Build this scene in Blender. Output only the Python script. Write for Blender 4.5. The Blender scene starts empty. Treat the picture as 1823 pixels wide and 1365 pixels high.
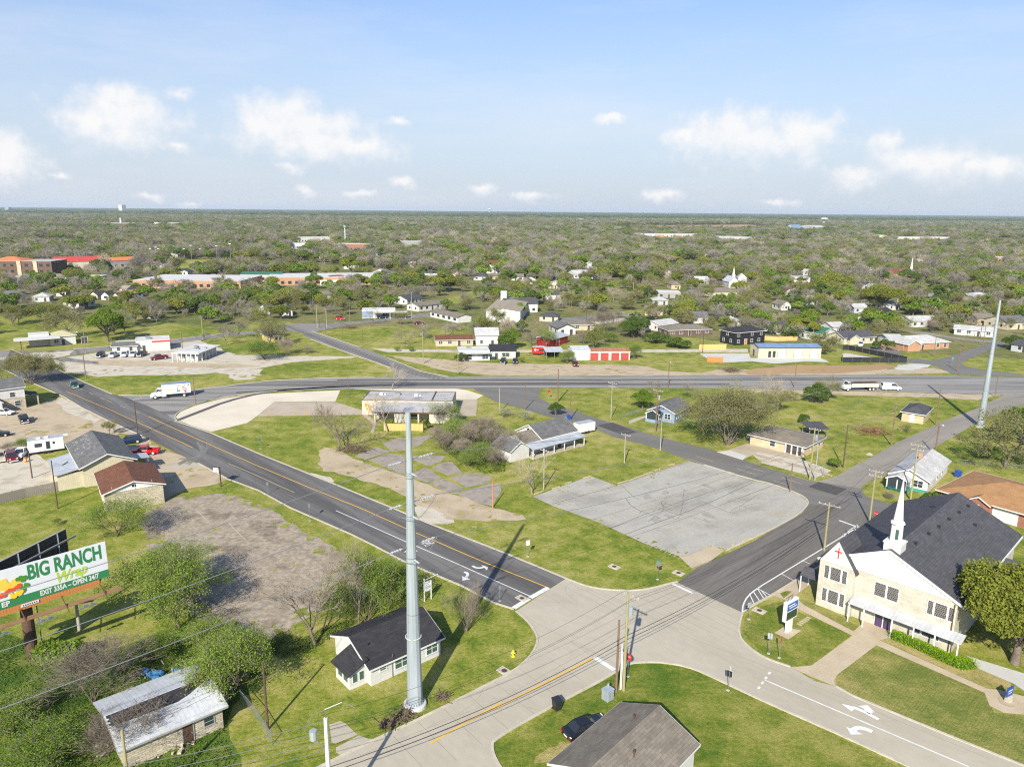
import bpy, bmesh, math, random
import numpy as np
from math import sin, cos, pi, radians, sqrt, atan2, hypot
from mathutils import Vector, Matrix, Euler
random.seed(11)
sc = bpy.context.scene
COL = sc.collection
# ------------------------------------------------------------------ camera
CAM_H, FPX, CX, CY = 50.0, 1320.0, 911.5, 682.5       # metres above ground, focal length in photo pixels, photo centre
PITCH, ROLL = radians(13.15), radians(0.5)
fw = Vector((0, cos(PITCH), -sin(PITCH))); u0 = Vector((0, sin(PITCH), cos(PITCH))); r0 = Vector((1, 0, 0))
RT = r0 * cos(ROLL) + u0 * sin(ROLL); UP = u0 * cos(ROLL) - r0 * sin(ROLL)
cam = bpy.data.cameras.new('camera'); camo = bpy.data.objects.new('camera', cam); COL.objects.link(camo)
M3 = Matrix((RT, UP, -fw)).transposed().to_4x4(); M3.translation = (0, 0, CAM_H)
camo.matrix_world = M3
cam.sensor_fit = 'HORIZONTAL'; cam.sensor_width = 36.0; cam.lens = 36.0 * FPX / 1823.0
cam.clip_start = 0.5; cam.clip_end = 80000
sc.camera = camo
# ------------------------------------------------------------------ light
SUN_EL, SUN_AZ = radians(33.8), radians(14.6)           # light travels towards azimuth SUN_AZ (clockwise from +Y)
sun = bpy.data.lights.new('sun', 'SUN'); sun.energy = 5.0; sun.angle = radians(0.5); sun.color = (1.0, 0.94, 0.81)
suno = bpy.data.objects.new('sun', sun); COL.objects.link(suno)
suno.rotation_euler = Vector((sin(SUN_AZ) * cos(SUN_EL), cos(SUN_AZ) * cos(SUN_EL), -sin(SUN_EL))).to_track_quat('-Z', 'Y').to_euler()
suno.location = (-40, -60, 120)
sc.view_settings.view_transform = 'Standard'; sc.view_settings.look = 'None'
sc.view_settings.exposure = 0.72; sc.view_settings.gamma = 1.0; sc.view_settings.use_curve_mapping = False
try:
    sc.cycles.max_bounces = 6; sc.cycles.diffuse_bounces = 3; sc.cycles.transparent_max_bounces = 4
    sc.cycles.volume_bounces = 0; sc.cycles.use_denoising = False; sc.cycles.filter_width = 1.15
except Exception: pass
def rdir(px, py):
    d = FPX * fw + (px - CX) * RT - (py - CY) * UP
    return d.normalized()
world = bpy.data.worlds.new('World'); sc.world = world; world.use_nodes = True
def build_world():
    nt = world.node_tree; N = nt.nodes; L = nt.links; N.clear()
    out = N.new('ShaderNodeOutputWorld'); bg = N.new('ShaderNodeBackground'); bg.inputs['Strength'].default_value = 0.08
    L.new(bg.outputs[0], out.inputs['Surface'])
    sky = N.new('ShaderNodeTexSky'); sky.sky_type = 'NISHITA'; sky.sun_disc = False
    sky.sun_elevation = SUN_EL; sky.sun_rotation = SUN_AZ + pi; sky.altitude = 100; sky.air_density = 1.35; sky.dust_density = 1.6; sky.ozone_density = 2.4
    tc = N.new('ShaderNodeTexCoord'); sep = N.new('ShaderNodeSeparateXYZ'); L.new(tc.outputs['Generated'], sep.inputs[0])
    def math(op, a, b=None, c=None):
        n = N.new('ShaderNodeMath'); n.operation = op
        for i, v in enumerate((a, b, c)):
            if v is None: continue
            if isinstance(v, (int, float)): n.inputs[i].default_value = v
            else: L.new(v, n.inputs[i])
        return n.outputs[0]
    az = math('ARCTAN2', sep.outputs[0], sep.outputs[1]); el = math('ARCSINE', sep.outputs[2])
    def noise(scale, detail, rough=.55, src=None):
        n = N.new('ShaderNodeTexNoise'); n.inputs['Scale'].default_value = scale; n.inputs['Detail'].default_value = detail; n.inputs['Roughness'].default_value = rough
        L.new(src or tc.outputs['Generated'], n.inputs['Vector']); return n
    nw = noise(34, 7, .62); nf = noise(44, 8, .58); nb = noise(9, 3)
    # warped (azimuth, elevation) so that cloud outlines billow
    sepc = N.new('ShaderNodeSeparateColor'); L.new(nw.outputs['Color'], sepc.inputs[0])
    azw = math('ADD', az, math('MULTIPLY', math('SUBTRACT', sepc.outputs[0], .5), .036))
    elw = math('ADD', el, math('MULTIPLY', math('SUBTRACT', sepc.outputs[1], .5), .024))
    cmb = N.new('ShaderNodeCombineXYZ'); L.new(azw, cmb.inputs[0]); L.new(elw, cmb.inputs[1])
    cl = [(215,208,78,40),(225,178,38,28),(180,222,55,30),(15,275,32,42),(8,300,48,26),(505,208,70,42),(560,228,80,36),(480,230,55,30),(645,262,55,20),(570,255,110,26),(710,217,20,10),(1300,232,75,42),(1340,248,120,34),(1425,238,55,36),(1215,245,40,16),(1580,254,24,20),(1675,288,52,30),(1620,285,50,18),(1520,314,36,20),(1780,297,34,17),(1730,296,40,14),(515,298,24,11),(548,342,26,12),(715,325,26,11),(860,338,26,13),(945,350,42,9),(1180,348,36,11),(320,264,22,11),(265,352,24,9),(345,364,26,8),(318,167,24,13),(1390,360,30,8),(105,312,20,8),(1085,212,45,12),(640,345,30,9)]
    dens = None
    ells = []
    for (x, y, a, b) in cl:
        d = rdir(x, y); ells.append((atan2(d.x, d.y), math_asin(d.z) + b * .15 / FPX, a * 1.38 / FPX, b * 1.02 / FPX, .9 if b < 15 else 1.0))
    rr = random.Random(5)
    for k in range(34):                                   # the same fair-weather cumulus goes on all round the horizon
        t = rr.uniform(0.75, 2 * pi - 0.75); e = rr.choice((rr.uniform(.02, .07), rr.uniform(.06, .2)))
        w = rr.uniform(.02, .1) * (0.5 + 4 * e); t = t if t < pi else t - 2 * pi
        ells.append((t, e, w, w * rr.uniform(.35, .55), .95))
    for (a0, e0, w, h, s) in ells:
        v = N.new('ShaderNodeVectorMath'); v.operation = 'MULTIPLY_ADD'; L.new(cmb.outputs[0], v.inputs[0])
        v.inputs[1].default_value = (1 / w, 1 / h, 0); v.inputs[2].default_value = (-a0 / w, -e0 / h, 0)
        vb = N.new('ShaderNodeVectorMath'); vb.operation = 'MULTIPLY'; L.new(v.outputs[0], vb.inputs[0]); vb.inputs[1].default_value = (1, .62, 1)      # softer, longer undersides
        vm = N.new('ShaderNodeVectorMath'); vm.operation = 'MAXIMUM'; L.new(v.outputs[0], vm.inputs[0]); L.new(vb.outputs[0], vm.inputs[1])
        ln = N.new('ShaderNodeVectorMath'); ln.operation = 'LENGTH'; L.new(vm.outputs[0], ln.inputs[0])
        m = math('SUBTRACT', 1.25 * s, ln.outputs['Value'])
        dens = m if dens is None else math('SMOOTH_MAX', dens, m, .25)
    d2 = math('ADD', dens, math('MULTIPLY', math('SUBTRACT', nf.outputs[0], .5), 1.45))
    mr = N.new('ShaderNodeMapRange'); mr.interpolation_type = 'SMOOTHSTEP'; L.new(d2, mr.inputs[0]); mr.inputs[1].default_value = .04; mr.inputs[2].default_value = 1.2
    # faint high cirrus
    mp = N.new('ShaderNodeMapping'); L.new(tc.outputs['Generated'], mp.inputs[0]); mp.inputs['Scale'].default_value = (1.6, 2.5, 9); mp.inputs['Rotation'].default_value = (.1, .3, .2)
    nc = noise(1.3, 6, .6, mp.outputs[0]); mc = N.new('ShaderNodeMapRange'); L.new(nc.outputs[0], mc.inputs[0]); mc.inputs[1].default_value = .46; mc.inputs[2].default_value = .8; mc.inputs[4].default_value = .45
    fac = math('MAXIMUM', math('MULTIPLY', mr.outputs[0], .9), mc.outputs[0])
    tint = N.new('ShaderNodeVectorMath'); tint.operation = 'MULTIPLY'; L.new(sky.outputs[0], tint.inputs[0]); tint.inputs[1].default_value = (.68, .92, 1.32)
    # low haze whitens the sky towards the horizon
    hz = N.new('ShaderNodeMapRange'); L.new(el, hz.inputs[0]); hz.inputs[1].default_value = 0; hz.inputs[2].default_value = .42; hz.inputs[3].default_value = .78; hz.inputs[4].default_value = .0
    hz.interpolation_type = 'SMOOTHSTEP'
    mxh = N.new('ShaderNodeMix'); mxh.data_type = 'RGBA'; L.new(hz.outputs[0], mxh.inputs['Factor']); L.new(tint.outputs[0], mxh.inputs['A']); mxh.inputs['B'].default_value = (5.45, 6.0, 6.9, 1)
    # cumulus: bright heads, faintly blue-grey bodies
    ccol = N.new('ShaderNodeMix'); ccol.data_type = 'RGBA'; ccol.inputs['A'].default_value = (6.0, 6.4, 7.0, 1); ccol.inputs['B'].default_value = (7.7, 7.55, 7.45, 1)
    L.new(math('MULTIPLY', math('ADD', nb.outputs[0], mr.outputs[0]), .62), ccol.inputs['Factor'])
    mx = N.new('ShaderNodeMix'); mx.data_type = 'RGBA'; L.new(fac, mx.inputs['Factor']); L.new(mxh.outputs['Result'], mx.inputs['A']); L.new(ccol.outputs['Result'], mx.inputs['B'])
    L.new(mx.outputs['Result'], bg.inputs['Color'])
math_asin = math.asin
build_world()
try: world.cycles.sampling_method = 'MANUAL'; world.cycles.sample_map_resolution = 512
except Exception: pass

# ------------------------------------------------------------------ measuring: pixel windows of the photograph -> points on the ground
CR = dict(T1=(0,340,3.9),T2=(440,340,3.9),T3=(880,340,3.9),T4=(1320,340,3.624),L5=(0,640,3.791),L6=(440,640,3.791),L7=(880,640,3.791),L8=(1320,640,3.624),B1=(0,920,3.067),B2=(440,960,3.37),B3=(880,960,3.37),B4=(1320,940,3.213),B5=(1420,800,3.593),B6=(0,920,6.825),a1=(0,440,5.881),a2=(300,440,5.881),a3=(600,440,5.881),a4=(900,440,5.881),a5=(1200,440,5.881),a6=(1510,440,5.881),a7=(620,680,6.077),a8=(0,650,5.933),b1=(640,720,4.875),b2=(640,980,4.55),b3=(840,700,6.823),b4=(1120,680,4.797),b5=(160,1140,6.065),b6=(1440,960,4.76),b7=(1300,1040,8.286),b8=(540,1230,8.286),o=(0,0,1))
def pxy(c, x, y): a = CR[c]; return a[0] + x / a[2], a[1] + y / a[2]
def g(c, x, y, z=0.0):
    if c == 'w': return Vector((x, y, z))
    X, Y = pxy(c, x, y); d = FPX * fw + (X - CX) * RT - (Y - CY) * UP
    t = (z - CAM_H) / d.z
    return Vector((t * d.x, t * d.y, z))
def proj(p):
    v = Vector(p) - Vector((0, 0, CAM_H)); w = v.dot(fw)
    return CX + FPX * v.dot(RT) / w, CY - FPX * v.dot(UP) / w
def ht(c, b, t):
    p = g(c, *b); ty = pxy(c, *t)[1]; lo, hi = 0.0, 70.0
    for _ in range(40):
        m = (lo + hi) / 2
        if proj((p.x, p.y, m))[1] > ty: lo = m
        else: hi = m
    return lo
def zfor(x, y, ty):
    lo, hi = 0.0, 90.0
    for _ in range(40):
        m = (lo + hi) / 2
        if proj((x, y, m))[1] > ty: lo = m
        else: hi = m
    return lo
# ------------------------------------------------------------------ materials
MATS = {}
def newmat(name):
    m = bpy.data.materials.new(name); m.use_nodes = True; MATS[name] = m
    nt = m.node_tree; return m, nt.nodes, nt.links, nt.nodes['Principled BSDF']
def nz(N, L, vec, scale, detail=4, rough=.55):
    n = N.new('ShaderNodeTexNoise'); n.inputs['Scale'].default_value = scale; n.inputs['Detail'].default_value = detail; n.inputs['Roughness'].default_value = rough
    L.new(vec, n.inputs['Vector']); return n.outputs[0]
def ramp(N, L, fac, stops):
    r = N.new('ShaderNodeValToRGB'); e = r.color_ramp.elements
    while len(e) < len(stops): e.new(.5)
    for i, (p, c) in enumerate(stops): e[i].position = p; e[i].color = (*c, 1)
    L.new(fac, r.inputs[0]); return r.outputs[0]
def mixc(N, L, a, b, fac, blend='MIX'):
    m = N.new('ShaderNodeMix'); m.data_type = 'RGBA'; m.blend_type = blend
    for k, v in (('A', a), ('B', b)):
        if isinstance(v, tuple): m.inputs[k].default_value = (*v, 1)
        else: L.new(v, m.inputs[k])
    if isinstance(fac, (int, float)): m.inputs['Factor'].default_value = fac
    else: L.new(fac, m.inputs['Factor'])
    return m.outputs['Result']
def mapped(N, L, rot=0, scale=(1, 1, 1)):
    tc = N.new('ShaderNodeTexCoord')
    if rot == 0 and scale == (1, 1, 1): return tc.outputs['Object']
    # rotate first, then stretch
    r = N.new('ShaderNodeMapping'); L.new(tc.outputs['Object'], r.inputs[0]); r.inputs['Rotation'].default_value = (0, 0, -rot)
    s = N.new('ShaderNodeMapping'); L.new(r.outputs[0], s.inputs[0]); s.inputs['Scale'].default_value = scale
    return s.outputs[0]
def bump(N, L, P, h, strength=.3, dist=.05):
    b = N.new('ShaderNodeBump'); b.inputs['Strength'].default_value = strength; b.inputs['Distance'].default_value = dist
    L.new(h, b.inputs['Height']); L.new(b.outputs[0], P.inputs['Normal'])
def mat(name, c1, c2=None, scale=.5, rough=.85, metal=0, fine=8., famt=.25, spec=.3, rot=0, stretch=(1, 1, 1), bmp=0, c3=None, contrast=.18):
    m, N, L, P = newmat(name)
    c2 = c2 or tuple(v * .82 for v in c1); v = mapped(N, L, rot, stretch)
    st = [(.5 - contrast, c1), (.5 + contrast, c2)]
    if c3: st = [(.5 - contrast, c1), (.5, c2), (.5 + contrast, c3)]
    col = ramp(N, L, nz(N, L, v, scale, 5), st)
    f = nz(N, L, v, fine, 3, .7)
    col = mixc(N, L, col, ramp(N, L, f, [(.25, (1 - famt,) * 3), (.75, (1 + famt * .4,) * 3)]), 1, 'MULTIPLY')
    L.new(col, P.inputs['Base Color']); P.inputs['Roughness'].default_value = rough; P.inputs['Metallic'].default_value = metal
    P.inputs['Specular IOR Level'].default_value = spec
    if bmp: bump(N, L, P, f, bmp, .04)
    return m
def flat(name, c, rough=.5, metal=0, spec=.5):
    m, N, L, P = newmat(name)
    tc = N.new('ShaderNodeTexCoord'); f = nz(N, L, tc.outputs['Object'], 2.5, 4, .65)
    col = mixc(N, L, tuple(v * .9 for v in c), tuple(min(1, v * 1.08) for v in c), f)
    L.new(col, P.inputs['Base Color']); P.inputs['Roughness'].default_value = rough; P.inputs['Metallic'].default_value = metal; P.inputs['Specular IOR Level'].default_value = spec
    return m
def bricky(name, c1, c2, mort, bw, bh, wall=True, swap=False, rough=.85, msize=.012, var=1.0, stain=.25, spec=.25):
    """courses: shingles on a roof (wall=False) or siding / brick / stone on a wall (wall=True)"""
    m, N, L, P = newmat(name); tc = N.new('ShaderNodeTexCoord'); s = N.new('ShaderNodeSeparateXYZ'); L.new(tc.outputs['Object'], s.inputs[0])
    cb = N.new('ShaderNodeCombineXYZ')
    if wall:
        a = N.new('ShaderNodeMath'); a.operation = 'ADD'; L.new(s.outputs[0], a.inputs[0]); L.new(s.outputs[1], a.inputs[1])
        L.new(a.outputs[0], cb.inputs[0]); L.new(s.outputs[2], cb.inputs[1])
    else:
        L.new(s.outputs[1 if swap else 0], cb.inputs[0]); L.new(s.outputs[0 if swap else 1], cb.inputs[1])
    b = N.new('ShaderNodeTexBrick'); L.new(cb.outputs[0], b.inputs['Vector'])
    b.inputs['Color1'].default_value = (*c1, 1); b.inputs['Color2'].default_value = (*c2, 1); b.inputs['Mortar'].default_value = (*mort, 1)
    b.inputs['Scale'].default_value = 1; b.inputs['Brick Width'].default_value = bw; b.inputs['Row Height'].default_value = bh; b.inputs['Mortar Size'].default_value = msize
    b.inputs['Mortar Smooth'].default_value = .3
    st = nz(N, L, tc.outputs['Object'], .55, 5, .65); f = nz(N, L, tc.outputs['Object'], 6, 3, .7)
    col = mixc(N, L, b.outputs['Color'], ramp(N, L, st, [(.3, (1 - stain,) * 3), (.7, (1.08,) * 3)]), 1, 'MULTIPLY')
    col = mixc(N, L, col, ramp(N, L, f, [(.3, (.85,) * 3), (.7, (1.08,) * 3)]), 1, 'MULTIPLY')
    L.new(col, P.inputs['Base Color']); P.inputs['Roughness'].default_value = rough; P.inputs['Specular IOR Level'].default_value = spec
    bump(N, L, P, b.outputs['Fac'], -.35, .02)
    return m
def grassmat(name, lush, mid, dry, big=.035, bias=.0, stripe=None):
    m, N, L, P = newmat(name); tc = N.new('ShaderNodeTexCoord'); v = tc.outputs['Object']
    n1 = nz(N, L, v, big, 4, .6); n2 = nz(N, L, v, .32, 5, .65); n3 = nz(N, L, v, 2.2, 4, .75); n4 = nz(N, L, v, 9, 2, .8)
    def mth(op, a, b):
        q = N.new('ShaderNodeMath'); q.operation = op
        for i, w in enumerate((a, b)):
            if isinstance(w, (int, float)): q.inputs[i].default_value = w
            else: L.new(w, q.inputs[i])
        return q.outputs[0]
    f = mth('ADD', mth('MULTIPLY', n1, .9), mth('ADD', mth('MULTIPLY', n2, .95), mth('MULTIPLY', n3, .75)))
    f = mth('ADD', f, -.77 + bias)
    if stripe:
        w = N.new('ShaderNodeTexWave'); w.inputs['Scale'].default_value = stripe[1]; w.inputs['Distortion'].default_value = 1.2; w.inputs['Detail'].default_value = 2
        mp = N.new('ShaderNodeMapping'); mp.inputs['Rotation'].default_value = (0, 0, stripe[0]); L.new(v, mp.inputs[0]); L.new(mp.outputs[0], w.inputs['Vector'])
        f = mth('ADD', f, mth('MULTIPLY', mth('SUBTRACT', w.outputs['Fac'], .5), .09))
    col = ramp(N, L, f, [(.3, lush), (.5, mid), (.72, dry)])
    col = mixc(N, L, col, ramp(N, L, n4, [(.3, (.55, .55, .55)), (.7, (1.25, 1.25, 1.25))]), 1, 'MULTIPLY')
    L.new(col, P.inputs['Base Color']); P.inputs['Roughness'].default_value = .95; P.inputs['Specular IOR Level'].default_value = .1
    bump(N, L, P, n3, .6, .15)
    return m
def leafmat(name, c1, c2, trans=.38):
    m, N, L, P = newmat(name); N.remove(P); out = N['Material Output']
    tc = N.new('ShaderNodeTexCoord'); oi = N.new('ShaderNodeObjectInfo')
    f = nz(N, L, tc.outputs['Object'], 1.1, 3, .7)
    a = N.new('ShaderNodeMath'); a.operation = 'MULTIPLY_ADD'; L.new(oi.outputs['Random'], a.inputs[0]); a.inputs[1].default_value = .35; a.inputs[2].default_value = -.17
    s = N.new('ShaderNodeMath'); s.operation = 'ADD'; L.new(f, s.inputs[0]); L.new(a.outputs[0], s.inputs[1])
    col = ramp(N, L, s.outputs[0], [(.3, c1), (.7, c2)])
    d = N.new('ShaderNodeBsdfDiffuse'); t = N.new('ShaderNodeBsdfTranslucent'); mx = N.new('ShaderNodeMixShader'); mx.inputs[0].default_value = trans
    L.new(col, d.inputs[0]); L.new(col, t.inputs[0]); L.new(d.outputs[0], mx.inputs[1]); L.new(t.outputs[0], mx.inputs[2]); L.new(mx.outputs[0], out.inputs[0])
    return m
def glassmat(name, c=(.03, .04, .05)):
    m, N, L, P = newmat(name); P.inputs['Base Color'].default_value = (*c, 1); P.inputs['Roughness'].default_value = .08; P.inputs['Specular IOR Level'].default_value = .6
    return m
LUSH, MIDG, DRYG = (.085, .138, .016), (.2, .218, .032), (.34, .30, .1)
grassmat('grass', LUSH, MIDG, DRYG)
grassmat('grass_lawn', (.065, .12, .013), (.145, .172, .024), (.25, .235, .06), .05, -.03)
grassmat('grass_mown', (.12, .15, .03), (.2, .2, .05), (.3, .255, .095), .05, .02, (radians(45), 1.1))
grassmat('grass_scrub', (.075, .105, .025), (.15, .155, .045), (.24, .2, .1), .03, .0)
grassmat('grass_dry', (.13, .15, .03), (.24, .22, .06), (.36, .29, .12), .06, .05)
grassmat('grass_wild', (.05, .10, .015), (.10, .15, .022), (.22, .20, .06), .08, -.06)
mat('asphalt_dark', (.088, .083, .078), (.118, .111, .104), .22, .9, rot=radians(135), stretch=(.1, 1.6, 1), fine=2.2, famt=.3, c3=(.16, .15, .138), contrast=.12)
mat('asphalt_c', (.115, .104, .09), (.165, .148, .128), .2, .9, rot=radians(45), stretch=(.1, 1.4, 1), fine=2.4, famt=.28, contrast=.13)
mat('asphalt_d', (.13, .122, .11), (.17, .158, .14), .2, .9, rot=radians(-30), stretch=(.1, 1.2, 1), fine=3, famt=.15)
mat('asphalt_b', (.2, .188, .17), (.28, .263, .24), .16, .9, rot=radians(2), stretch=(.06, 1.6, 1), fine=1.6, famt=.35, c3=(.12, .113, .108), contrast=.11)
mat('asphalt_f', (.15, .14, .13), (.23, .21, .19), .16, .9, rot=radians(125), stretch=(.08, 1.6, 1), fine=2, famt=.25, c3=(.1, .095, .09))
mat('asphalt_e', (.2, .18, .15), (.27, .24, .2), .2, .92, rot=radians(30), stretch=(.15, 1, 1), fine=3, famt=.18)
mat('asphalt_patch', (.06, .056, .053), (.085, .08, .075), .8, .9)
mat('lot_grey', (.305, .288, .245), (.365, .345, .295), .12, .92, fine=2.5, famt=.2, rot=radians(33), stretch=(.6, 1.2, 1), c3=(.27, .253, .215), contrast=.16)
mat('concrete', (.345, .305, .235), (.405, .365, .285), .1, .9, fine=1.2, famt=.1, rot=radians(-45), stretch=(.5, 1, 1))
mat('joint_line', (.28, .245, .185), (.33, .29, .225), 1, .9)
mat('concrete_pale', (.52, .455, .35), (.60, .53, .42), .15, .9, fine=2.5, famt=.1)
mat('concrete_walk', (.39, .315, .215), (.46, .38, .27), .4, .9, fine=4, famt=.18)
mat('concrete_white', (.43, .42, .385), (.49, .48, .445), .2, .9, fine=3, famt=.1)
mat('concrete_brown', (.34, .285, .215), (.42, .355, .27), .25, .9, fine=4, famt=.15)
mat('slab', (.235, .2, .165), (.3, .26, .215), .35, .92, fine=4, famt=.2, c3=(.2, .17, .14))
mat('kerbstone', (.40, .36, .28), (.5, .45, .36), .8, .9, fine=5)
mat('dirt', (.34, .265, .17), (.43, .345, .235), .16, .95, fine=3, famt=.2, c3=(.30, .24, .15), bmp=.3)
mat('gravel', (.4, .35, .27), (.5, .45, .36), .25, .95, fine=5, famt=.25, c3=(.34, .28, .2), bmp=.3)
mat('old_lot', (.265, .215, .155), (.35, .29, .215), .22, .95, fine=1.3, famt=.5, c3=(.16, .125, .09), bmp=.3)
mat('field_soil', (.4, .25, .13), (.3, .2, .1), .01, .95)
mat('paint_white', (.56, .56, .54), (.66, .66, .64), 1.5, .7, fine=6, famt=.18)
mat('paint_yellow', (.72, .40, .03), (.62, .35, .04), 1.2, .7, fine=6, famt=.2)
mat('paint_worn', (.46, .4, .25), (.52, .45, .28), 1.2, .8, fine=5, famt=.3)
mat('paint_faded', (.52, .42, .22), (.42, .35, .2), 1.2, .8, fine=6, famt=.3)
mat('tar', (.1, .095, .09), None, 1, .8); mat('stain', (.275, .255, .215), (.31, .29, .245), .6, .9); mat('stain_dark', (.075, .07, .066), (.09, .085, .08), .6, .9)
mat('dust', (.2, .19, .17), (.15, .142, .13), .5, .95, fine=2, famt=.3)
# walls
bricky('siding_white', (.55, .54, .51), (.51, .5, .475), (.44, .43, .41), 6, .2, stain=.12)
bricky('siding_cream', (.54, .48, .34), (.5, .45, .32), (.4, .36, .25), 6, .2, stain=.12)
bricky('siding_blue', (.22, .29, .38), (.2, .27, .36), (.15, .2, .27), 6, .2, stain=.15)
bricky('siding_grey', (.42, .43, .44), (.38, .39, .4), (.3, .3, .3), 6, .2, stain=.15)
bricky('siding_black', (.018, .018, .022), (.022, .022, .026), (.01, .01, .012), 6, .2, stain=.2)
bricky('siding_tan', (.5, .41, .27), (.46, .37, .24), (.36, .29, .18), 6, .2, stain=.15)
bricky('siding_yellow', (.66, .5, .2), (.62, .46, .18), (.48, .36, .14), 6, .2, stain=.15)
bricky('siding_red', (.3, .03, .025), (.25, .025, .02), (.15, .02, .015), 6, .25, stain=.3)
bricky('metal_cream', (.52, .465, .33), (.49, .44, .31), (.4, .36, .25), .3, 9, stain=.1, msize=.02)
bricky('metal_white', (.54, .54, .52), (.51, .51, .49), (.44, .44, .43), .4, 9, stain=.15, msize=.02)
bricky('brick_red', (.30, .085, .05), (.36, .12, .07), (.3, .24, .19), .24, .08, stain=.3)
bricky('brick_orange', (.4, .19, .1), (.44, .23, .125), (.4, .3, .2), .24, .08, stain=.2)
bricky('brick_brown', (.14, .085, .06), (.17, .1, .07), (.12, .09, .07), .24, .08, stain=.3)
bricky('brick_tan', (.52, .40, .24), (.56, .45, .29), (.48, .4, .3), .24, .08, stain=.25)
bricky('stone_cream', (.46, .425, .345), (.54, .505, .42), (.41, .375, .295), .95, .28, stain=.25, msize=.02)
bricky('stone_white', (.44, .38, .27), (.62, .56, .44), (.32, .27, .19), .6, .22, stain=.4, msize=.035)
mat('stucco_white', (.54, .53, .5), (.47, .46, .43), .6, .9, fine=5, famt=.12)
mat('stucco_cream', (.52, .485, .4), (.46, .43, .35), .5, .9, fine=5, famt=.12)
mat('stucco_pink', (.7, .6, .56), None, .5, .9)
mat('stucco_grey', (.33, .32, .3), None, .5, .9)
# roofs
def roofpair(n, c1, c2, mort, **k):
    bricky(n + '_x', c1, c2, mort, .9, .28, wall=False, **k); bricky(n + '_y', c1, c2, mort, .9, .28, wall=False, swap=True, **k)
roofpair('shingle_black', (.028, .027, .03), (.042, .04, .043), (.018, .017, .018), stain=.22)
roofpair('shingle_slate', (.064, .062, .068), (.084, .081, .088), (.03, .03, .04), stain=.15)
roofpair('shingle_grey', (.115, .113, .11), (.16, .157, .153), (.08, .08, .08), stain=.28)
roofpair('shingle_taupe', (.17, .145, .115), (.22, .19, .15), (.11, .095, .075), stain=.25)
roofpair('shingle_brown', (.135, .055, .03), (.17, .075, .042), (.09, .04, .025), stain=.2)
roofpair('shingle_rust', (.32, .17, .075), (.36, .2, .09), (.24, .13, .06), stain=.2)
roofpair('shingle_tan', (.3, .25, .18), (.34, .29, .22), (.22, .18, .13), stain=.25)
roofpair('shingle_red', (.42, .06, .03), (.47, .09, .05), (.3, .05, .03), stain=.15)
roofpair('shingle_orange', (.58, .16, .06), (.62, .19, .08), (.42, .12, .05), stain=.15)
roofpair('shingle_green', (.03, .13, .085), (.04, .15, .1), (.02, .09, .06), stain=.15)
roofpair('shingle_pale', (.43, .42, .4), (.5, .49, .47), (.33, .32, .31), stain=.3)
def seam(n, c, c2):
    bricky(n + '_x', c, c2, tuple(v * .86 for v in c), .45, 30, wall=False, rough=.45, stain=.25, msize=.03, spec=.5)
    bricky(n + '_y', c, c2, tuple(v * .86 for v in c), .45, 30, wall=False, swap=True, rough=.45, stain=.25, msize=.03, spec=.5)
seam('tin_grey', (.36, .38, .4), (.42, .44, .46)); seam('tin_white', (.47, .48, .485), (.52, .53, .535)); seam('tin_blue', (.16, .24, .36), (.18, .27, .4)); seam('tin_rust', (.34, .13, .05), (.42, .2, .1)); seam('tin_redroof', (.5, .05, .03), (.55, .07, .04))
mat('roof_membrane', (.46, .45, .43), (.53, .52, .5), .2, .8, fine=2, famt=.2, c3=(.46, .45, .43)); mat('roof_flat_grey', (.32, .31, .3), (.4, .39, .38), .25, .85, fine=2, famt=.25, c3=(.26, .25, .24)); mat('roof_old_tan', (.4, .36, .22), (.46, .42, .27), .4, .9)
# bits
for n, c, r in [('trim_white', (.58, .58, .56), .5), ('trim_black', (.02, .02, .022), .5), ('trim_brown', (.1, .055, .03), .6), ('door_dark', (.06, .045, .04), .5), ('door_white', (.6, .6, .59), .5), ('door_red', (.36, .035, .03), .55), ('paint_red', (.5, .02, .02), .4), ('paint_blue', (.02, .09, .34), .4), ('paint_green', (.02, .16, .1), .4), ('sign_green', (.03, .19, .07), .45), ('teal', (.04, .26, .22), .6), ('rubber', (.012, .012, .013), .8), ('chrome', (.6, .6, .6), .25), ('plastic_black', (.02, .02, .022), .5), ('plastic_blue', (.02, .07, .3), .5), ('orange', (.8, .2, .02), .6), ('yellow', (.8, .5, .02), .5), ('lime', (.38, .55, .03), .5), ('lamp_glass', (.75, .75, .72), .2), ('red_lens', (.4, .01, .01), .2), ('wrap_yellow', (.85, .5, .06), .6), ('tomato', (.62, .07, .02), .6), ('lettuce', (.06, .22, .02), .6), ('board_white', (.62, .63, .65), .45), ('hydrant_yellow', (.75, .6, .03), .5), ('purple', (.07, .035, .11), .6), ('tarp_blue', (.03, .13, .27), .7)]: flat(n, c, r)
for n, c in [('car_black', (.012, .013, .016)), ('car_white', (.6, .6, .585)), ('car_silver', (.42, .43, .45)), ('car_maroon', (.12, .01, .018)), ('car_red', (.42, .012, .015)), ('car_navy', (.015, .03, .07)), ('car_grey', (.14, .15, .16)), ('car_tan', (.4, .34, .24)), ('car_green', (.02, .06, .05))]: flat(n, c, .22, 0, .6)
mat('galvanised', (.34, .385, .42), (.42, .465, .505), .9, .45, .35, fine=3, famt=.12, stretch=(1, 1, .15)); mat('galv_dark', (.3, .32, .34), None, 2, .5, .5); mat('steel_rust', (.075, .045, .032), (.11, .06, .04), .6, .8, fine=4)
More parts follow.
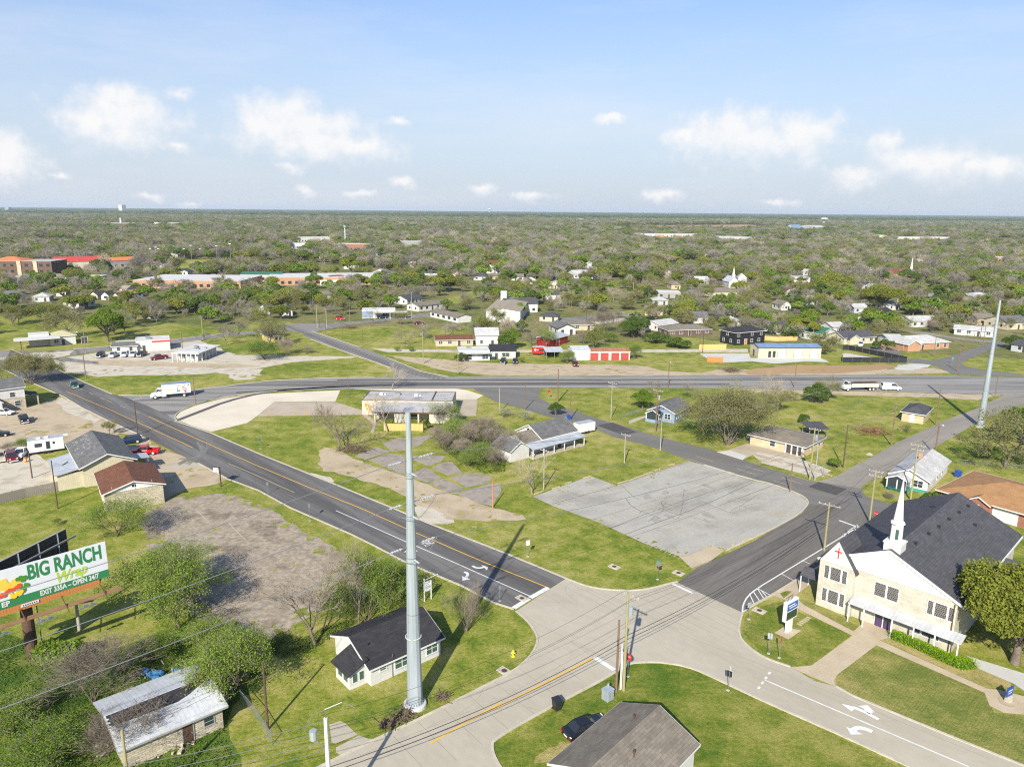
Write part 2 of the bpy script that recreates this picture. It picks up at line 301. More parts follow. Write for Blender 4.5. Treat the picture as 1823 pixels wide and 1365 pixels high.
mat('wood_pole', (.16, .105, .065), (.22, .15, .1), .8, .9, stretch=(4, 4, .3), fine=6); mat('wood_pole_dark', (.085, .055, .038), (.12, .08, .055), .8, .9, stretch=(4, 4, .3), fine=6); mat('wood_pole_green', (.27, .25, .12), (.33, .30, .16), .8, .9, stretch=(4, 4, .3), fine=6); mat('wood_pole_grey', (.3, .27, .23), (.38, .34, .3), .8, .9, stretch=(4, 4, .3), fine=6)
mat('concrete_pole', (.5, .5, .49), (.58, .58, .57), .8, .85, fine=6); mat('wire_grey', (.33, .34, .35), None, 1, .4, .6); mat('wire_black', (.025, .025, .027), None, 1, .6); mat('porcelain', (.42, .44, .47), None, 3, .35)
mat('fence_grey', (.2, .175, .145), (.28, .25, .21), .7, .9, stretch=(5, 5, .4), fine=8); mat('fence_new', (.58, .36, .13), (.68, .45, .18), .7, .85, stretch=(5, 5, .4), fine=8); mat('wood_orange', (.46, .17, .05), (.54, .22, .07), .7, .75, stretch=(5, 5, .4), fine=8); mat('wood_plank', (.2, .11, .055), (.27, .16, .085), .7, .85, fine=8)
mat('bark', (.13, .1, .078), (.2, .165, .13), 1.5, .95, fine=10, famt=.4); mat('bark_pale', (.28, .235, .18), (.36, .31, .25), 1.5, .95, fine=10, famt=.35)
mat('twig', (.18, .145, .11), (.26, .215, .165), .6, .95, fine=5, famt=.3); mat('twig_far', (.2, .182, .145), (.28, .255, .205), .2, .95, fine=3, famt=.3); mat('twig_pale', (.3, .25, .18), (.38, .32, .24), .6, .95, fine=5, famt=.3); mat('brush', (.13, .09, .06), (.2, .15, .1), 3, .95, fine=9, famt=.4)
leafmat('leaf_spring', (.135, .215, .025), (.24, .325, .055)); leafmat('leaf_olive', (.14, .17, .028), (.27, .285, .05)); leafmat('leaf_dark', (.065, .115, .025), (.125, .185, .038)); leafmat('leaf_yellow', (.16, .19, .028), (.26, .275, .05)); leafmat('leaf_bud', (.2, .205, .07), (.28, .27, .11)); leafmat('leaf_lime', (.22, .36, .012), (.3, .45, .02)); leafmat('leaf_blossom', (.4, .42, .3), (.3, .34, .16)); leafmat('leaf_far', (.095, .14, .032), (.185, .235, .06))
leafmat('leaf_grass', (.085, .14, .025), (.17, .21, .05))
glassmat('glass'); glassmat('glass_green', (.05, .09, .075)); glassmat('glass_car', (.02, .025, .03)); glassmat('led_dark', (.035, .05, .035))
bricky('stained', (.03, .03, .035), (.085, .075, .085), (.25, .235, .21), .2, .24, rough=.3, msize=.03, stain=.3)
# ------------------------------------------------------------------ building blocks
def link(o, parent=None):
    COL.objects.link(o)
    if parent is not None: o.parent = parent
    return o
def tag(o, label=None, cat=None, group=None, kind=None):
    if label: o['label'] = label
    if cat: o['category'] = cat
    if group: o['group'] = group
    if kind: o['kind'] = kind
    return o
def thing(name, label, cat, loc=(0, 0, 0), rz=0, group=None):
    o = bpy.data.objects.new(name, None); o.empty_display_size = .3; link(o); o.location = loc; o.rotation_euler = (0, 0, rz)
    return tag(o, label, cat, group)
def flatten(o, par):                                      # lettering as plain mesh
    COL.objects.link(o); bpy.context.view_layer.update(); me = bpy.data.meshes.new_from_object(o.evaluated_get(bpy.context.evaluated_depsgraph_get())); n = o.name; bpy.data.objects.remove(o); q = bpy.data.objects.new('lettering', me); return link(q, par)
class MB:
    def __init__(s): s.v = []; s.f = []
    def quad(s, *p):
        n = len(s.v); s.v += [tuple(q) for q in p]; s.f.append(tuple(range(n, n + len(p)))); return s
    poly = quad
    def box(s, x0, x1, y0, y1, z0, z1):
        n = len(s.v); s.v += [(x0,y0,z0),(x1,y0,z0),(x1,y1,z0),(x0,y1,z0),(x0,y0,z1),(x1,y0,z1),(x1,y1,z1),(x0,y1,z1)]
        s.f += [(n,n+3,n+2,n+1),(n+4,n+5,n+6,n+7),(n,n+1,n+5,n+4),(n+1,n+2,n+6,n+5),(n+2,n+3,n+7,n+6),(n+3,n,n+4,n+7)]; return s
    def cbox(s, c, sz, rz=0):
        a = len(s.v); s.box(-sz[0]/2, sz[0]/2, -sz[1]/2, sz[1]/2, -sz[2]/2, sz[2]/2); R = Matrix.Rotation(rz, 3, 'Z')
        for i in range(a, len(s.v)): s.v[i] = tuple(R @ Vector(s.v[i]) + Vector(c))
        return s
    def beam(s, a, b, w, h=None):
        a, b = Vector(a), Vector(b); d = (b - a); t = d.normalized(); up = Vector((0, 0, 1)) if abs(t.z) < .95 else Vector((1, 0, 0))
        p = t.cross(up).normalized() * (w / 2); q = p.cross(t).normalized() * ((h or w) / 2); n = len(s.v)
        for e in (a, b): s.v += [tuple(e - p - q), tuple(e + p - q), tuple(e + p + q), tuple(e - p + q)]
        s.f += [(n,n+1,n+2,n+3),(n+7,n+6,n+5,n+4),(n,n+4,n+5,n+1),(n+1,n+5,n+6,n+2),(n+2,n+6,n+7,n+3),(n+3,n+7,n+4,n)]; return s
    def tube(s, pts, rad, n=8, cap=True):
        pts = [Vector(p) for p in pts]; rad = rad if isinstance(rad, (list, tuple)) else [rad] * len(pts); base = len(s.v)
        t0 = (pts[1] - pts[0]).normalized(); ref = Vector((1, 0, 0)) if abs(t0.x) < .9 else Vector((0, 1, 0))
        for i, p in enumerate(pts):
            t = (pts[min(i + 1, len(pts) - 1)] - pts[max(i - 1, 0)]).normalized()
            x = (ref - t * ref.dot(t)).normalized(); y = t.cross(x)
            for k in range(n):
                a = 2 * pi * k / n; s.v.append(tuple(p + (x * cos(a) + y * sin(a)) * rad[i]))
        for i in range(len(pts) - 1):
            for k in range(n):
                a = base + i * n + k; b = base + i * n + (k + 1) % n; s.f.append((a, b, b + n, a + n))
        if cap:
            s.f.append(tuple(base + k for k in range(n))[::-1]); e = base + (len(pts) - 1) * n; s.f.append(tuple(e + k for k in range(n)))
        return s
    def prism(s, pts, z0, z1):
        n = len(s.v); m = len(pts); s.v += [(p[0], p[1], z0) for p in pts] + [(p[0], p[1], z1) for p in pts]
        s.f.append(tuple(range(n, n + m))[::-1]); s.f.append(tuple(range(n + m, n + 2 * m)))
        for i in range(m): j = (i + 1) % m; s.f.append((n + i, n + j, n + m + j, n + m + i))
        return s
    def extrude_y(s, prof, y0, y1):                      # profile in x,z swept along y
        n = len(s.v); m = len(prof); s.v += [(p[0], y0, p[1]) for p in prof] + [(p[0], y1, p[1]) for p in prof]
        s.f.append(tuple(range(n, n + m))); s.f.append(tuple(range(n + m, n + 2 * m))[::-1])
        for i in range(m): j = (i + 1) % m; s.f.append((n + j, n + i, n + m + i, n + m + j))
        return s
    def slabpoly(s, pts, th):                            # roof plane with thickness, pts top surface
        n = len(s.v); m = len(pts); s.v += [tuple(p) for p in pts] + [(p[0], p[1], p[2] - th) for p in pts]
        s.f.append(tuple(range(n, n + m))); s.f.append(tuple(range(n + m, n + 2 * m))[::-1])
        for i in range(m): j = (i + 1) % m; s.f.append((n + j, n + i, n + m + i, n + m + j))
        return s
    def blob(s, c, r, seed=0, sub=2, jit=.25):
        bm = bmesh.new(); bmesh.ops.create_icosphere(bm, subdivisions=sub, radius=1); rr = random.Random(seed); n = len(s.v)
        bm.verts.index_update()
        for v in bm.verts: k = 1 + rr.uniform(-jit, jit); s.v.append((c[0] + v.co.x * r[0] * k, c[1] + v.co.y * r[1] * k, c[2] + v.co.z * r[2] * k))
        for f in bm.faces: s.f.append(tuple(n + v.index for v in f.verts))
        bm.free(); return s
    def mesh(s, name, material, smooth=False):
        m = bpy.data.meshes.new(name); m.from_pydata(s.v, [], s.f); m.materials.append(MATS[material] if isinstance(material, str) else material)
        if smooth: m.polygons.foreach_set('use_smooth', [True] * len(m.polygons))
        m.update(); return m
    def build(s, name, material, parent=None, smooth=False, loc=None, rz=0):
        o = bpy.data.objects.new(name, s.mesh(name, material, smooth)); link(o, parent)
        if loc is not None: o.location = loc
        if rz: o.rotation_euler = (0, 0, rz)
        return o
def bevel(o, w=.03, seg=2):
    m = o.modifiers.new('bevel', 'BEVEL'); m.width = w; m.segments = seg; m.limit_method = 'ANGLE'; return o
_cache = {}
def shared(key, fn, name, parent, loc=(0, 0, 0), rz=0):
    if key not in _cache: _cache[key] = fn()
    o = bpy.data.objects.new(name, _cache[key]); link(o, parent); o.location = loc; o.rotation_euler = (0, 0, rz); return o
def copy_tree(o, parent=None):
    c = o.copy(); COL.objects.link(c); c.parent = parent
    for ch in list(o.children): copy_tree(ch, c)
    return c
def chaikin(p, n=2, closed=True):
    for _ in range(n):
        q = []; m = len(p)
        for i in range(m if closed else m - 1):
            a, b = p[i], p[(i + 1) % m]; q += [a * .75 + b * .25, a * .25 + b * .75]
        if not closed: q = [p[0]] + q + [p[-1]]
        p = q
    return p
def ragged(p, step, amp, seed=1):
    rr = random.Random(seed); q = []
    for i in range(len(p)):
        a, b = p[i], p[(i + 1) % len(p)]; d = (b - a).length; k = max(1, int(d / step)); nn = Vector((-(b - a).y, (b - a).x, 0)).normalized() if d > 0 else Vector((0, 0, 0))
        for j in range(k): q.append(a.lerp(b, j / k) + nn * rr.uniform(-amp, amp))
    return q
def P(c, *pts): return [g(c, x, y) for x, y in pts]
NSH = 0; EXCL = []                                                 # open ground where scattered trees do not grow
def sheet(name, pts, lvl, material, parent=None, smooth=0, rag=None, excl=True, kind='structure'):
    pts = [Vector((p[0], p[1], 0)) for p in pts]
    if smooth: pts = chaikin(pts, smooth)
    if rag: pts = ragged(pts, rag[0], rag[1], int(abs(pts[0].x) * 7) + 3)
    global NSH; NSH += 1; z = .008 * lvl + .00007 * NSH; m = MB(); m.poly(*[(p.x, p.y, z) for p in pts]); o = m.build(name, material, parent)
    if m.f and o.data.polygons[0].normal.z < 0: o.data.flip_normals()
    if excl: EXCL.append([(p.x, p.y) for p in pts])
    if parent is None: o['kind'] = kind
    return o
def strip(pts, w):
    pts = [Vector((p[0], p[1], 0)) for p in pts]; L_, R_ = [], []
    for i, p in enumerate(pts):
        t = (pts[min(i + 1, len(pts) - 1)] - pts[max(i - 1, 0)]).normalized(); n = Vector((-t.y, t.x, 0)); L_.append(p + n * w / 2); R_.append(p - n * w / 2)
    return L_, R_
def line(name, pts, w, lvl, material, parent=None, dash=None, smooth=0):
    pts = [Vector((p[0], p[1], 0)) for p in pts]
    if smooth: pts = chaikin(pts, smooth, False)
    m = MB(); z = .008 * lvl; L_, R_ = strip(pts, w)
    if dash:
        tot = 0
        for i in range(len(pts) - 1):
            d = (pts[i + 1] - pts[i]).length; a = 0
            while a < d:
                b = min(d, a + dash[0]); p, q = pts[i].lerp(pts[i + 1], a / d), pts[i].lerp(pts[i + 1], b / d); l2, r2 = strip([p, q], w)
                m.quad((*r2[0].xy, z), (*r2[1].xy, z), (*l2[1].xy, z), (*l2[0].xy, z)); a += sum(dash)
    else:
        for i in range(len(pts) - 1): m.quad((*R_[i].xy, z), (*R_[i + 1].xy, z), (*L_[i + 1].xy, z), (*L_[i].xy, z))
    o = m.build(name, material, parent)
    if parent is None: o['kind'] = 'structure'
    return o
def kerb(pts, w=.22, h=.12, smooth=0, parent=None, material='kerbstone'):
    pts = [Vector((p[0], p[1], 0)) for p in pts]
    if smooth: pts = chaikin(pts, smooth, False)
    L_, R_ = strip(pts, w); m = MB()
    for i in range(len(pts) - 1):
        a, b, c, d = R_[i], R_[i + 1], L_[i + 1], L_[i]
        m.quad((a.x,a.y,h),(b.x,b.y,h),(c.x,c.y,h),(d.x,d.y,h)); m.quad((a.x,a.y,-.02),(b.x,b.y,-.02),(b.x,b.y,h),(a.x,a.y,h)); m.quad((c.x,c.y,-.02),(d.x,d.y,-.02),(d.x,d.y,h),(c.x,c.y,h))
    o = m.build('kerb', material, parent)
    if parent is None: o['kind'] = 'structure'
    return o
# ------------------------------------------------------------------ houses
def side_mat(side, W, D):
    return {'f': (Vector((0, 0, 0)), 0), 'b': (Vector((W, D, 0)), pi), 'l': (Vector((0, D, 0)), -pi / 2), 'r': (Vector((W, 0, 0)), pi / 2)}[side]
def window(par, side, W, D, p, z, w, h, frame='trim_white', glass='glass', mull=1, far=False, bars=0):
    o0, rz = side_mat(side, W, D); R = Matrix.Rotation(rz, 3, 'Z'); loc = o0 + R @ Vector((p, -.012, z))
    if far:
        return shared(('wf', w, h, glass), lambda: MB().box(-w/2, w/2, -.03, .02, 0, h).mesh('window', glass), 'window', par, loc, rz)
    def fr():
        m = MB(); t = .09
        m.box(-w/2-t, w/2+t, -.06, .02, h, h+t); m.box(-w/2-t-.05, w/2+t+.05, -.1, .02, -t, 0); m.box(-w/2-t, -w/2, -.06, .02, 0, h); m.box(w/2, w/2+t, -.06, .02, 0, h)
        for k in range(mull): x = -w/2 + w*(k+1)/(mull+1); m.box(x-.04, x+.04, -.055, .02, 0, h)
        if bars: m.box(-w/2, w/2, -.05, .02, h*.5-.025, h*.5+.025)
        return m.mesh('window', frame)
    o = shared(('w', w, h, frame, mull, bars), fr, 'window', par, loc, rz)
    shared(('p', w, h, glass), lambda: MB().box(-w/2, w/2, -.025, .015, 0, h).mesh('pane', glass), 'pane', o)
    return o
def door(par, side, W, D, p, w=1.0, h=2.1, material='door_dark', z=.0, name='door', frame='trim_white', far=False):
    o0, rz = side_mat(side, W, D); R = Matrix.Rotation(rz, 3, 'Z'); loc = o0 + R @ Vector((p, -.012, z))
    o = shared(('d', w, h, material), lambda: MB().box(-w/2, w/2, -.04, .015, .02, h).mesh(name, material), name, par, loc, rz)
    if not far:
        def fr():
            m = MB(); t = .1; m.box(-w/2-t, -w/2, -.07, .015, .02, h); m.box(w/2, w/2+t, -.07, .015, .02, h); m.box(-w/2-t, w/2+t, -.07, .015, h, h+t); return m.mesh('door_frame', frame)
        shared(('df', w, h, frame), fr, 'door_frame', o)
        if name == 'door': shared('hd', lambda: MB().blob((.0, -.08, 1.0), (.04, .04, .04), 0, 1, 0).mesh('handle', 'chrome'), 'handle', o, (w * .36, 0, 0))
        elif name == 'garage_door':
            def gr():
                m = MB()
                for k in range(1, 5): m.box(-w/2+.03, w/2-.03, -.055, -.035, h*k/5-.015, h*k/5+.015)
                return m.mesh('panel_joint', 'stucco_grey')
            shared(('gd', w, h), gr, 'panel_joint', o)
    return o
def gable_roof(m, x0, x1, y0, y1, h, rise, over, ridge, th=.16, lift=0):
    if ridge == 'x':
        yc = (y0 + y1) / 2; sl = rise / (yc - y0); ze = h - over * sl + lift; zr = h + rise + lift
        m.slabpoly([(x0-over, y0-over, ze), (x1+over, y0-over, ze), (x1+over, yc, zr), (x0-over, yc, zr)], th)
        m.slabpoly([(x0-over, yc, zr), (x1+over, yc, zr), (x1+over, y1+over, ze), (x0-over, y1+over, ze)], th)
    else:
        xc = (x0 + x1) / 2; sl = rise / (xc - x0); ze = h - over * sl + lift; zr = h + rise + lift
        m.slabpoly([(x0-over, y0-over, ze), (xc, y0-over, zr), (xc, y1+over, zr), (x0-over, y1+over, ze)], th)
        m.slabpoly([(xc, y0-over, zr), (x1+over, y0-over, ze), (x1+over, y1+over, ze), (xc, y1+over, zr)], th)
def hip_roof(m, x0, x1, y0, y1, h, rise, over, th=.16):
    X0, X1, Y0, Y1 = x0-over, x1+over, y0-over, y1+over; W, D = X1-X0, Y1-Y0; zr = h + rise; k = min(W, D) / 2
    ze = h - .05
    if W >= D: a, b = (X0+k, (Y0+Y1)/2, zr), (X1-k, (Y0+Y1)/2, zr)
    else: a, b = ((X0+X1)/2, Y0+k, zr), ((X0+X1)/2, Y1-k, zr)
    c = [(X0,Y0,ze),(X1,Y0,ze),(X1,Y1,ze),(X0,Y1,ze)]
    if W >= D: fs = [[c[0],c[1],b,a],[c[1],c[2],b],[c[2],c[3],a,b],[c[3],c[0],a]]
    else: fs = [[c[0],c[1],a],[c[1],c[2],b,a],[c[2],c[3],b],[c[3],c[0],a,b]]
    for f in fs: m.quad(*f)
    lo = [(p[0], p[1], ze - th) for p in c]
    for i in range(4): j = (i+1) % 4; m.quad(lo[i], lo[j], c[j], c[i])
    m.quad(*lo[::-1])
def gable_wall(m, x0, x1, y0, y1, h, rise, ridge):
    m.v_ = 0
    if ridge == 'y': m.extrude_y([(x0, -.1), (x1, -.1), (x1, h), ((x0+x1)/2, h+rise), (x0, h)], y0, y1)
    else:
        n = len(m.v); m.extrude_y([(y0, -.1), (y1, -.1), (y1, h), ((y0+y1)/2, h+rise), (y0, h)], -x1, -x0)
        for i in range(n, len(m.v)): x, y, z = m.v[i]; m.v[i] = (-y, x, z)
HOUSES = []
def house(name, label, cat, c, A, B, D, h=2.7, roof='gable', rise=1.5, wall='siding_white', rf='shingle_grey', ridge='x', over=.4, wins=None, doors=None, group=None, trim='trim_white', far=None, z0=0, chimney=None, glass='glass', W=None):
    a = g(c, *A); b = g(c, *B); u = (b - a); w = u.length if W is None else W; rz = atan2(u.y, u.x)
    if W is not None: a = (a + b) / 2 - u.normalized() * W / 2
    if isinstance(D, tuple):                               # depth from a third measured ground point
        v = Vector((-u.y, u.x, 0)).normalized(); D = (g(c, *D) - b).dot(v)
    t = thing(name, label, cat, (a.x, a.y, z0), rz, group); t['w'] = w
    far = (a.length > 330) if far is None else far
    cen = Matrix.Rotation(rz, 3, 'Z') @ Vector((w/2, D/2, 0)) + a; HOUSES.append((cen.x, cen.y, max(w, D) * .62))
    m = MB()
    if roof == 'gable': gable_wall(m, 0, w, 0, D, h, rise, ridge)
    else: m.box(0, w, 0, D, -.1, h if roof != 'flat' else h + .35)
    m.build('wall', wall, t)
    m = MB(); suf = '_x' if ridge == 'x' else '_y'; rm = rf + suf if rf + suf in MATS else rf
    if roof == 'gable': gable_roof(m, 0, w, 0, D, h, rise, over, ridge, lift=.12)
    elif roof == 'hip': hip_roof(m, 0, w, 0, D, h, rise, over)
    elif roof == 'shed': m.slabpoly([(-over, -over, h + .1), (w + over, -over, h + .1), (w + over, D + over, h + rise), (-over, D + over, h + rise)], .16)
    else: m.box(.2, w - .2, .2, D - .2, h + .25, h + .375)
    r = m.build('roof', rm, t)
    if roof == 'flat':
        q = MB(); e = .06; z = h + .35
        for bx in ((-e, w+e, -e, .2, z, z+.09), (-e, w+e, D-.2, D+e, z, z+.09), (-e, .2, .2, D-.2, z, z+.09), (w-.2, w+e, .2, D-.2, z, z+.09)): q.box(*bx)
        q.build('coping', trim, r)
        if not far: q = MB().cbox((w*.35, D*.6, h+.6), (1.4, 1.1, .95)).build('roof_unit', 'galv_dark', r)
    elif roof == 'gable' and not far:
        q = MB(); th = .1
        if ridge == 'y':
            xc = w/2; sl = rise/xc; ze = h - over*sl + .12 - .17; zr = h + rise + .12 - .17
            for y in (-over-.02, D+over+.02): q.beam((-over, y, ze+.05), (xc, y, zr+.05), .05, .2); q.beam((xc, y, zr+.05), (w+over, y, ze+.05), .05, .2)
            for x in (-over-.02, w+over+.02): q.beam((x, -over, ze+.04), (x, D+over, ze+.04), .05, .18)
        else:
            yc = D/2; sl = rise/yc; ze = h - over*sl + .12 - .17; zr = h + rise + .12 - .17
            for x in (-over-.02, w+over+.02): q.beam((x, -over, ze+.05), (x, yc, zr+.05), .05, .2); q.beam((x, yc, zr+.05), (x, D+over, ze+.05), .05, .2)
            for y in (-over-.02, D+over+.02): q.beam((-over, y, ze+.04), (w+over, y, ze+.04), .05, .18)
        q.build('fascia', trim, r)
    elif roof == 'hip' and not far:
        q = MB(); z = h - .13
        for s_ in ((-over-.03, w+over+.03, -over-.06, -over-.005), (-over-.03, w+over+.03, D+over+.005, D+over+.06), (-over-.06, -over-.005, -over, D+over), (w+over+.005, w+over+.06, -over, D+over)): q.box(*s_, z-.09, z+.09)
        q.build('fascia', trim, r)
    if chimney: cx_, cy_, cm = chimney; MB().cbox((cx_*w, cy_*D, h + rise*.8), (.7, .7, rise + 1.0)).build('chimney', cm, r)
    if wins is None:
        wins = []; n = max(1, int(w / 3.4)); dk = max(0, n // 2)
        for k in range(n):
            if doors is None and k == dk and n > 1: continue
            wins.append(('f', w * (k + .5) / n, .9, 1.0 if w < 9 else 1.4, 1.2))
        for sd in ('l', 'r'):
            k2 = max(1, int(D / 4.2))
            for k in range(k2): wins.append((sd, D * (k + .5) / k2, .9, 1.0, 1.2))
        if doors is None: doors = [('f', w * (dk + .5) / n if n > 1 else w * .75)]
    for q in wins:
        sd, p, z, ww, hh = q[:5]; window(t, sd, w, D, p, z, ww, hh, trim, glass, 1 if ww > 1.25 else 0, far, 1)
    for q in doors or []:
        sd, p = q[:2]; ww = q[2] if len(q) > 2 else 1.0; hh = q[3] if len(q) > 3 else 2.1; dm = q[4] if len(q) > 4 else 'door_dark'
        door(t, sd, w, D, p, ww, hh, dm, name='garage_door' if ww > 2 else 'door', frame=trim, far=far)
    t['d'] = D; t['h'] = h
    return t
def porch(t, x0, x1, depth, h, rise=.35, rf='tin_grey_x', post='trim_white', nposts=3, y=0, floor=True):
    m = MB(); m.slabpoly([(x0-.2, y-depth-.2, h-.02), (x1+.2, y-depth-.2, h-.02), (x1+.2, y+.03, h+rise), (x0-.2, y+.03, h+rise)], .12); r = m.build('porch_roof', rf, t)
    for k in range(nposts): xx = x0 + (x1-x0) * k / max(1, nposts-1); shared(('post', h), lambda: MB().box(-.08, .08, -.08, .08, 0, h-.13).mesh('porch_post', post), 'porch_post', t, (xx, y-depth+.12, 0))
    if floor: MB().box(x0, x1, y-depth, y-.005, -.05, .18).build('porch_floor', 'concrete', t)
    return r
# ------------------------------------------------------------------ the ground
m = MB(); m.poly((-16000, -400, 0), (16000, -400, 0), (16000, 16500, 0), (-16000, 16500, 0)); gr = m.build('ground', 'grass'); tag(gr, kind='structure')
sheet('scrub', P('o', (-400,560),(-400,505),(0,470),(900,455),(1823,475),(2300,520),(2300,630),(1823,640),(1240,605),(1000,612),(800,600),(640,600),(500,570),(300,590),(100,560)), .2, 'grass_scrub', excl=False)
# --- roads (asphalt arterial A, concrete junction, side streets C, D, E, highway B, streets F, G, I and alley H)
A_up = P('o', (20,622),(80,648),(111,662),(148,679.6),(200,702)) ; A_up2 = P('o', (311,749),(374.6,770.6),(460,807.5),(545.5,841.8),(598,863),(688,900),(756.5,929),(900,985),(1007.6,1029.7))
A_lo = P('o', (0,655),(63,684),(113,706),(148,727),(185,745.5),(253,776),(324,811),(353,824.6),(406,853),(460,873),(516.5,903.8),(624.6,951),(667,972),(717,998),(745.6,1011),(820,1042),(879,1073),(915.6,1084.6))
road_a = sheet('road', A_lo[::-1] + A_up + P('o', (225,708),(262,722),(300,740)) + A_up2, 6, 'asphalt_dark')
kerb(A_up, .3); kerb(A_up2, .3); kerb(A_lo[:6], .25); kerb(A_lo[7:], .25)
B_up = P('o', (212,703),(252,704.5),(300,699),(364,691.5),(460,680),(493,677),(572,673),(667,671.6),(720,671),(880,670),(1100,669.5),(1340,668),(1500,667),(1640,668),(1823,672),(2000,676))
B_lo = P('o', (316.5,751),(310,743),(316.5,733.6),(348,719),(395.7,707),(460,699.5),(493,696),(598,693),(704,691.5),(836,691),(960,690.5),(1144,690.5),(1320,691),(1486,695),(1651,699),(1823,704),(2000,709))
road_b = sheet('road', B_lo[::-1] + B_up, 5, 'asphalt_b'); kerb(chaikin(B_lo[:7], 2, False), .25)
kerb(P('o', (211,703),(252,704.5),(300,699),(364,691.5),(460,680),(493,677),(572,673),(667,671.6)), .25)
F_ = P('o', (532,590),(553,604),(624.6,630),(696,655),(706,674),(712,680),(830,680),(799,671),(748,660.5),(686,635),(660.5,624.6),(640,618),(550,588),(537,580)); sheet('road', F_, 4, 'asphalt_f')
kerb(P('o', (553,604),(624.6,630),(696,655)), .3); kerb(P('o', (799,671),(748,660.5),(690,637)), .3); kerb(P('o', (640,618),(555,589.5)), .3)
sheet('road', P('o', (505,578),(537,576),(583.6,575.5),(660.5,570),(760.5,557),(772,556),(772,563),(765.6,563.5),(619.5,578.5),(560,590),(535,592),(515,590)), 3, 'asphalt_f')
sheet('road', P('o', (-80,622),(0,624),(92,624.6),(200,615.6),(307.7,604),(410,592.6),(470,587),(510,580),(525,588),(418,597),(307.7,612),(179.5,625.5),(92,637),(60,648),(0,646),(-80,644)), 3, 'asphalt_f')
kerb(P('o', (130,621.5),(200,615.6),(307.7,604),(410,592.6)), .3)
sheet('alley', P('o', (660,620),(700,621),(814,623),(960,623),(1331,621),(1331,627),(960,627.5),(814,627),(690,627)), 2, 'gravel', rag=(6, .3))
sheet('road', P('o', (968,569),(1000,566),(1140,556),(1145,561),(1010,573),(970,575)), 2, 'asphalt_f')
sheet('path', P('o', (1040,574),(1110,566),(1112,571),(1040,580)), 1, 'gravel')
D_lo = P('o', (836,688),(880,714),(927.5,727),(975,741),(1027,754),(1062,764),(1091,777),(1170,798),(1228,820),(1254.6,827),(1340,853),(1375,860.7),(1425,878.7),(1438.6,888),(1441,897)); D_up = P('o', (960,688),(962,700),(958,707),(985,722),(1027.7,732),(1064.6,745.5),(1104,756),(1144,769),(1183,780),(1270,801),(1340,824.6),(1375,836),(1441,855)); D_r = P('o', (1532.5,869),(1541,883),(1590,899),(1690,930),(1690,990),(1600,950),(1500,920))
road_d = sheet('road', D_up + D_r + D_lo[::-1], 4, 'asphalt_d')
E_l = P('o', (1441,855),(1455,857),(1485.6,849.7),(1530,825),(1557,811),(1601.5,786),(1679,750),(1742,725.5),(1783,706),(1790,699)); E_r = P('o', (1532,869),(1545,859),(1585,841.4),(1648,805.6),(1720,764),(1750,747.6),(1823,720),(1900,702))
road_e = sheet('road', E_l + E_r[::-1], 5, 'asphalt_e', rag=(4, .12))
sheet('patch', P('L8', (430,820),(500,790),(680,835),(610,875)), 7, 'asphalt_patch', road_e, excl=False); sheet('patch', P('L7', (690,445),(800,425),(960,490),(870,510)), 7, 'asphalt_patch', road_d, excl=False)
C_l = P('o', (1206,1037),(1240,1011),(1265,1000),(1300,983),(1340,964.5),(1375,943.5),(1425,916),(1441,897)); C_r = P('o', (1322,1090.6),(1330,1083),(1373,1060),(1420,1031),(1466,1004),(1500,975),(1560,935),(1600,915))
road_c = sheet('road', C_l + P('o', (1500,905),(1560,915)) + C_r[::-1], 6, 'asphalt_c')
kerb(C_r[1:6], .3)
JI = P('B3', (430,235),(560,285),(700,305),(850,308),(960,290),(1060,262),(1100,255)); J_ru = P('o', (1322,1090.6),(1317,1108),(1315,1126),(1322,1143),(1357,1170),(1407,1187)); J_ru2 = P('o', (1488,1221.7),(1519,1239),(1631,1285.5),(1700,1314),(1823,1363),(1990,1430)); J_lo = P('o', (1105.5,1190),(1120,1181),(1147,1178),(1191.6,1179.6),(1236,1190),(1295.5,1218),(1340,1239),(1413,1271.5),(1494,1307),(1619,1365),(1790,1440))
K_up = P('o', (918.6,1087.6),(939,1105),(954,1126),(958,1143),(945,1168),(915.6,1194),(880,1212),(763.5,1271.6),(671.5,1314.6),(588,1355),(440,1430)); K_lo = P('o', (1105.5,1190),(1070,1212),(1004.6,1245),(880,1314.6),(875,1330),(884,1357),(930,1420))
JIs = chaikin(JI, 2, False); KUs = chaikin(K_up, 2, False); JRs = chaikin(J_ru, 2, False); JLs = chaikin(J_lo, 2, False); KLs = chaikin(K_lo, 2, False)
junction = sheet('road', JIs + JRs + P('o', (1450,1212)) + J_ru2 + JLs[::-1] + KLs[1:] + KUs[::-1], 5, 'concrete')
for q in (JIs, KUs, JRs, JLs, KLs, J_ru2): kerb(q, .25)
# markings: children of their road
def stop(p, q, w, par, lvl=9): return line('marking', [p, q], w, lvl, 'paint_white', par)
line('marking', P('o', (264,741.5),(343,778),(460,830),(545.5,866),(651,908.5),(722,940.5),(862,1001),(978,1047)), .17, 8, 'paint_yellow', road_a)
line('marking', P('o', (118,697),(190,727),(242.7,751),(343,797)), .15, 8, 'paint_yellow', road_a); line('marking', P('o', (406,825),(440,839),(524,877)), .13, 8, 'paint_faded', road_a); line('marking', P('o', (140,691),(190,713),(250,736)), .13, 8, 'paint_faded', road_a, (3, 5))
line('marking', P('o', (598,909),(719.6,963),(806.6,1000.5),(945,1062)), .16, 8, 'paint_white', road_a)
stop(g('B3', 322, 292), g('B3', 215, 352), .75, road_a); stop(g('B3', 208, 356), g('B3', 115, 415), .75, road_a)
line('marking', P('B3', (590,712),(0,1020)) , .2, 8, 'paint_yellow', junction); line('marking', P('B2', (1530,975),(1095,1225)), .2, 8, 'paint_yellow', junction)
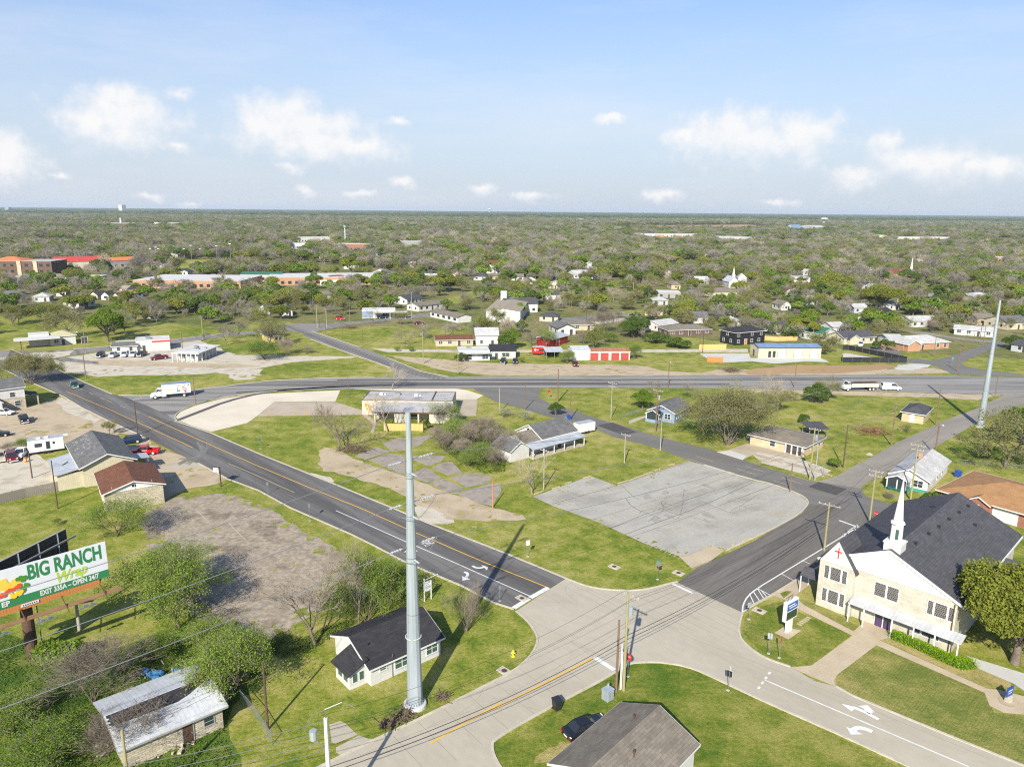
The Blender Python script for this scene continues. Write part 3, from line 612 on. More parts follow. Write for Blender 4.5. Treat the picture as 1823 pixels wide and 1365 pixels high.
stop(g('B3', 600, 708), g('B3', 720, 785), .6, junction); stop(g('B3', 1070, 268), g('B3', 1190, 325), .45, road_c, 10)
line('marking', P('B4', (130,868),(700,1110),(1300,1365)), .17, 8, 'paint_white', junction)
line('marking', P('B4', (95,920),(170,815)), .25, 8, 'paint_white', junction, (.5, .6)); line('marking', P('b7', (0,1210),(20,1326)), .1, 8, 'paint_white', junction)
def arrow(c, pts_shaft, w, head, par):                     # shaft polyline + triangular head given by 3 ground points
    line('marking', P(c, *pts_shaft), w, 8, 'paint_white', par, smooth=2); m = MB(); m.poly(*[(p.x, p.y, .069) for p in P(c, *head)]); o = m.build('marking', 'paint_white', par)
    if o.data.polygons[0].normal.z < 0: o.data.flip_normals()
arrow('B2', [(1352,160),(1372,172),(1400,173),(1418,168)], .38, [(1405,155),(1447,168),(1438,186)], road_a)
arrow('B2', [(1300,198),(1318,200),(1326,215),(1312,228)], .4, [(1290,222),(1338,240),(1292,248)], road_a)
arrow('B4', [(785,1095),(700,1050),(640,1025)], .42, [(570,1005),(660,1025),(628,1050)], junction); arrow('B4', [(745,1060),(720,1045),(712,1030)], .6, [(665,1018),(720,1013),(765,1055)], junction)
arrow('B4', [(748,1165),(710,1148),(660,1140),(635,1158)], .55, [(598,1135),(625,1182),(695,1180)], junction)
# white bay beside the church
for a, b in (((5,482),(165,385)), ((90,345),(165,385)), ((45,375),(75,440)), ((65,360),(105,420)), ((90,345),(128,405)), ((115,360),(145,395))): line('marking', P('B4', a, b), .14, 9, 'paint_white', road_c)
line('marking', P('B4', (5,482),(8,440),(35,390),(90,345),(230,260),(470,115),(640,10)), .2, 8, 'paint_white', road_c, smooth=1)
for a, b in (((345,185),(390,205)), ((228,262),(300,302))): line('marking', P('B4', a, b), .12, 9, 'paint_white', road_c)
line('marking', P('B5', (265,455),(405,505)), .4, 9, 'paint_white', road_c); line('marking', P('B5', (280,560),(350,505),(390,490)), .15, 9, 'paint_white', road_c)
for k in range(5): line('marking', [g('B5', 290 + 22*k, 545 - 16*k), g('B5', 312 + 22*k, 570 - 15*k)], .13, 9, 'paint_white', road_c)
line('marking', P('o', (330,722),(520,685),(700,681),(960,680),(1320,679),(1700,685)), .2, 8, 'paint_faded', road_b)
line('marking', P('a8', (1400,372),(1500,350)), .3, 9, 'paint_white', road_b)
for pts in (((316.5,748),(430,704),(560,688),(900,684.5),(1300,684)), ((420,699),(700,682.5),(1100,682)), ((600,677),(900,676),(1500,676))): line('tyre_track', P('o', *pts), 1.5, 7, 'tar', road_b, smooth=2)
for k in range(4): line('tyre_track', [p + Vector((.5*k-.8, .9*k-1.4, 0)) for p in P('o', (545,594),(640,628),(730,662),(790,676))][0:4], .4, 6, 'tar', None if 0 else road_b)
# dust dragged onto the arterial from the driveway, cracks in the junction
for k in range(16):
    rr = random.Random(k); o_ = rr.uniform(-14, 30); line('dust_track', chaikin([g('L5', 1215+o_*2, 690+rr.uniform(-25,25)), g('L5', 1320+o_, 670+rr.uniform(-20,10)), g('L5', 1375+o_, 620+rr.uniform(-25,25)), g('L5', 1330+o_*1.5+rr.uniform(0,60), 555+rr.uniform(-10,40))], 3, False), rr.uniform(.1,.3), 6.6 + .05*k, 'dust', road_a)
for k in range(9):
    a = g('o', 985+30*k, 1035+3*k); line('joint', [a, a + Vector((10.5 - k*.2, -11.0, 0))], .05, 6.4, 'joint_line', junction)
for k in range(8):
    a = g('o', 700+45*k, 1310-24*k); line('joint', [a, a + Vector((4.2, -5.2, 0))], .05, 6.6, 'joint_line', junction)
line('joint', P('o', (920,1090),(1110,1190)), .05, 6.2, 'joint_line', junction); line('joint', P('o', (1020,1035),(1240,1140),(1400,1200),(1640,1300),(1760,1350)), .06, 6.3, 'joint_line', junction); line('joint', P('o', (640,1345),(900,1240),(1060,1150),(1200,1060)), .06, 6.5, 'joint_line', junction)
for k in range(7): p0_ = g('o', 1330+ (k*9), 1010-(k*8)); line('seam_line', chaikin([p0_, p0_+Vector((8,7.5,0)), p0_+Vector((19,17.6+(k%3)*.5,0))], 2, False), .07, 8.2, 'tar', road_c)
# pavement text, stretched along the lane
def ground_text(txt, at, along, size, stretch, par):
    cu = bpy.data.curves.new('lettering', 'FONT'); cu.body = txt; cu.size = size; cu.offset = .008; cu.align_x = 'CENTER'; cu.align_y = 'CENTER'; cu.extrude = 0; cu.materials.append(MATS['paint_white'])
    o = bpy.data.objects.new('lettering', cu); o = flatten(o, par); o.location = (at.x, at.y, .07); o.rotation_euler = (0, 0, along - pi / 2); o.scale = (1, stretch, 1); return o
dirA = (g('o', 862, 1001) - g('o', 722, 940.5)); angA = atan2(-dirA.y, -dirA.x)
ground_text('ONLY', g('b1', 590, 1205), angA + pi, .72, 2.8, road_a); ground_text('ONLY', g('b1', 440, 1275), angA + pi, .72, 2.8, road_a)
# --- lots, drives and paths
sheet('parking_lot', P('o', (318,748),(313,742),(322,733),(350,721),(398,709),(462,701.5),(606,694.5),(597,714.5),(488,715),(458.5,740),(440,753),(376,768.5),(345,759)), 4, 'concrete_pale', smooth=0)
lotb = sheet('parking_lot', P('L6', (180,285),(590,285),(690,315),(780,345),(775,372),(560,377),(70,382)), 3, 'concrete_brown')
for k in range(6): line('marking', P('L6', (130+85*k,375),(165+85*k,345)), .22, 5, 'paint_yellow', lotb)
line('marking', P('L6', (375,372),(400,340),(550,340),(530,372)), .15, 5, 'paint_yellow', lotb)
sheet('path', P('L6', (775,345),(830,385),(870,420),(862,470),(850,498),(828,497),(845,465),(850,430),(800,395),(770,372)), 2, 'concrete_brown', smooth=1)
sheet('parking_lot', P('L6', (640,196),(800,198),(1400,196),(1480,205),(1592,242),(1550,268),(1400,268),(1400,230)), 3, 'concrete_pale'); sheet('parking_lot', P('L6', (1440,268),(1553,268),(1545,380),(1425,385)), 2, 'concrete_brown')
lot = sheet('parking_lot', P('o', (948.6,884),(1051.5,847),(1096,864),(1225.5,820.7),(1260,829),(1340,855.5),(1375,863),(1423,880.5),(1436,890),(1438,897),(1423,914),(1373,941.5),(1320,966),(1296,977),(1265,972),(1245,981),(1215,992),(1143.8,965.8),(1064.6,929),(985.5,901)), 3, 'lot_grey')
sheet('parking_lot', P('o', (1210,991),(1240,978),(1270,972),(1290,980),(1262,1000),(1232,1012)), 2, 'concrete_walk')
kerb(P('o', (1254,827.5),(1340,854),(1375,861.5),(1424,879.5),(1437,889),(1439.5,897),(1424,915),(1374,942.5),(1320,967.5),(1292,980)), .22, .13, 1)
for k in range(9): line('marking', [g('o', 1062+26*k, 850-0*k) + Vector((0,0,0)), g('o', 1062+26*k, 850)], .1, 5, 'paint_faded', lot) if False else None
for k in range(4): line('marking', P('L7', (330+80*k, 905-28*k),(430+80*k, 945-28*k)), .1, 5, 'paint_faded', lot)
for k in range(10): line('marking', [g('o', 1100+34*k+8*(k%2), 900+4*k), g('o', 1112+34*k+8*(k%2), 905+4*k)], .12, 5, 'paint_faded', lot)
for k in range(8): line('marking', P('L7', (1400+24*k,1245+3*k),(1425+24*k,1285+2*k)), .12, 5, 'paint_faded', lot); line('marking', P('L8', (150+24*k,965+5*k),(190+24*k,1000+3*k)), .12, 5, 'paint_faded', lot)
for k in range(7): line('marking', P('L7', (1090+30*k,1240+14*k),(1060+30*k,1262+14*k)), .12, 5, 'paint_faded', lot)
for a, b in (((390,920),(378,900)), ((345,950),(352,985))): line('marking', P('L8', a, b), .2, 6, 'paint_faded', lot)
for pts in (((390,975),(830,850),(1310,690)), ((880,1180),(1400,990),(1744,830)), ((780,1140),(1100,1010),(1600,850)), ((890,940),(930,1000),(1130,1075))): line('crack', P('L7', *pts), .1, 4.5, 'tar', lot, smooth=1)
for a, b in (((835,838),(905,815)), ((915,815),(1000,782)), ((1005,780),(1065,760)), ((1085,752),(1105,742)), ((1175,715),(1215,705)), ((1115,745),(1120,735)), ((600,800),(645,790)), ((480,840),(520,825)), ((390,875),(440,858)), ((270,910),(330,888)), ((1610,1255),(1625,1228)), ((1675,1225),(1725,1203))):
    p, q = g('L7', *a), g('L7', *b); tag(MB().beam((p.x, p.y, .09), (q.x, q.y, .09), .2, .16).build('wheel_stop', 'paint_faded'), 'low faded yellow concrete wheel stop at the edge of the large empty parking lot', 'wheel stop', 'wheel stops of the large lot')
# cracked slab lot with grass in the joints
slabs = tag(bpy.data.objects.new('slab_lot', None), kind='structure'); link(slabs)
SL = [[(70,800),(300,700),(460,750),(190,838)],[(365,665),(560,600),(620,610),(620,740),(470,748)],[(215,845),(445,775),(620,800),(620,900),(385,905)],[(690,600),(880,570),(920,580),(760,690),(690,690)],[(390,912),(620,905),(620,985),(560,985)],[(700,840),(880,800),(1060,800),(1010,860),(860,905)],[(700,985),(840,920),(1010,1035),(850,1090),(710,1035)],[(900,925),(1040,870),(1120,860),(1240,985),(1080,1010)],[(870,1095),(1020,1045),(1250,1140),(1090,1195)],[(1110,1035),(1290,985),(1400,1010),(1530,1085),(1280,1140)],[(1170,1205),(1540,1095),(1640,1100),(1660,1180),(1560,1337),(1400,1310)],[(1100,1200),(1255,1148),(1180,1205)],[(700,800),(790,790),(690,835)],[(1250,985),(1430,985),(1560,1040),(1540,1080),(1410,1005)]]
for k, q in enumerate(SL):
    pts = [g('a7', x, y) for x, y in q]; ce = sum(pts, Vector()) / len(pts); pts = [p.lerp(ce, .015) for p in pts]
    o = MB().prism([(p.x, p.y) for p in (pts if (pts[1]-pts[0]).cross(pts[2]-pts[1]).z > 0 else pts[::-1])], -.05, .03 + .012 * (k % 3)).build('slab', 'slab', slabs); EXCL.append([(p.x, p.y) for p in pts])
sheet('dirt', P('a7', (-300,680),(-100,740),(0,800),(250,900),(600,1010),(900,1130),(1200,1230),(1500,1340),(1850,1420),(1950,1500),(1500,1500),(1100,1480),(800,1400),(600,1200),(200,1080),(-100,980),(-330,960)), 1, 'dirt', smooth=1, rag=(1.2, .35))
sheet('gravel', P('L6', (1130,980),(1250,1000),(1420,1090),(1330,1120),(1200,1095),(1130,1050)), 2, 'gravel', smooth=1, rag=(1, .3)); sheet('gravel', P('L6', (420,765),(560,790),(590,825),(540,835)), 2, 'gravel', rag=(1, .2)); sheet('grass_patch', P('L6', (600,810),(700,805),(900,860),(1060,920),(1090,985),(960,985),(760,910),(620,850)), 3, 'grass', smooth=1, rag=(.7, .25), excl=False)
# bare old lot below the arterial
sheet('old_lot', P('o', (250,905),(330,880),(400,872),(440,885),(470,897),(520,935),(560,955),(600,975),(655,1010),(690,1035),(640,1060),(560,1090),(505,1130),(470,1170),(420,1130),(330,1090),(290,1010),(255,960)), 1, 'old_lot', smooth=1, rag=(1.2, .4))
sheet('grass_patch', P('L6', (320,1080),(370,1045),(500,1090),(760,1200),(1040,1340),(1000,1365),(850,1320),(600,1230),(400,1140)), 2, 'grass', smooth=1, rag=(.8, .25), excl=False)
sheet('grass_patch', P('o', (300,868),(385,862),(430,858),(520,905),(505,912),(440,890),(400,876),(330,886)), 2, 'grass', smooth=1, rag=(.8, .2), excl=False)
line('crack', P('L5', (1330,1020),(1420,1110),(1520,1080),(1660,1220)), .16, 2, 'concrete_brown', None)
# yards on the left
sheet('dirt', P('o', (-60,740),(60,722),(110,706),(150,728),(185,746),(250,775),(290,800),(328,813),(350,826),(404,853),(385,862),(330,870),(300,885),(290,890),(270,850),(255,815),(200,790),(110,790),(60,800),(-60,800)), 2, 'dirt', rag=(1.5, .25)); sheet('gravel', P('o', (110,708),(150,730),(180,747),(170,752),(120,735),(100,716)), 3, 'gravel', rag=(1.2, .3)); sheet('gravel', P('o', (-60,800),(60,802),(98,832),(95,870),(60,868),(-60,893)), 3, 'gravel', rag=(1.5, .3))
sheet('grass_patch', P('o', (200,770),(250,776),(255,790),(215,795)), 4, 'grass', smooth=1, excl=False); sheet('path', P('L5', (1030,730),(1300,690),(1400,720),(1120,740)), 3, 'concrete', rag=(1, .2))
# lots along the upper street
sheet('gravel', P('o', (94,640),(180,627),(310,613),(352,604),(420,632),(460,632),(560,634),(640,634.5),(625,637),(520,645),(455,656),(490,658),(445,676),(370,677),(300,680),(215,676),(160,668),(118,662)), 1, 'gravel', rag=(3, .6)); sheet('dirt', P('o', (120,648),(180,640),(300,645),(430,648),(470,652),(400,656),(280,652),(190,650)), 2, 'dirt', rag=(3, .5)); sheet('path', P('a1', (560,1172),(660,1150),(1040,1203),(1020,1222),(640,1195)), 2, 'asphalt_f', rag=(3, .2)); sheet('grass_patch', P('o', (140,675),(200,668),(330,668),(400,662),(420,680),(360,690),(250,703),(212,701),(165,685)), 2, 'grass', smooth=1, rag=(2, .5)); sheet('dirt', P('o', (0,637),(60,628),(92,627),(130,624),(125,632),(60,645),(0,640)), 4, 'gravel', rag=(2, .3))
sheet('grass_patch', P('o', (455,662),(500,648),(600,640),(650,641),(690,655),(705,668),(660,670),(560,672),(480,675)), 2, 'grass', smooth=1)
# along the highway
sheet('dirt', P('o', (690,632),(790,640),(850,645),(960,648),(1120,650),(1200,655),(1400,660),(1660,655),(1700,664),(1500,667),(1100,669),(830,669),(760,652)), 1, 'dirt', rag=(3, .6)); sheet('grass_patch', P('o', (715,643),(780,660),(880,668),(1000,668),(860,670),(800,670),(752,660)), 2, 'grass', rag=(2, .3), excl=False); sheet('lawn', P('o', (1122,630),(1245,630),(1290,655),(1250,664),(1180,660),(1125,645)), 2, 'grass')
yard = sheet('yard_slab', P('a5', (265,1115),(780,1112),(800,1160),(1535,1160),(1630,1205),(1380,1195),(1060,1220),(800,1195),(500,1210),(400,1190),(340,1160)), 3, 'concrete_white'); sheet('yard_slab', P('a6', (-60,1110),(0,1112),(300,1163),(0,1172),(-55,1160)), 4, 'concrete_white'); sheet('dirt', P('o', (1320,660),(1400,650),(1520,650),(1580,648),(1600,655),(1500,664),(1330,667)), 2, 'field_soil', rag=(3, .6)); sheet('gravel', P('a6', (470,1270),(560,1220),(860,1225),(880,1245),(700,1285),(560,1290)), 4, 'concrete_white', smooth=1, rag=(1.5, .5))
sheet('gravel', P('o', (1320,691.5),(1480,696),(1650,700),(1780,703),(1740,712),(1640,707),(1480,703),(1330,698)), 2, 'dirt', rag=(2, .3))
sheet('road', P('a6', (500,1060),(610,1165),(860,1185),(1000,1160),(1180,1110),(1380,1040),(1480,1005),(1560,985),(1650,1000),(1640,1030),(1480,1075),(1180,1210),(1240,1250),(1450,1290),(1823,1330),(1823,1360),(1100,1330),(900,1240),(600,1200),(200,1090),(-60,1075),(-60,1040)), 3, 'asphalt_d'); sheet('road', P('a6', (545,870),(800,890),(1000,920),(1200,950),(1400,970),(1560,980),(1500,1000),(1300,985),(1000,945),(700,905)), 2, 'asphalt_e')
sheet('path', P('a6', (440,1105),(520,1075),(550,1080),(470,1110)), 2, 'concrete'); sheet('path', P('a6', (180,1075),(330,1040),(350,1055),(230,1090)), 2, 'concrete')
sheet('path', P('b4', (0,330),(80,300),(165,280),(170,292),(90,325),(0,358)), 2, 'concrete'); drv = sheet('driveway', P('b4', (750,595),(850,580),(1000,525),(1300,570),(1480,640),(1440,665),(1100,600),(1050,625),(970,665)), 3, 'concrete_brown'); sheet('driveway', P('b4', (745,597),(860,582),(1000,630),(970,667)), 4, 'concrete_white')
gar = sheet('garden_bed', P('b4', (1050,615),(1120,590),(1480,660),(1730,755),(1600,815),(1130,690)), 2, 'gravel')
for k in range(26):
    t_ = k / 25; a = g('b4', 1060 + 600*t_, 612 + 150*t_); b = g('b4', 1110 + 620*t_, 645 + 160*t_)
    if 9 <= k <= 10: continue
    tag(MB().beam((a.x, a.y, .06), (b.x, b.y, .06), .3, .1).build('edging_stone', 'concrete_brown', gar))
sheet('path', P('L8', (670,560),(750,570),(860,615),(830,625),(740,590)), 1, 'gravel', smooth=1, rag=(.6, .15))
# church grounds
sheet('lawn', P('B4', (20,500),(110,450),(215,415),(330,480),(635,605),(400,785),(280,790),(180,745),(60,660),(5,590)), 1, 'grass_lawn'); sheet('lawn', P('B4', (545,840),(770,672),(1000,760),(1400,930),(1440,1050),(1616,1075),(1616,1355),(1300,1220),(1000,1100),(640,950),(545,900)), 1, 'grass_mown'); sheet('lawn', P('B4', (305,400),(460,440),(690,575),(690,600),(540,545),(360,480)), 1, 'grass_mown'); sheet('lawn', P('B4', (785,635),(900,625),(1350,800),(1540,880),(1540,915),(1400,915),(1000,730)), 1, 'grass_dry'); sheet('lawn', P('B3', (830,745),(1000,742),(1200,780),(1400,875),(1550,945),(2000,1150),(2500,1400),(2500,1700),(-100,1700),(60,1360),(15,1260),(420,975)), 1, 'grass_lawn')
sheet('path', P('B4', (170,380),(340,270),(440,240),(380,330),(300,390),(360,440),(640,590),(690,545),(860,600),(850,625),(790,640),(1400,915),(1480,925),(1616,960),(1616,1065),(1500,1055),(1420,1015),(1390,940),(770,668),(630,612),(330,465),(300,430)), 2, 'concrete_walk'); sheet('path', P('B4', (280,795),(400,785),(640,610),(770,670),(545,840),(530,870),(540,905),(400,850)), 3, 'concrete_walk'); sheet('path', P('B4', (690,580),(700,520),(870,580),(850,625)), 4, 'concrete_walk'); sheet('planting_bed', P('B4', (1460,975),(1490,955),(1540,960),(1585,1000),(1560,1025),(1500,1015)), 5, 'dirt', smooth=2); sheet('driveway', P('B4', (1290,730),(1616,830),(1616,930),(1560,890),(1350,800)), 3, 'concrete_white'); sheet('lawn', P('b7', (735,135),(830,95),(915,105),(790,205)), 5, 'grass_lawn'); sheet('path', P('b7', (650,715),(800,620),(1050,680),(860,810)), 3, 'concrete_walk')
for k in range(6): tag(MB().cbox((*g('b7', 1020+28*k, 590-20*k).xy, .03), (.6, .25, .05), radians(-45)).build('stepping_stone', 'concrete_walk'), 'small tan stepping stone in the lawn between church sign and walk', 'stepping stone', 'stepping stones by the church sign')
for k in range(5):
    p = g('B4', 800 + 140*k, 655 + 62*k)
# pad by the white pole
sheet('driveway', P('b8', (380,490),(550,440),(620,470),(800,640),(480,770),(420,760)), 2, 'concrete'); sheet('driveway', P('b8', (480,830),(820,650),(960,700),(1090,700),(840,830),(560,950),(480,900)), 3, 'concrete')
sheet('dirt', P('b5', (1250,1180),(1480,1050),(1560,1120),(1577,1250),(1450,1365),(1380,1330)), 1, 'dirt', smooth=2, rag=(.6, .2)); sheet('grass_wild', P('o', (-250,1090),(0,1120),(120,1170),(230,1150),(330,1100),(430,1140),(480,1180),(470,1230),(420,1240),(400,1300),(440,1365),(400,1480),(-250,1480)), 1, 'grass_wild', excl=False, smooth=1)
sheet('dirt', P('B3', (420,1200),(700,1085),(720,1100),(450,1330),(190,1345)), 2, 'grass_dry', smooth=1, rag=(.6, .3))
# storm drains and covers
for c, x, y in (('B3', 720, 165), ('B3', 1105, 203), ('B3', 165, 355), ('B3', 60, 790), ('b7', 430, 390)):
    p = g(c, x, y); t = thing('storm_drain', {('B3',720): 'square concrete drain with rusty round lid in the grass island', ('B3',1105): 'drain inlet with round lid at the kerb of the grass island', ('B3',165): 'round iron manhole cover in the asphalt beside the stop line', ('B3',60): 'kerb drain inlet with round lid near the yellow hydrant', ('b7',430): 'kerb drain inlet with round lid beside the white painted bay'}[(c, x)], 'drain', (p.x, p.y, 0), radians(-45))
    MB().box(-.8, .8, -.55, .55, -.05, .09).build('slab', 'kerbstone', t); MB().tube([(0,0,.09),(0,0,.105)], .33, 16).build('lid', 'steel_rust', t)
# distant open fields
sheet('field', P('o', (1085,402),(1330,400),(1420,408),(1290,412),(1090,408)), 1, 'field_soil'); sheet('field', P('o', (1640,434),(1823,426),(1900,430),(1900,436),(1823,434),(1700,436)), 1, 'grass_dry'); sheet('ball_field', P('o', (300,463),(420,462),(500,468),(445,482),(330,485),(280,478)), 1, 'grass'); sheet('ball_field', P('o', (330,466),(400,465),(410,469),(340,470)), 2, 'field_soil')
sheet('lawn', P('o', (0,600),(60,578),(110,570),(180,585),(200,612),(100,622),(0,622)), 1, 'grass', excl=True); sheet('lawn', P('o', (0,575),(60,555),(120,560),(60,575)), 1, 'grass'); sheet('lawn', P('o', (225,590),(300,575),(440,588),(310,603),(228,610)), 1, 'grass'); sheet('lawn', P('o', (560,592),(620,582),(720,580),(760,590),(730,605),(660,618),(640,615)), 1, 'grass'); sheet('lawn', P('o', (740,545),(840,518),(870,525),(760,555)), 1, 'grass'); sheet('lawn', P('o', (740,590),(850,575),(880,585),(800,600)), 1, 'grass'); sheet('lawn', P('o', (1050,615),(1230,600),(1330,618),(1100,622)), 1, 'grass'); sheet('lawn', P('o', (990,575),(1140,560),(1200,555),(1200,545),(1050,560)), 1, 'grass'); sheet('lawn', P('o', (1690,635),(1823,640),(1823,668),(1760,660),(1700,650)), 1, 'grass'); sheet('lawn', P('o', (1040,700),(1180,698),(1160,730),(1110,745),(1040,728),(985,718),(965,700)), 1, 'grass', excl=True); sheet('lawn', P('o', (1400,705),(1740,715),(1640,760),(1560,800),(1470,840),(1430,780),(1380,750)), 1, 'grass')
# weeds creeping over the lots, stains and sealed cracks on the paving: ragged patches of their own
def patches(name, spots, n, spread, r, lvl, material, parent, seed):
    rr = random.Random(seed); m = MB()
    for (c, x, y) in spots:
        p = g(c, x, y)
        for k in range(n):
            q = p + Vector((rr.gauss(0, spread), rr.gauss(0, spread), 0)); s_ = rr.uniform(r*.3, r); a0 = rr.uniform(0, 6); el = rr.uniform(.35, 1); m.poly(*[(q.x + cos(a0)*s_*cos(t)*w - sin(a0)*s_*el*sin(t)*w, q.y + sin(a0)*s_*cos(t)*w + cos(a0)*s_*el*sin(t)*w, .008*lvl + .00005*len(m.f)) for t, w in [(2*pi*i/14, rr.uniform(.6, 1.25)) for i in range(14)]])
    o = m.build(name, material, parent); o['kind'] = 'stuff' if parent else 'structure'
edge = [('o', x, y) for x, y in ((260,905),(330,882),(400,873),(440,887),(520,930),(560,950),(640,1000),(690,1035),(640,1062),(560,1092),(505,1130),(460,1165),(400,1120),(330,1085),(290,1010),(265,960),(470,900),(600,975))]
patches('grass_patch', edge, 9, 1.3, 1.0, 2.5, 'grass', gr, 1); patches('grass_patch', [('o', x, y) for x, y in ((430,985),(380,950),(500,1010),(450,1060),(560,1020),(350,1010))], 4, 3, .7, 2.5, 'grass_dry', gr, 2)
patches('stain', [('o', x, y) for x, y in ((1150,890),(1250,925),(1330,900),(1210,875),(1280,870),(1190,920))], 5, 1.8, 1.2, 4.2, 'stain', lot, 4); patches('grass_patch', [('o', x, y) for x, y in ((985,903),(1064,930),(1144,966),(1090,866),(1160,845),(1000,868),(1215,990),(1050,850))], 7, 1.2, .5, 4.4, 'grass_dry', lot, 5)
patches('grass_patch', [('o', x, y) for x, y in ((640,830),(700,860),(760,885),(830,910),(880,925),(600,845),(680,805),(740,800))], 8, 1.6, .7, 1.6, 'grass_dry', gr, 8); patches('grass_patch', [('o', x, y) for x, y in ((60,770),(150,760),(250,800),(330,840),(200,660),(320,665),(430,668),(800,650),(950,655),(1100,660),(1450,660))], 9, 2.5, 1.1, 3.6, 'grass_dry', gr, 9)
def cracks(box, n, lvl, parent, seed, w=.06, material='tar'):
    rr = random.Random(seed)
    for k in range(n):
        p = g('o', rr.uniform(box[0], box[1]), rr.uniform(box[2], box[3])); a = rr.choice((.8, 2.4, .75)) + rr.uniform(-.3, .3); pts = [p]
        for i in range(6): a += rr.gauss(0, .25); pts.append(pts[-1] + Vector((cos(a), sin(a), 0))*rr.uniform(.8, 2))
        line('crack', pts, w, lvl + .01*k, material, parent)
ud = (g('L7', 1310, 690) - g('L7', 390, 975)).normalized(); vd = Vector((-ud.y, ud.x, 0))
for (c0, n_) in ((g('o', 1010, 893), 15), (g('o', 1085, 925), 18), (g('o', 1150, 955), 17)):      # worn stall lines
    for k in range(n_): p = c0 + ud*2.75*k; line('marking', [p - vd*2.2, p + vd*2.2], .11, 4.8, 'paint_worn', lot)
cracks((1100, 1330, 880, 930), 12, 4.6, lot, 21); cracks((1020, 1250, 1060, 1140), 10, 5.8, junction, 22, .05, 'joint_line'); cracks((700, 860, 1255, 1300), 5, 5.7, junction, 25, .05, 'joint_line')
# ------------------------------------------------------------------ church
A_, B_ = g('b6', 75, 540), g('b6', 1195, 965); CW = 15.7; CD = 27.0; CH = 6.5; CRISE = 3.7; crz = atan2((B_ - A_).y, (B_ - A_).x)
ch = thing('church', 'large pale stone church with dark slate roof and white steeple at the junction', 'church', A_, crz); HOUSES.append((*(A_ + Matrix.Rotation(crz, 3, 'Z') @ Vector((CW/2, CD/2, 0))).xy, 17))
m = MB(); m.box(0, CW, 0, CD, -.1, CH); m.build('wall', 'stone_cream', ch)
m = MB(); m.extrude_y([(-.1, CH), (CW+.1, CH), (CW/2, CH+CRISE)], -.12, CD); m.build('gable', 'trim_white', ch)
m = MB(); gable_roof(m, 0, CW, .35, CD, CH, CRISE, .55, 'y', .2, .16); croof = m.build('roof', 'shingle_slate_y', ch)
q = MB(); sl = CRISE/(CW/2)
for s_ in (-1, 1): q.beam((CW/2, -.23, CH+CRISE+.05), (CW/2 + s_*(CW/2+.55), -.23, CH-.55*sl+.05), .06, .3)
q.box(CW+.56, CW+.7, -.2, CD+.5, CH-.45, CH-.2); q.build('fascia', 'trim_white', croof)
wing = MB().box(-.12, 4.3, -.45, .5, -.1, CH-.05).build('front_bay', 'stone_cream', ch)
MB().extrude_y([(-.12, CH-.05), (4.3, CH-.05), (2.09, CH+3.25)], -.5, 3.2).build('bay_gable', 'trim_white', ch)
m = MB(); gable_roof(m, -.12, 4.3, -.35, 3.6, CH-.05, 3.3, .35, 'y', .18, .15); br = m.build('bay_roof', 'shingle_slate_y', ch)
MB().box(-.06, .06, -.03, .03, -.75, .75).box(-.45, .45, -.035, .025, .12, .26).build('cross', 'paint_red', ch, loc=(2.1, -.55, CH+1.55))
def church_window(side, p, z, ws, h, y=0, depth=None):
    x = p - sum(ws)/2 - .12*(len(ws)-1)/2; o = None
    for k, w_ in enumerate(ws):
        xc = x + w_/2
        if side == 'f':
            fr = MB(); t=.1; fr.box(-w_/2-t, -w_/2, -.07, .02, -t, h+t); fr.box(w_/2, w_/2+t, -.07, .02, -t, h+t); fr.box(-w_/2, w_/2, -.07, .02, h, h+t); fr.box(-w_/2, w_/2, -.09, .02, -t, 0)
            f = fr.build('window', 'trim_white', ch, loc=(xc, y-.015, z)); MB().box(-w_/2, w_/2, -.025, .015, 0, h).build('pane', 'stained', f)
        x += w_ + .22
church_window('f', 1.9, 4.2, (.55, 1.25, .55), 1.75, -.45); church_window('f', 1.9, 1.0, (.55, 1.25, .55), 1.75, -.45)
church_window('f', 8.0, 4.0, (1.25, 1.25), 1.75); church_window('f', 14.0, 4.0, (.55, 1.25, .55), 1.7); church_window('f', 12.9, 1.0, (.6, 1.3, .3), 1.35)
dd = MB().box(-.95, .95, -.07, .02, 0, 2.3).build('door', 'glass', ch, loc=(8.1, -.02, .02))
q = MB()
for x in (-1.0, 0, 1.0): q.box(x-.06, x+.06, -.1, .02, 0, 2.36)
q.box(-1.06, 1.06, -.1, .02, 2.3, 2.42); q.build('door_frame', 'trim_white', dd); MB().box(-.8, -.1, -.085, -.06, .1, 1.0).box(.15, .8, -.085, -.06, .1, .8).build('door_drape', 'purple', dd)
can = MB(); can.slabpoly([(4.35, -1.75, 2.62), (CW+1.3, -1.75, 2.62), (CW+1.3, -.02, 2.95), (4.35, -.02, 2.95)], .14); canopy = can.build('canopy', 'tin_white_x', ch)
for x in (4.5, 6.3, 9.6, 12.0, 14.3, 16.7): shared('cpost', lambda: MB().box(-.07, .07, -.07, .07, 0, 2.6).mesh('canopy_post', 'trim_white'), 'canopy_post', ch, (x, -1.62, 0))
MB().tube([(CW-.25, -.12, .1), (CW-.25, -.12, CH-.3)], .07, 6).build('downspout', 'trim_brown', ch); MB().tube([(4.42, -1.6, .1), (4.42, -1.6, 2.7)], .05, 6).build('downspout', 'trim_black', ch)
for x, y in ((840,535),(905,487),(970,437),(1035,390),(1095,347),(1145,425),(865,365),(755,600)):
    p = g('B5', x, y, CH+CRISE-.3); l = Matrix.Rotation(-crz, 3, 'Z') @ (p - A_); zz = CH + CRISE - abs(l.x - CW/2) * sl + .2
    shared('cv', lambda: MB().box(-.16, .16, -.16, .16, -.2, .28).mesh('roof_vent', 'trim_black'), 'roof_vent', croof, (l.x, l.y, zz))
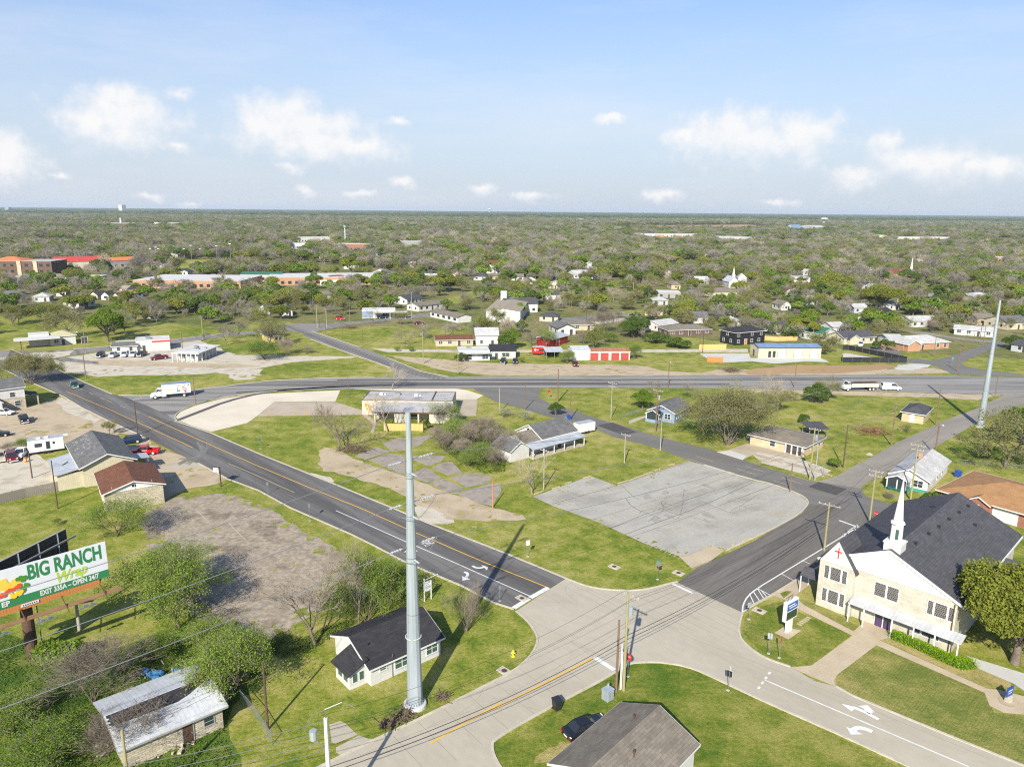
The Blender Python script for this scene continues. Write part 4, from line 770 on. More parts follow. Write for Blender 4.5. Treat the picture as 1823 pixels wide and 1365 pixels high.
# annex and side door awning
ax = MB(); ax.box(CW-.0, CW+9, 13, 23, -.1, 4.0); ax.build('annex_wall', 'stone_cream', ch); m = MB(); gable_roof(m, CW+.6, CW+9, 13, 23, 4.0, 2.2, .4, 'x', .18, .1); m.build('annex_roof', 'shingle_slate_x', ch)
MB().extrude_y([(13, 4.0), (23, 4.0), (18, 6.2)], -CW-9.02, -CW-9)
for k in range(5): window(ch, 'l', CW, CD, 4 + 4.4*k, 1.2, 1.2, 1.8, glass='stained', bars=1); window(ch, 'r', CW, CD, 4 + 4.4*k, 3.9, 1.2, 1.8, glass='stained', bars=1)
aw = MB(); aw.slabpoly([(-3.2, 1.2, 2.5), (-.02, 1.2, 2.5), (-.02, 2.6, 3.3), (-3.2, 2.6, 3.3)], .1); aw.slabpoly([(-3.2, 2.6, 3.3), (-.02, 2.6, 3.3), (-.02, 4.0, 2.5), (-3.2, 4.0, 2.5)], .1); awo = aw.build('side_awning', 'shingle_slate_x', ch)
for y in (1.3, 3.9): MB().box(-3.12, -3.0, y-.06, y+.06, 0, 2.45).build('awning_post', 'trim_white', ch)
# steeple: a part of the church
sp = g('B5', 672, 655, CH+CRISE); l = Matrix.Rotation(-crz, 3, 'Z') @ (sp - A_); sx, sy = CW/2, l.y+.6; wp = A_ + Matrix.Rotation(crz, 3, 'Z') @ Vector((sx, sy, 0)); ztop = zfor(wp.x, wp.y, 800 + 175/3.593); z0 = CH+CRISE-.9
st = MB().box(-.98, .98, -.98, .98, z0-.6, z0+1.65).box(-1.08, 1.08, -1.08, 1.08, z0+1.65, z0+1.8).build('steeple', 'trim_white', ch, loc=(sx, sy, 0))
def octo(m, prof): m.tube([(0,0,z) for r,z in prof], [r for r,z in prof], 8)
m = MB(); octo(m, [(.72, z0+1.8), (.68, z0+4.1)]); octo(m, [(.84, z0+4.1), (.84, z0+4.25), (.64, z0+4.4)]); m.build('lantern', 'trim_white', st)
m = MB(); octo(m, [(.58, z0+4.4), (.24, z0+4.4+(ztop-z0-4.4)*.6), (.03, ztop)]); m.build('spire', 'trim_white', st)
for a in (pi/8, pi/2+pi/8, pi+pi/8, 3*pi/2+pi/8): MB().box(-.18, .18, -.7, -.62, z0+2.2, z0+3.5).build('louvre', 'glass_green', st, rz=a)
# ------------------------------------------------------------------ hedge helper (leafy mass over a solid core)
def leafcloud(pts, size, seed, flat_=.0):
    rr = np.random.RandomState(seed); n = len(pts); c = np.array(pts, dtype=float)
    a = rr.normal(size=(n, 3)); a[:, 2] *= (1 - flat_); a /= np.linalg.norm(a, axis=1)[:, None]; b = np.cross(a, rr.normal(size=(n, 3))); b /= np.linalg.norm(b, axis=1)[:, None]
    s = size * rr.uniform(.6, 1.25, (n, 1)); v = np.stack([c - a*s - b*s*.6, c + a*s - b*s*.6, c + a*s + b*s*.6, c - a*s + b*s*.6], 1).reshape(-1, 3); return v
def qmesh(name, v, material):
    n = len(v) // 4; me = bpy.data.meshes.new(name); me.vertices.add(len(v)); me.vertices.foreach_set('co', v.astype(np.float32).ravel()); me.loops.add(4*n); me.polygons.add(n)
    me.loops.foreach_set('vertex_index', np.arange(4*n, dtype=np.int32)); me.polygons.foreach_set('loop_start', np.arange(0, 4*n, 4, dtype=np.int32)); me.polygons.foreach_set('loop_total', np.full(n, 4, dtype=np.int32))
    me.materials.append(MATS[material]); me.update(); me.validate(); return me
def hedge(label, pts, w, h, material, seed=1, dens=60, leaf=.13):
    t = thing('hedge', label, 'hedge', (pts[0].x, pts[0].y, 0)); rr = random.Random(seed); m = MB(); P3 = []
    for i in range(len(pts) - 1):
        a, b = pts[i] - pts[0], pts[i+1] - pts[0]; L_ = (b - a).length; k = max(1, int(L_ / .6))
        for j in range(k):
            c = a.lerp(b, (j + .5) / k); m.blob((c.x, c.y, h*.42), (w*.46, w*.46, h*.46), rr.randint(0, 99), 1, .15)
        for _ in range(int(L_ * dens)):
            c = a.lerp(b, rr.random()); th = rr.uniform(0, pi); ph = rr.uniform(0, 2*pi); r = rr.uniform(.88, 1.08)
            P3.append((c.x + w*.52*r*sin(th)*cos(ph), c.y + w*.52*r*sin(th)*sin(ph), max(.05, h*.48 + h*.52*r*cos(th))))
    m.build('branches', 'leaf_dark', t); o = bpy.data.objects.new('leaves', qmesh('leaves', leafcloud(P3, leaf, seed), material)); link(o, t); return t
hedge('long clipped bright lime green hedge along the front of the church', [g('b6', x, y) for x, y in ((715,835),(850,890),(1000,955),(1150,1030),(1280,1085),(1380,1085))], 1.5, 1.1, 'leaf_lime', 3, 1100, .05)
def block(t, x0, x1, y0, y1, h, rise, ridge, wall, rf, over=.3, names=('extension_wall', 'extension_roof'), fas=True):
    m = MB(); gable_wall(m, x0, x1, y0, y1, h, rise, ridge); m.build(names[0], wall, t); m = MB(); gable_roof(m, x0, x1, y0, y1, h, rise, over, ridge, .14, .1); r = m.build(names[1], rf + ('_x' if ridge == 'x' else '_y'), t)
    if fas:
        q = MB()
        if ridge == 'y':
            xc = (x0+x1)/2; s_ = rise/(xc-x0)
            for e in (-1, 1): q.beam((xc, y0-over-.02, h+rise+.0), (xc+e*(xc-x0+over), y0-over-.02, h-over*s_), .05, .18)
        else:
            for y in (y0-over-.02,): q.beam((x0-over, y, h-over*rise/((y1-y0)/2)), (x1+over, y, h-over*rise/((y1-y0)/2)), .05, .18)
        q.build('fascia', 'trim_white', r)
    return r
# ------------------------------------------------------------------ houses close by
t = house('white_house', 'white cottage with black shingle roof beside the tall steel pole', 'house', 'B2', (745,880), (1160,690), 8.0, 2.35, rise=1.75, rf='shingle_black', wins=[('f', 3.9, .75, 1.75, 1.25), ('f', 7.9, .75, 1.45, 1.25), ('f', 1.5, 1.35, .75, .5), ('r', 2.5, .8, 1.2, 1.2), ('r', 5.5, .8, 1.2, 1.2), ('l', 6.2, .9, 1.0, 1.1)], doors=[('b', 4)], glass='glass_green')
m = MB(); m.v = [(-2.1,.85,-.1),(0,.85,-.1),(0,3.9,-.1),(-2.1,3.9,-.1),(-2.1,.85,1.95),(0,.85,2.9),(0,3.9,2.9),(-2.1,3.9,1.95)]; m.f = [(0,1,5,4),(1,2,6,5),(2,3,7,6),(3,0,4,7),(4,5,6,7),(0,3,2,1)]; e = m.build('porch_wall', 'siding_white', t)
m = MB(); m.slabpoly([(-2.5, .45, 1.95), (.0, .45, 3.06), (.0, 4.3, 3.06), (-2.5, 4.3, 1.95)], .12); m.build('porch_roof', 'shingle_black_y', t)
for y in (1.7, 2.9): MB().box(-2.14, -2.1, y-.4, y+.4, .75, 1.6).build('window', 'glass_green', t)
MB().box(-1.75, -1.2, .81, .85, .7, 1.75).box(-.95, -.4, .81, .85, .7, 1.75).build('window', 'trim_white', t); MB().box(-1.72, -1.23, .795, .812, .75, 1.7).box(-.92, -.43, .795, .812, .75, 1.7).build('pane', 'glass_green', t); MB().tube([(2.6, -.1, .05), (2.6, -.1, 2.3), (2.6, -.25, 2.9)], .035, 6).build('service_mast', 'galv_dark', t)
for x, y in ((1.0, 2.2), (5.5, 5.5), (.8, 5.6)): MB().tube([(x, y, 3.0), (x, y, 3.75)], .06, 6).build('roof_vent', 'trim_black', t)
t = house('white_house', 'white house with weathered taupe roof beside the black sedan at the bottom edge', 'house', 'w', (3.9,56.0), (9.9,50.6), 10.6, 2.7, rise=1.75, ridge='y', rf='shingle_taupe', over=.35, wins=[('r', 3, .9, 1.1, 1.3), ('r', 7.5, .9, 1.1, 1.3), ('l', 3, .9, 1.1, 1.3), ('l', 8, .9, 1.1, 1.3), ('b', 2.5, .9, 1.1, 1.3), ('b', 5.8, .9, 1.1, 1.3)], doors=[('f', 4)])
for x, y in ((3.0, 8.2), (5.6, 4.2)): MB().tube([(x, y, 3.3), (x, y, 4.35)], .07, 6).tube([(x, y, 4.35), (x, y, 4.5)], .14, 8).build('roof_vent', 'steel_rust', t)
# derelict house with pale tin roof, bottom left
t = house('derelict_house', 'derelict stone cottage with peeling white tin roof and a fallen branch on it', 'house', 'w', (-34.9,57.7), (-28.2,63.6), 8.2, 2.5, rise=.95, wall='stone_white', rf='tin_white', over=.45, wins=[('f', 7.6, 1.0, .9, .8), ('r', 3, .9, 1.0, 1.1)], doors=[('f', 5.6, .95, 2.0, 'steel_rust')], trim='stucco_grey')
sl = .95 / 4.1
m = MB(); m.slabpoly([(-.35, 2.55, 2.5+2.55*sl+.15), (5.6, 2.35, 2.5+2.35*sl+.15), (6.9, 2.75, 2.5+2.75*sl+.15), (8.6, 3.6, 2.5+3.6*sl+.15), (8.2, 3.98, 2.5+3.98*sl+.15), (-.35, 3.98, 2.5+3.98*sl+.15)], .02); m.build('bare_strip', 'shingle_black_x', t)
for k in range(5): MB().box(-.5, -.2, 1.6+.45*k, 1.85+.45*k, 2.5+(1.7+.45*k)*sl+.13, 2.5+(1.7+.45*k)*sl+.17).build('sheathing_board', 'trim_white', t)
rr = random.Random(3)
fb = thing('fallen_branch', 'broken mossy branch lying across the ridge of the derelict cottage', 'branch', (-31.0, 66.6, 0)); m = MB(); m.tube([(2.6,1.6,2.6),(1.0,.6,3.9),(-.6,-.9,3.75),(-2.0,-2.1,3.4)], [.2,.16,.11,.05], 7); L3 = []
for k in range(34): a_ = rr.uniform(-.8, .9); p = Vector((a_*-1.6+.2, a_*-1.5, 3.8 - abs(a_)*.2)); e_ = p + Vector((rr.gauss(-.3,.7), rr.gauss(-.3,.6), rr.uniform(-.1,.5))); m.tube([p, e_], [.05,.02], 4); L3 += [tuple(e_ + Vector((rr.gauss(0,.22), rr.gauss(0,.22), rr.gauss(0,.15)))) for _ in range(14)]
m.build('limb', 'bark', fb); link(bpy.data.objects.new('moss', qmesh('moss', leafcloud(L3, .08, 4), 'leaf_bud')), fb)
heap = thing('debris_heap', 'heap of broken stone and boards below the derelict cottage wall', 'debris', g('b5', 700, 1100)); m = MB()
for k in range(70): m.cbox((rr.gauss(0, 2.2), rr.gauss(-.5, .8), rr.uniform(0, .35)), (rr.uniform(.12, .55), rr.uniform(.12, .4), rr.uniform(.08, .3)), rr.uniform(0, 3))
m.build('rubble', 'stone_white', heap); m = MB()
for k in range(26): a = Vector((rr.gauss(0, 2), rr.gauss(0, .7), rr.uniform(.1, .5))); m.beam(a, a + Vector((rr.uniform(-1.3, 1.3), rr.uniform(-.9, .9), rr.uniform(-.2, .4))), .12, .04)
m.build('boards', 'fence_grey', heap)
tp = thing('junk_pile', 'pile of junk under blue tarps behind the derelict cottage', 'junk pile', g('b5', 640, 400)); m = MB()
for k in range(9): m.blob((rr.gauss(0, 1.2), rr.gauss(0, .45), .35), (rr.uniform(.3, .7), rr.uniform(.3, .5), rr.uniform(.25, .5)), k, 1, .3)
m.build('tarp', 'tarp_blue', tp); m = MB()
for k in range(30): a = Vector((rr.gauss(0, 1.3), rr.gauss(0, .6), rr.uniform(.2, .8))); m.beam(a, a + Vector((rr.uniform(-.6, .6), rr.uniform(-.6, .6), rr.uniform(-.2, .4))), .1, .05)
m.build('scrap', 'fence_grey', tp)
# stone shop with brown roof, grey roofed workshop behind, white building at the left edge
t = house('stone_shop', 'stone shop with brown shingle gable roof beside the arterial road', 'shop', 'L5', (720,1040), (1112,965), 11.5, 3.6, rise=1.35, ridge='y', wall='stone_white', rf='shingle_brown', over=.45, wins=[('l', 3, 1.0, 1.2, 1.2), ('l', 7, 1.0, 1.2, 1.2), ('r', 2.5, .8, 2.0, 1.6), ('r', 8.5, .8, 2.0, 1.6)], doors=[('r', 5.5), ('l', 9.8, 1, 2.1, 'door_white')])
MB().extrude_y([(.0, 3.45), (9.0, 3.45), (4.5, 4.9)], -.06, .0).build('gable_board', 'trim_white', t); MB().box(4.2, 4.8, -.1, -.06, 3.9, 4.3).build('gable_vent', 'trim_black', t)
for x in (1.2, 4.6, 7.3): MB().tube([(x, -.1, 3.5), (x, -.1, 5.2 - abs(x-4.5)*.2)], .03, 5).build('vent_pipe', 'trim_white', t)
t = house('workshop', 'workshop with patched grey gable roof behind the brown roofed stone shop', 'workshop', 'w', (-77.9,127.5), (-71.2,132.6), 17, 4.0, rise=1.75, ridge='y', wall='metal_cream', rf='shingle_grey', over=.6, wins=[('r', 4, 1, 1.4, 1.2), ('r', 12, 1, 1.4, 1.2)], doors=[('r', 8)])
MB().box(-4.0, -.01, .6, 11, -.1, 3.0).build('lean_to_wall', 'metal_cream', t); m = MB(); m.slabpoly([(-4.4, .2, 3.05), (.0, .2, 3.75), (.0, 11.4, 3.75), (-4.4, 11.4, 3.05)], .12); lr = m.build('lean_to_roof', 'tin_grey_y', t); MB().beam((-2.6, 5, 3.4), (-1.6, 5.6, 3.75), .12, .12).build('roof_rail', 'trim_black', lr)
m = MB(); m.slabpoly([(6.9+.1, 3.0, 3.1), (11.8, 3.0, 2.75), (11.8, 6.2, 2.75), (8.5, 6.2, 3.1)], .15); m.build('canopy', 'tin_grey_x', t)
for y in (3.2, 6.0): MB().box(11.4, 11.55, y-.07, y+.07, 0, 2.6).build('canopy_post', 'galv_dark', t)
m = MB()
for k in range(40): yy = rr.uniform(6, 16.5); xx = rr.uniform(.2, 3.4); zz = 4.0 + xx*(1.75/4.2) + .17; m.cbox((xx, yy, zz), (rr.uniform(.2, .5), rr.uniform(.08, .2), .05), rr.uniform(0, 1))
m.build('loose_shingle', 'shingle_pale_x', lr); lr.children[-1]['kind'] = 'stuff'
bL = g('L5', 180, 325); uL = (g('L5', 180, 325) - g('L5', 0, 350)).normalized(); aL = bL - uL * 15
t = house('white_building', 'two storey white and stone building with grey roof at the left edge', 'building', 'w', (aL.x, aL.y), (bL.x, bL.y), 10, 5.6, rise=1.6, wall='stone_white', rf='shingle_grey', wins=[('f', 12.4, 3.3, 1.1, 1.1), ('f', 13.3, .9, 1.2, 1.2), ('f', 7, 3.3, 1.1, 1.1), ('f', 3, 3.3, 1.1, 1.1), ('r', 5, 3.3, 1.1, 1.1)], doors=[('f', 9.5)])
MB().box(-.02, 15.02, -.03, .0, 3.0, 5.55).build('upper_siding', 'siding_white', t); block(t, 5.8, 9.6, -4.0, -.02, 3.2, 1.6, 'y', 'stucco_white', 'shingle_grey', names=('porch_wall', 'porch_roof')); m = MB(); m.slabpoly([(15.0, 1, 3.4), (18.2, 1, 2.7), (18.2, 6, 2.7), (15.0, 6, 3.4)], .15); m.build('side_porch_roof', 'shingle_slate_y', t)
for y in (1.3, 5.7): MB().box(17.7, 18.0, y-.15, y+.15, 0, 2.7).build('porch_post', 'stone_white', t)
q = MB()
for k in range(12): q.box(.4+1.2*k, .5+1.2*k, 5, 5.1, 7.1, 8.0)
q.box(.3, 14.2, 4.95, 5.1, 7.9, 8.0); q.build('roof_railing', 'steel_rust', t)
# low closed restaurant with painted wall
t = house('closed_restaurant', 'low pale building with flat grey roof and orange painted wall by the highway', 'building', 'w', (-37.3,178.6), (-14.7,178.3), 9.6, 3.3, 'flat', wall='stucco_cream', rf='roof_flat_grey', wins=[('r', 5, .8, 1.6, 1.2)], doors=[('r', 2.5), ('b', 10)], trim='trim_brown')
MB().box(17.3, 17.5, .2, 9.4, 3.4, 3.95).build('parapet', 'trim_brown', t)
MB().box(17.6, 22.55, -6.9, -.01, -.1, 2.5).box(4.2, 17.6, -3.4, -.01, -.1, 2.6).build('front_wall', 'stucco_cream', t); m = MB(); m.slabpoly([(4.0, -7.0, 2.62), (22.7, -7.0, 2.62), (22.7, -.02, 3.35), (4.0, -.02, 3.35)], .22); fr_ = m.build('front_roof', 'roof_flat_grey', t); MB().box(4.0, 22.7, -7.08, -7.0, 2.3, 2.64).build('fascia', 'trim_brown', fr_)
for x in (4.3, 9.2, 11.6, 14.8): MB().box(x, x+.35 if x != 9.2 else x+2.2, -6.9, -6.5, 0, 2.45).build('column', 'stucco_cream', t)
for x in (6, 13.2): MB().box(x-1.2, x+1.2, -3.46, -3.41, .6, 2.2).build('window', 'glass', t)
for x, y in ((3.8, 6), (12.9, 5)): MB().cbox((x, y, 3.75), (.9, .8, .8)).cbox((x+.9, y+.2, 3.6), (.5, .5, .5)).build('roof_unit', 'trim_white', t)
m = MB()
for (x, z, r) in ((1.2, 2.2, .55), (1.5, 1.75, .6), (.9, 2.7, .28), (3.6, 1.6, .45), (4.0, 1.1, .35), (2.9, .9, .45), (2.3, .75, .3)): m.tube([(x, -.012, z), (x, -.03, z)], r, 9)
m.build('mural', 'orange', t); m = MB()
for (x, z, r) in ((1.25, 2.0, .3), (3.7, 1.4, .22), (1.6, 1.5, .22)): m.tube([(x, -.03, z), (x, -.034, z)], r, 9)
m.build('mural', 'wrap_yellow', t); MB().box(4.25, 4.55, -3.46, -3.41, .7, 2.2).build('door', 'paint_blue', t)
# gabled house with tin porch in the middle block
t = house('grey_roof_house', 'white gabled house with grey shingle roof and long tin porch beside the cargo trailer', 'house', 'w', (6.5,150.2), (14.2,156.6), 8.2, 3.0, rise=2.1, rf='shingle_grey', over=.35, wins=[('f', 2, .9, 1.1, 1.3), ('f', 7.5, .9, 1.1, 1.3), ('r', 4, .9, 1.1, 1.3)], doors=[('f', 5)])
porch(t, -4.6, 10.2, 2.5, 2.2, .6, 'tin_grey_x', nposts=6); block(t, -4.5, 0, .3, 6.5, 2.8, 1.4, 'x', 'siding_white', 'shingle_taupe'); MB().tube([(-.37, 4.1, 4.1), (-.42, 4.1, 4.1)], .35, 10).build('gable_vent', 'trim_black', t); block(t, -9.5, -4.52, -1.0, 5.0, 2.4, 1.5, 'y', 'siding_white', 'shingle_grey', names=('shed_wall', 'shed_roof'))
t = house('blue_house', 'small light blue house with grey roof and front porch by the side street', 'house', 'b4', (165,315), (385,352), 10.1, 2.5, rise=1.5, ridge='y', wall='siding_blue', rf='shingle_grey', over=.4, wins=[('f', 4.9, .8, 1.5, 1.2), ('r', 2, .8, 1.0, 1.2), ('r', 5, .8, 1.5, 1.2), ('r', 8, .9, .8, 1.0)], doors=[('f', 1.6)])
block(t, .3, 3.6, -2.2, -.02, 2.2, .9, 'y', 'glass', 'shingle_grey', .25, ('porch_wall', 'porch_roof')); MB().box(.2, 3.7, -2.4, -.02, -.05, .7).build('porch_base', 'siding_blue', t)
for x in (.35, 3.5): MB().box(x-.1, x+.1, -2.35, -2.2, .7, 2.2).build('porch_post', 'trim_white', t)
t = house('stone_bungalow', 'low tan stone bungalow with taupe hip roof behind the patterned garden bed', 'house', 'b4', (1030,530), (1490,640), (1670,560), 2.35, 'hip', 1.35, 'brick_tan', 'shingle_taupe', over=.5, wins=[('f', 5.2, .8, 1.1, 1.2), ('r', 4, .9, 1.2, 1.2), ('r', 7.5, .9, 1.0, 1.0)], doors=[])
MB().box(8.2, 11.9, -.03, .0, .1, 2.2).build('porch_shade_panel', 'door_dark', t)  # flat dark panel on the wall, its colour stands for the inset porch's shade
for x in (8.3, 9.6, 10.9, 11.9): MB().box(x-.13, x+.13, -.45, -.2, 0, 2.3).build('porch_post', 'trim_white', t)
t = house('garden_shed', 'small cream shed with dark slate hip roof standing alone in the meadow', 'shed', 'L8', (1030,395), (1170,418), (1248,375), 2.5, 'hip', 1.3, 'siding_tan', 'shingle_slate', wins=[], doors=[('f', 2.3, .9, 2.0, 'door_white')])
t = house('green_trim_house', 'white house with grey roof and teal porch across the street behind the church', 'house', 'L8', (955,810), (1195,865), 15.6, 2.5, rise=1.5, ridge='y', rf='shingle_pale', wins=[('f', 4.7, .9, 1.6, 1.2), ('r', 3, .9, 1.0, 1.2), ('r', 7, .9, 1.0, 1.2), ('r', 11, .9, 1.0, 1.2)], doors=[('f', 1.8)], chimney=(.45, .55, 'brick_orange'))
MB().box(-.1, 6.4, -.05, .0, -.05, .55).box(-.1, 3.6, -2.4, -.05, -.05, .55).build('porch_base', 'teal', t); block(t, 0, 3.5, -2.4, -.06, 2.25, .8, 'y', 'glass', 'shingle_pale', .25, ('porch_wall', 'porch_roof'))
for x in (.1, 1.8, 3.4): MB().box(x-.09, x+.09, -2.55, -2.4, .5, 2.2).build('porch_post', 'trim_white', t)
a = Vector((75.9, 123.3, 0)); u = Vector((83.7-75.9, 113.3-123.3, 0)).normalized(); b = a + u * 18
t = house('brick_ranch_house', 'red brick ranch house with rust brown roof and white garage door at the right edge', 'house', 'w', (a.x, a.y), (b.x, b.y), 15, 2.7, 'hip', 2.0, 'brick_red', 'shingle_rust', over=.7, wins=[('f', 3, .8, 2.2, 1.3)], doors=[('f', 6.2, 1.0, 2.1, 'door_white'), ('f', 10.2, 3.6, 2.2, 'door_white')])
block(t, 4.8, 8.0, -1.0, 0.6, 2.7, .9, 'y', 'brick_red', 'shingle_rust', .4, ('entry_wall', 'entry_roof')); MB().box(5.4, 6.6, -1.05, -1.0, .1, 2.2).build('door', 'door_white', t)
for k in range(6): MB().tube([(11+.8*k, 6+.6*(k%2), 3.9), (11+.8*k, 6+.6*(k%2), 4.9)], .06, 6).build('roof_vent', 'galvanised', t)
# ------------------------------------------------------------------ across the highway
t = house('tan_metal_workshop', 'new cream metal workshop with low blue roof and white roller doors', 'workshop', 'a5', (880,1160), (1535,1160), 8.5, 3.7, rise=.75, wall='metal_cream', rf='tin_blue', over=.15, wins=[('f', 4.0, .4, .8, 2.0), ('f', 5.6, .4, .8, 2.0)], doors=[('f', 8.4, 3.0, 3.0, 'door_white'), ('f', 14.2, 3.0, 3.0, 'door_white'), ('f', 20, 3.0, 3.0, 'door_white'), ('l', 4)], trim='trim_black')
t = house('red_door_garage', 'long white garage with four red doors and rusty roof beside the highway', 'garage', 'a4', (885,1182), (1300,1180), 7, 2.9, rise=.6, wall='metal_white', rf='tin_rust', over=.2, wins=[], doors=[('f', 1.45, 2.8, 2.5, 'door_red'), ('f', 5.0, 2.8, 2.5, 'door_red'), ('f', 8.7, 2.8, 2.5, 'door_red'), ('f', 12.0, 2.8, 2.5, 'door_red')])
t = house('white_tin_hall', 'white metal hall with pale tin roof joined to the garage with red doors', 'hall', 'a4', (702,1186), (880,1183), 8.5, 3.4, rise=.9, wall='metal_white', rf='tin_white', over=.2, wins=[], doors=[('f', 1.4, 1.0, 2.1, 'door_white')])
t = house('black_house', 'new black two storey house with black roof behind the tan workshop', 'house', 'w', (85.7,281.3), (99.1,288.0), 8.5, 5.0, 'hip', 1.7, 'siding_black', 'shingle_black', wins=[('f', 1.5, 3.4, 1.0, 1.3), ('f', 8.3, 3.4, 1.0, 1.3), ('f', 13, 3.4, 1.0, 1.3), ('f', 1.5, .9, 1.0, 1.2), ('f', 8.3, .9, 1.0, 1.2), ('f', 12, .9, 1.0, 1.2), ('l', 2, .9, .9, 1.2), ('l', 4, 3.4, .9, 1.2), ('l', 6, .9, .9, 1.2)], doors=[('f', 5.2, 1.2, 2.2, 'wood_orange')], far=False)
t = house('white_shop', 'white shop with flat tin roof and dark storefront beside a round shrub', 'shop', 'a3', (1275,1192), (1598,1186), 8, 3.0, 'flat', wall='stucco_white', rf='roof_membrane', wins=[('f', 3.2, .4, 2.4, 1.9), ('f', 9, .6, 2.0, 1.6)], doors=[('f', 5.8, 1.0, 2.1, 'door_white')], far=False); MB().box(-.3, 11.6, -1.8, -.01, 2.7, 2.85).build('awning', 'tin_white_x', t)
p_, q_ = g('a3', 1602, 1168), g('a4', 105, 1168)
t = house('black_roof_shop', 'white shop with black sloping roof and large front windows facing the highway', 'shop', 'w', (p_.x, p_.y), (q_.x, q_.y), 7, 2.8, 'shed', 1.1, 'stucco_white', 'shingle_black', wins=[('f', 5.4, .8, 2.6, 1.3)], doors=[('f', 2.2)], far=False); MB().box(3.9, 4.3, -.08, -.03, .5, 1.3).box(6.9, 7.2, -.08, -.03, .5, 1.2).build('sign_panel', 'lime', t)
t = house('orange_brick_house', 'orange brick house with patched pale grey hip roof on the corner lot', 'house', 'a6', (570,1085), (1050,1060), 11, 2.7, 'hip', 2.0, 'brick_orange', 'shingle_pale', wins=[('f', 3.5, .7, 1.8, 1.4), ('f', 16, .8, 1.2, 1.3), ('f', 19.5, .8, 1.2, 1.3)], doors=[('f', 9)], far=False); block(t, .3, 6.0, -2.0, 2, 2.6, 1.4, 'y', 'brick_orange', 'shingle_pale', .4, ('entry_wall', 'entry_roof'))
t = house('white_garage', 'white garage with dark panel for its shaded open bay beside the orange brick house', 'garage', 'a6', (418,1018), (572,1018), 8, 2.4, rise=1.0, rf='shingle_pale', wins=[], doors=[('f', 2.0, 2.8, 2.0, 'door_dark')], far=False)  # dark closed panel painted in for the shade inside the open bay
t = house('white_long_house', 'long low white house with pale grey roof beside the upper street', 'house', 'a6', (1105,912), (1515,945), 8, 2.5, rise=1.2, rf='shingle_pale', far=False)
t = house('cream_brick_house', 'cream house with black shingle roof behind the black yard fence', 'house', 'w', tuple(g('a5', 1775, 1018).xy), tuple(g('a6', 275, 1003).xy), 9, 2.6, rise=1.9, ridge='x', wall='siding_cream', rf='shingle_slate', far=False); block(t, 1.5, 6, -1.6, 2, 2.5, 1.3, 'y', 'siding_cream', 'shingle_slate', .4, ('entry_wall', 'entry_roof'))
t = house('brown_brick_house', 'long low brown brick house with taupe roof beside a green lawn', 'house', 'w', tuple(g('a4', 1700, 935).xy), tuple(g('a5', 385, 920).xy), 10, 2.6, 'hip', 1.5, 'brick_brown', 'shingle_taupe', far=False)
t = house('red_barn', 'dark red barn with weathered tin roof among trees behind the red trailer', 'barn', 'a4', (490,1045), (650,1000), 7, 3.0, rise=.9, wall='siding_red', rf='tin_grey', wins=[], doors=[('f', 4, 2.6, 2.3, 'door_red')], far=False)
t = house('white_wing_house', 'white house with grey roof and dark gable trim behind the red barn', 'house', 'a4', (550,922), (732,915), 12, 2.9, rise=1.6, ridge='y', rf='shingle_grey', trim='trim_black', far=False)
gs = house('old_filling_station', 'small white former filling station with tan hip roof and canopy at the upper left', 'shop', 'a1', (530,1033), (800,1012), 8, 3.4, 'hip', 1.6, 'stucco_white', 'roof_old_tan', wins=[('f', 2, .9, 1.4, 1.2)], doors=[('f', 4.2), ('f', 11, 2.0, 2.4, 'door_dark')], far=False); MB().box(-6.5, 0, 1.5, 8.5, -.1, 4.2).build('rear_wall', 'stucco_white', gs); MB().box(-11, 3.2, -4.5, 1.45, 3.2, 3.55).build('canopy', 'roof_membrane', gs)
for x, y in ((-9, -4), (-9, .9)): MB().box(x-.12, x+.12, y-.12, y+.12, 0, 3.2).build('canopy_post', 'steel_rust', gs)
t = house('red_stripe_restaurant', 'white restaurant with red stripe round its raised flat roof behind parked trucks', 'restaurant', 'a1', (1430,1095), (1785,1072), 9, 3.4, 'flat', wall='stucco_white', rf='roof_membrane', wins=[('r', 4, .8, 2, 1.4)], doors=[('f', 2.5)], trim='trim_white', far=False); MB().box(5.2, 11.2, -.06, -.01, 3.0, 3.5).build('stripe', 'paint_red', t); MB().box(-6.5, -.01, 1, 8, -.1, 2.8).build('side_wall', 'stucco_white', t); MB().box(-6.6, -.01, .9, 8.1, 2.8, 3.0).build('side_roof', 'roof_membrane', t); MB().cbox((4, 4, 4.2), (1.4, 1.4, 1.2)).build('cooling_unit', 'galv_dark', t)
t = house('grey_front_shop', 'small grey roofed shop front behind the row of parked pickups', 'shop', 'a1', (1180,1112), (1440,1100), 5, 2.5, rise=1.0, wall='stucco_white', rf='shingle_grey', far=False)
t = house('drive_in_hut', 'small white drive-in hut with wide flat roof in the gravel lot', 'kiosk', 'a2', (110,1188), (310,1193), 13, 2.6, 'flat', wall='stucco_white', rf='roof_membrane', wins=[('f', 1.6, .9, 1.3, 1.2), ('f', 4.8, .9, 1.3, 1.2), ('r', 4, .9, 1.3, 1.2)], doors=[('r', 8)], far=False); MB().box(-1.6, 8.0, -1.8, 14.2, 2.75, 3.0).build('roof_overhang', 'roof_membrane', t)
for k in range(6): MB().cbox((2+.8*k, 5+(k%3), 3.2), (.8, .7, .5)).build('roof_unit', 'galv_dark', t) if k % 2 else None
for i_, (x, y) in enumerate([(a, -1.6) for a in (-1.2, .4, 2, 3.6, 5.2, 6.8)] + [(7.6, b) for b in (1, 3.5, 6, 8.5, 11)]): shared('dpost', lambda: MB().box(-.12, .12, -.12, .12, 0, 2.74).mesh('post', 'trim_white'), 'post', t, (x, y, 0))
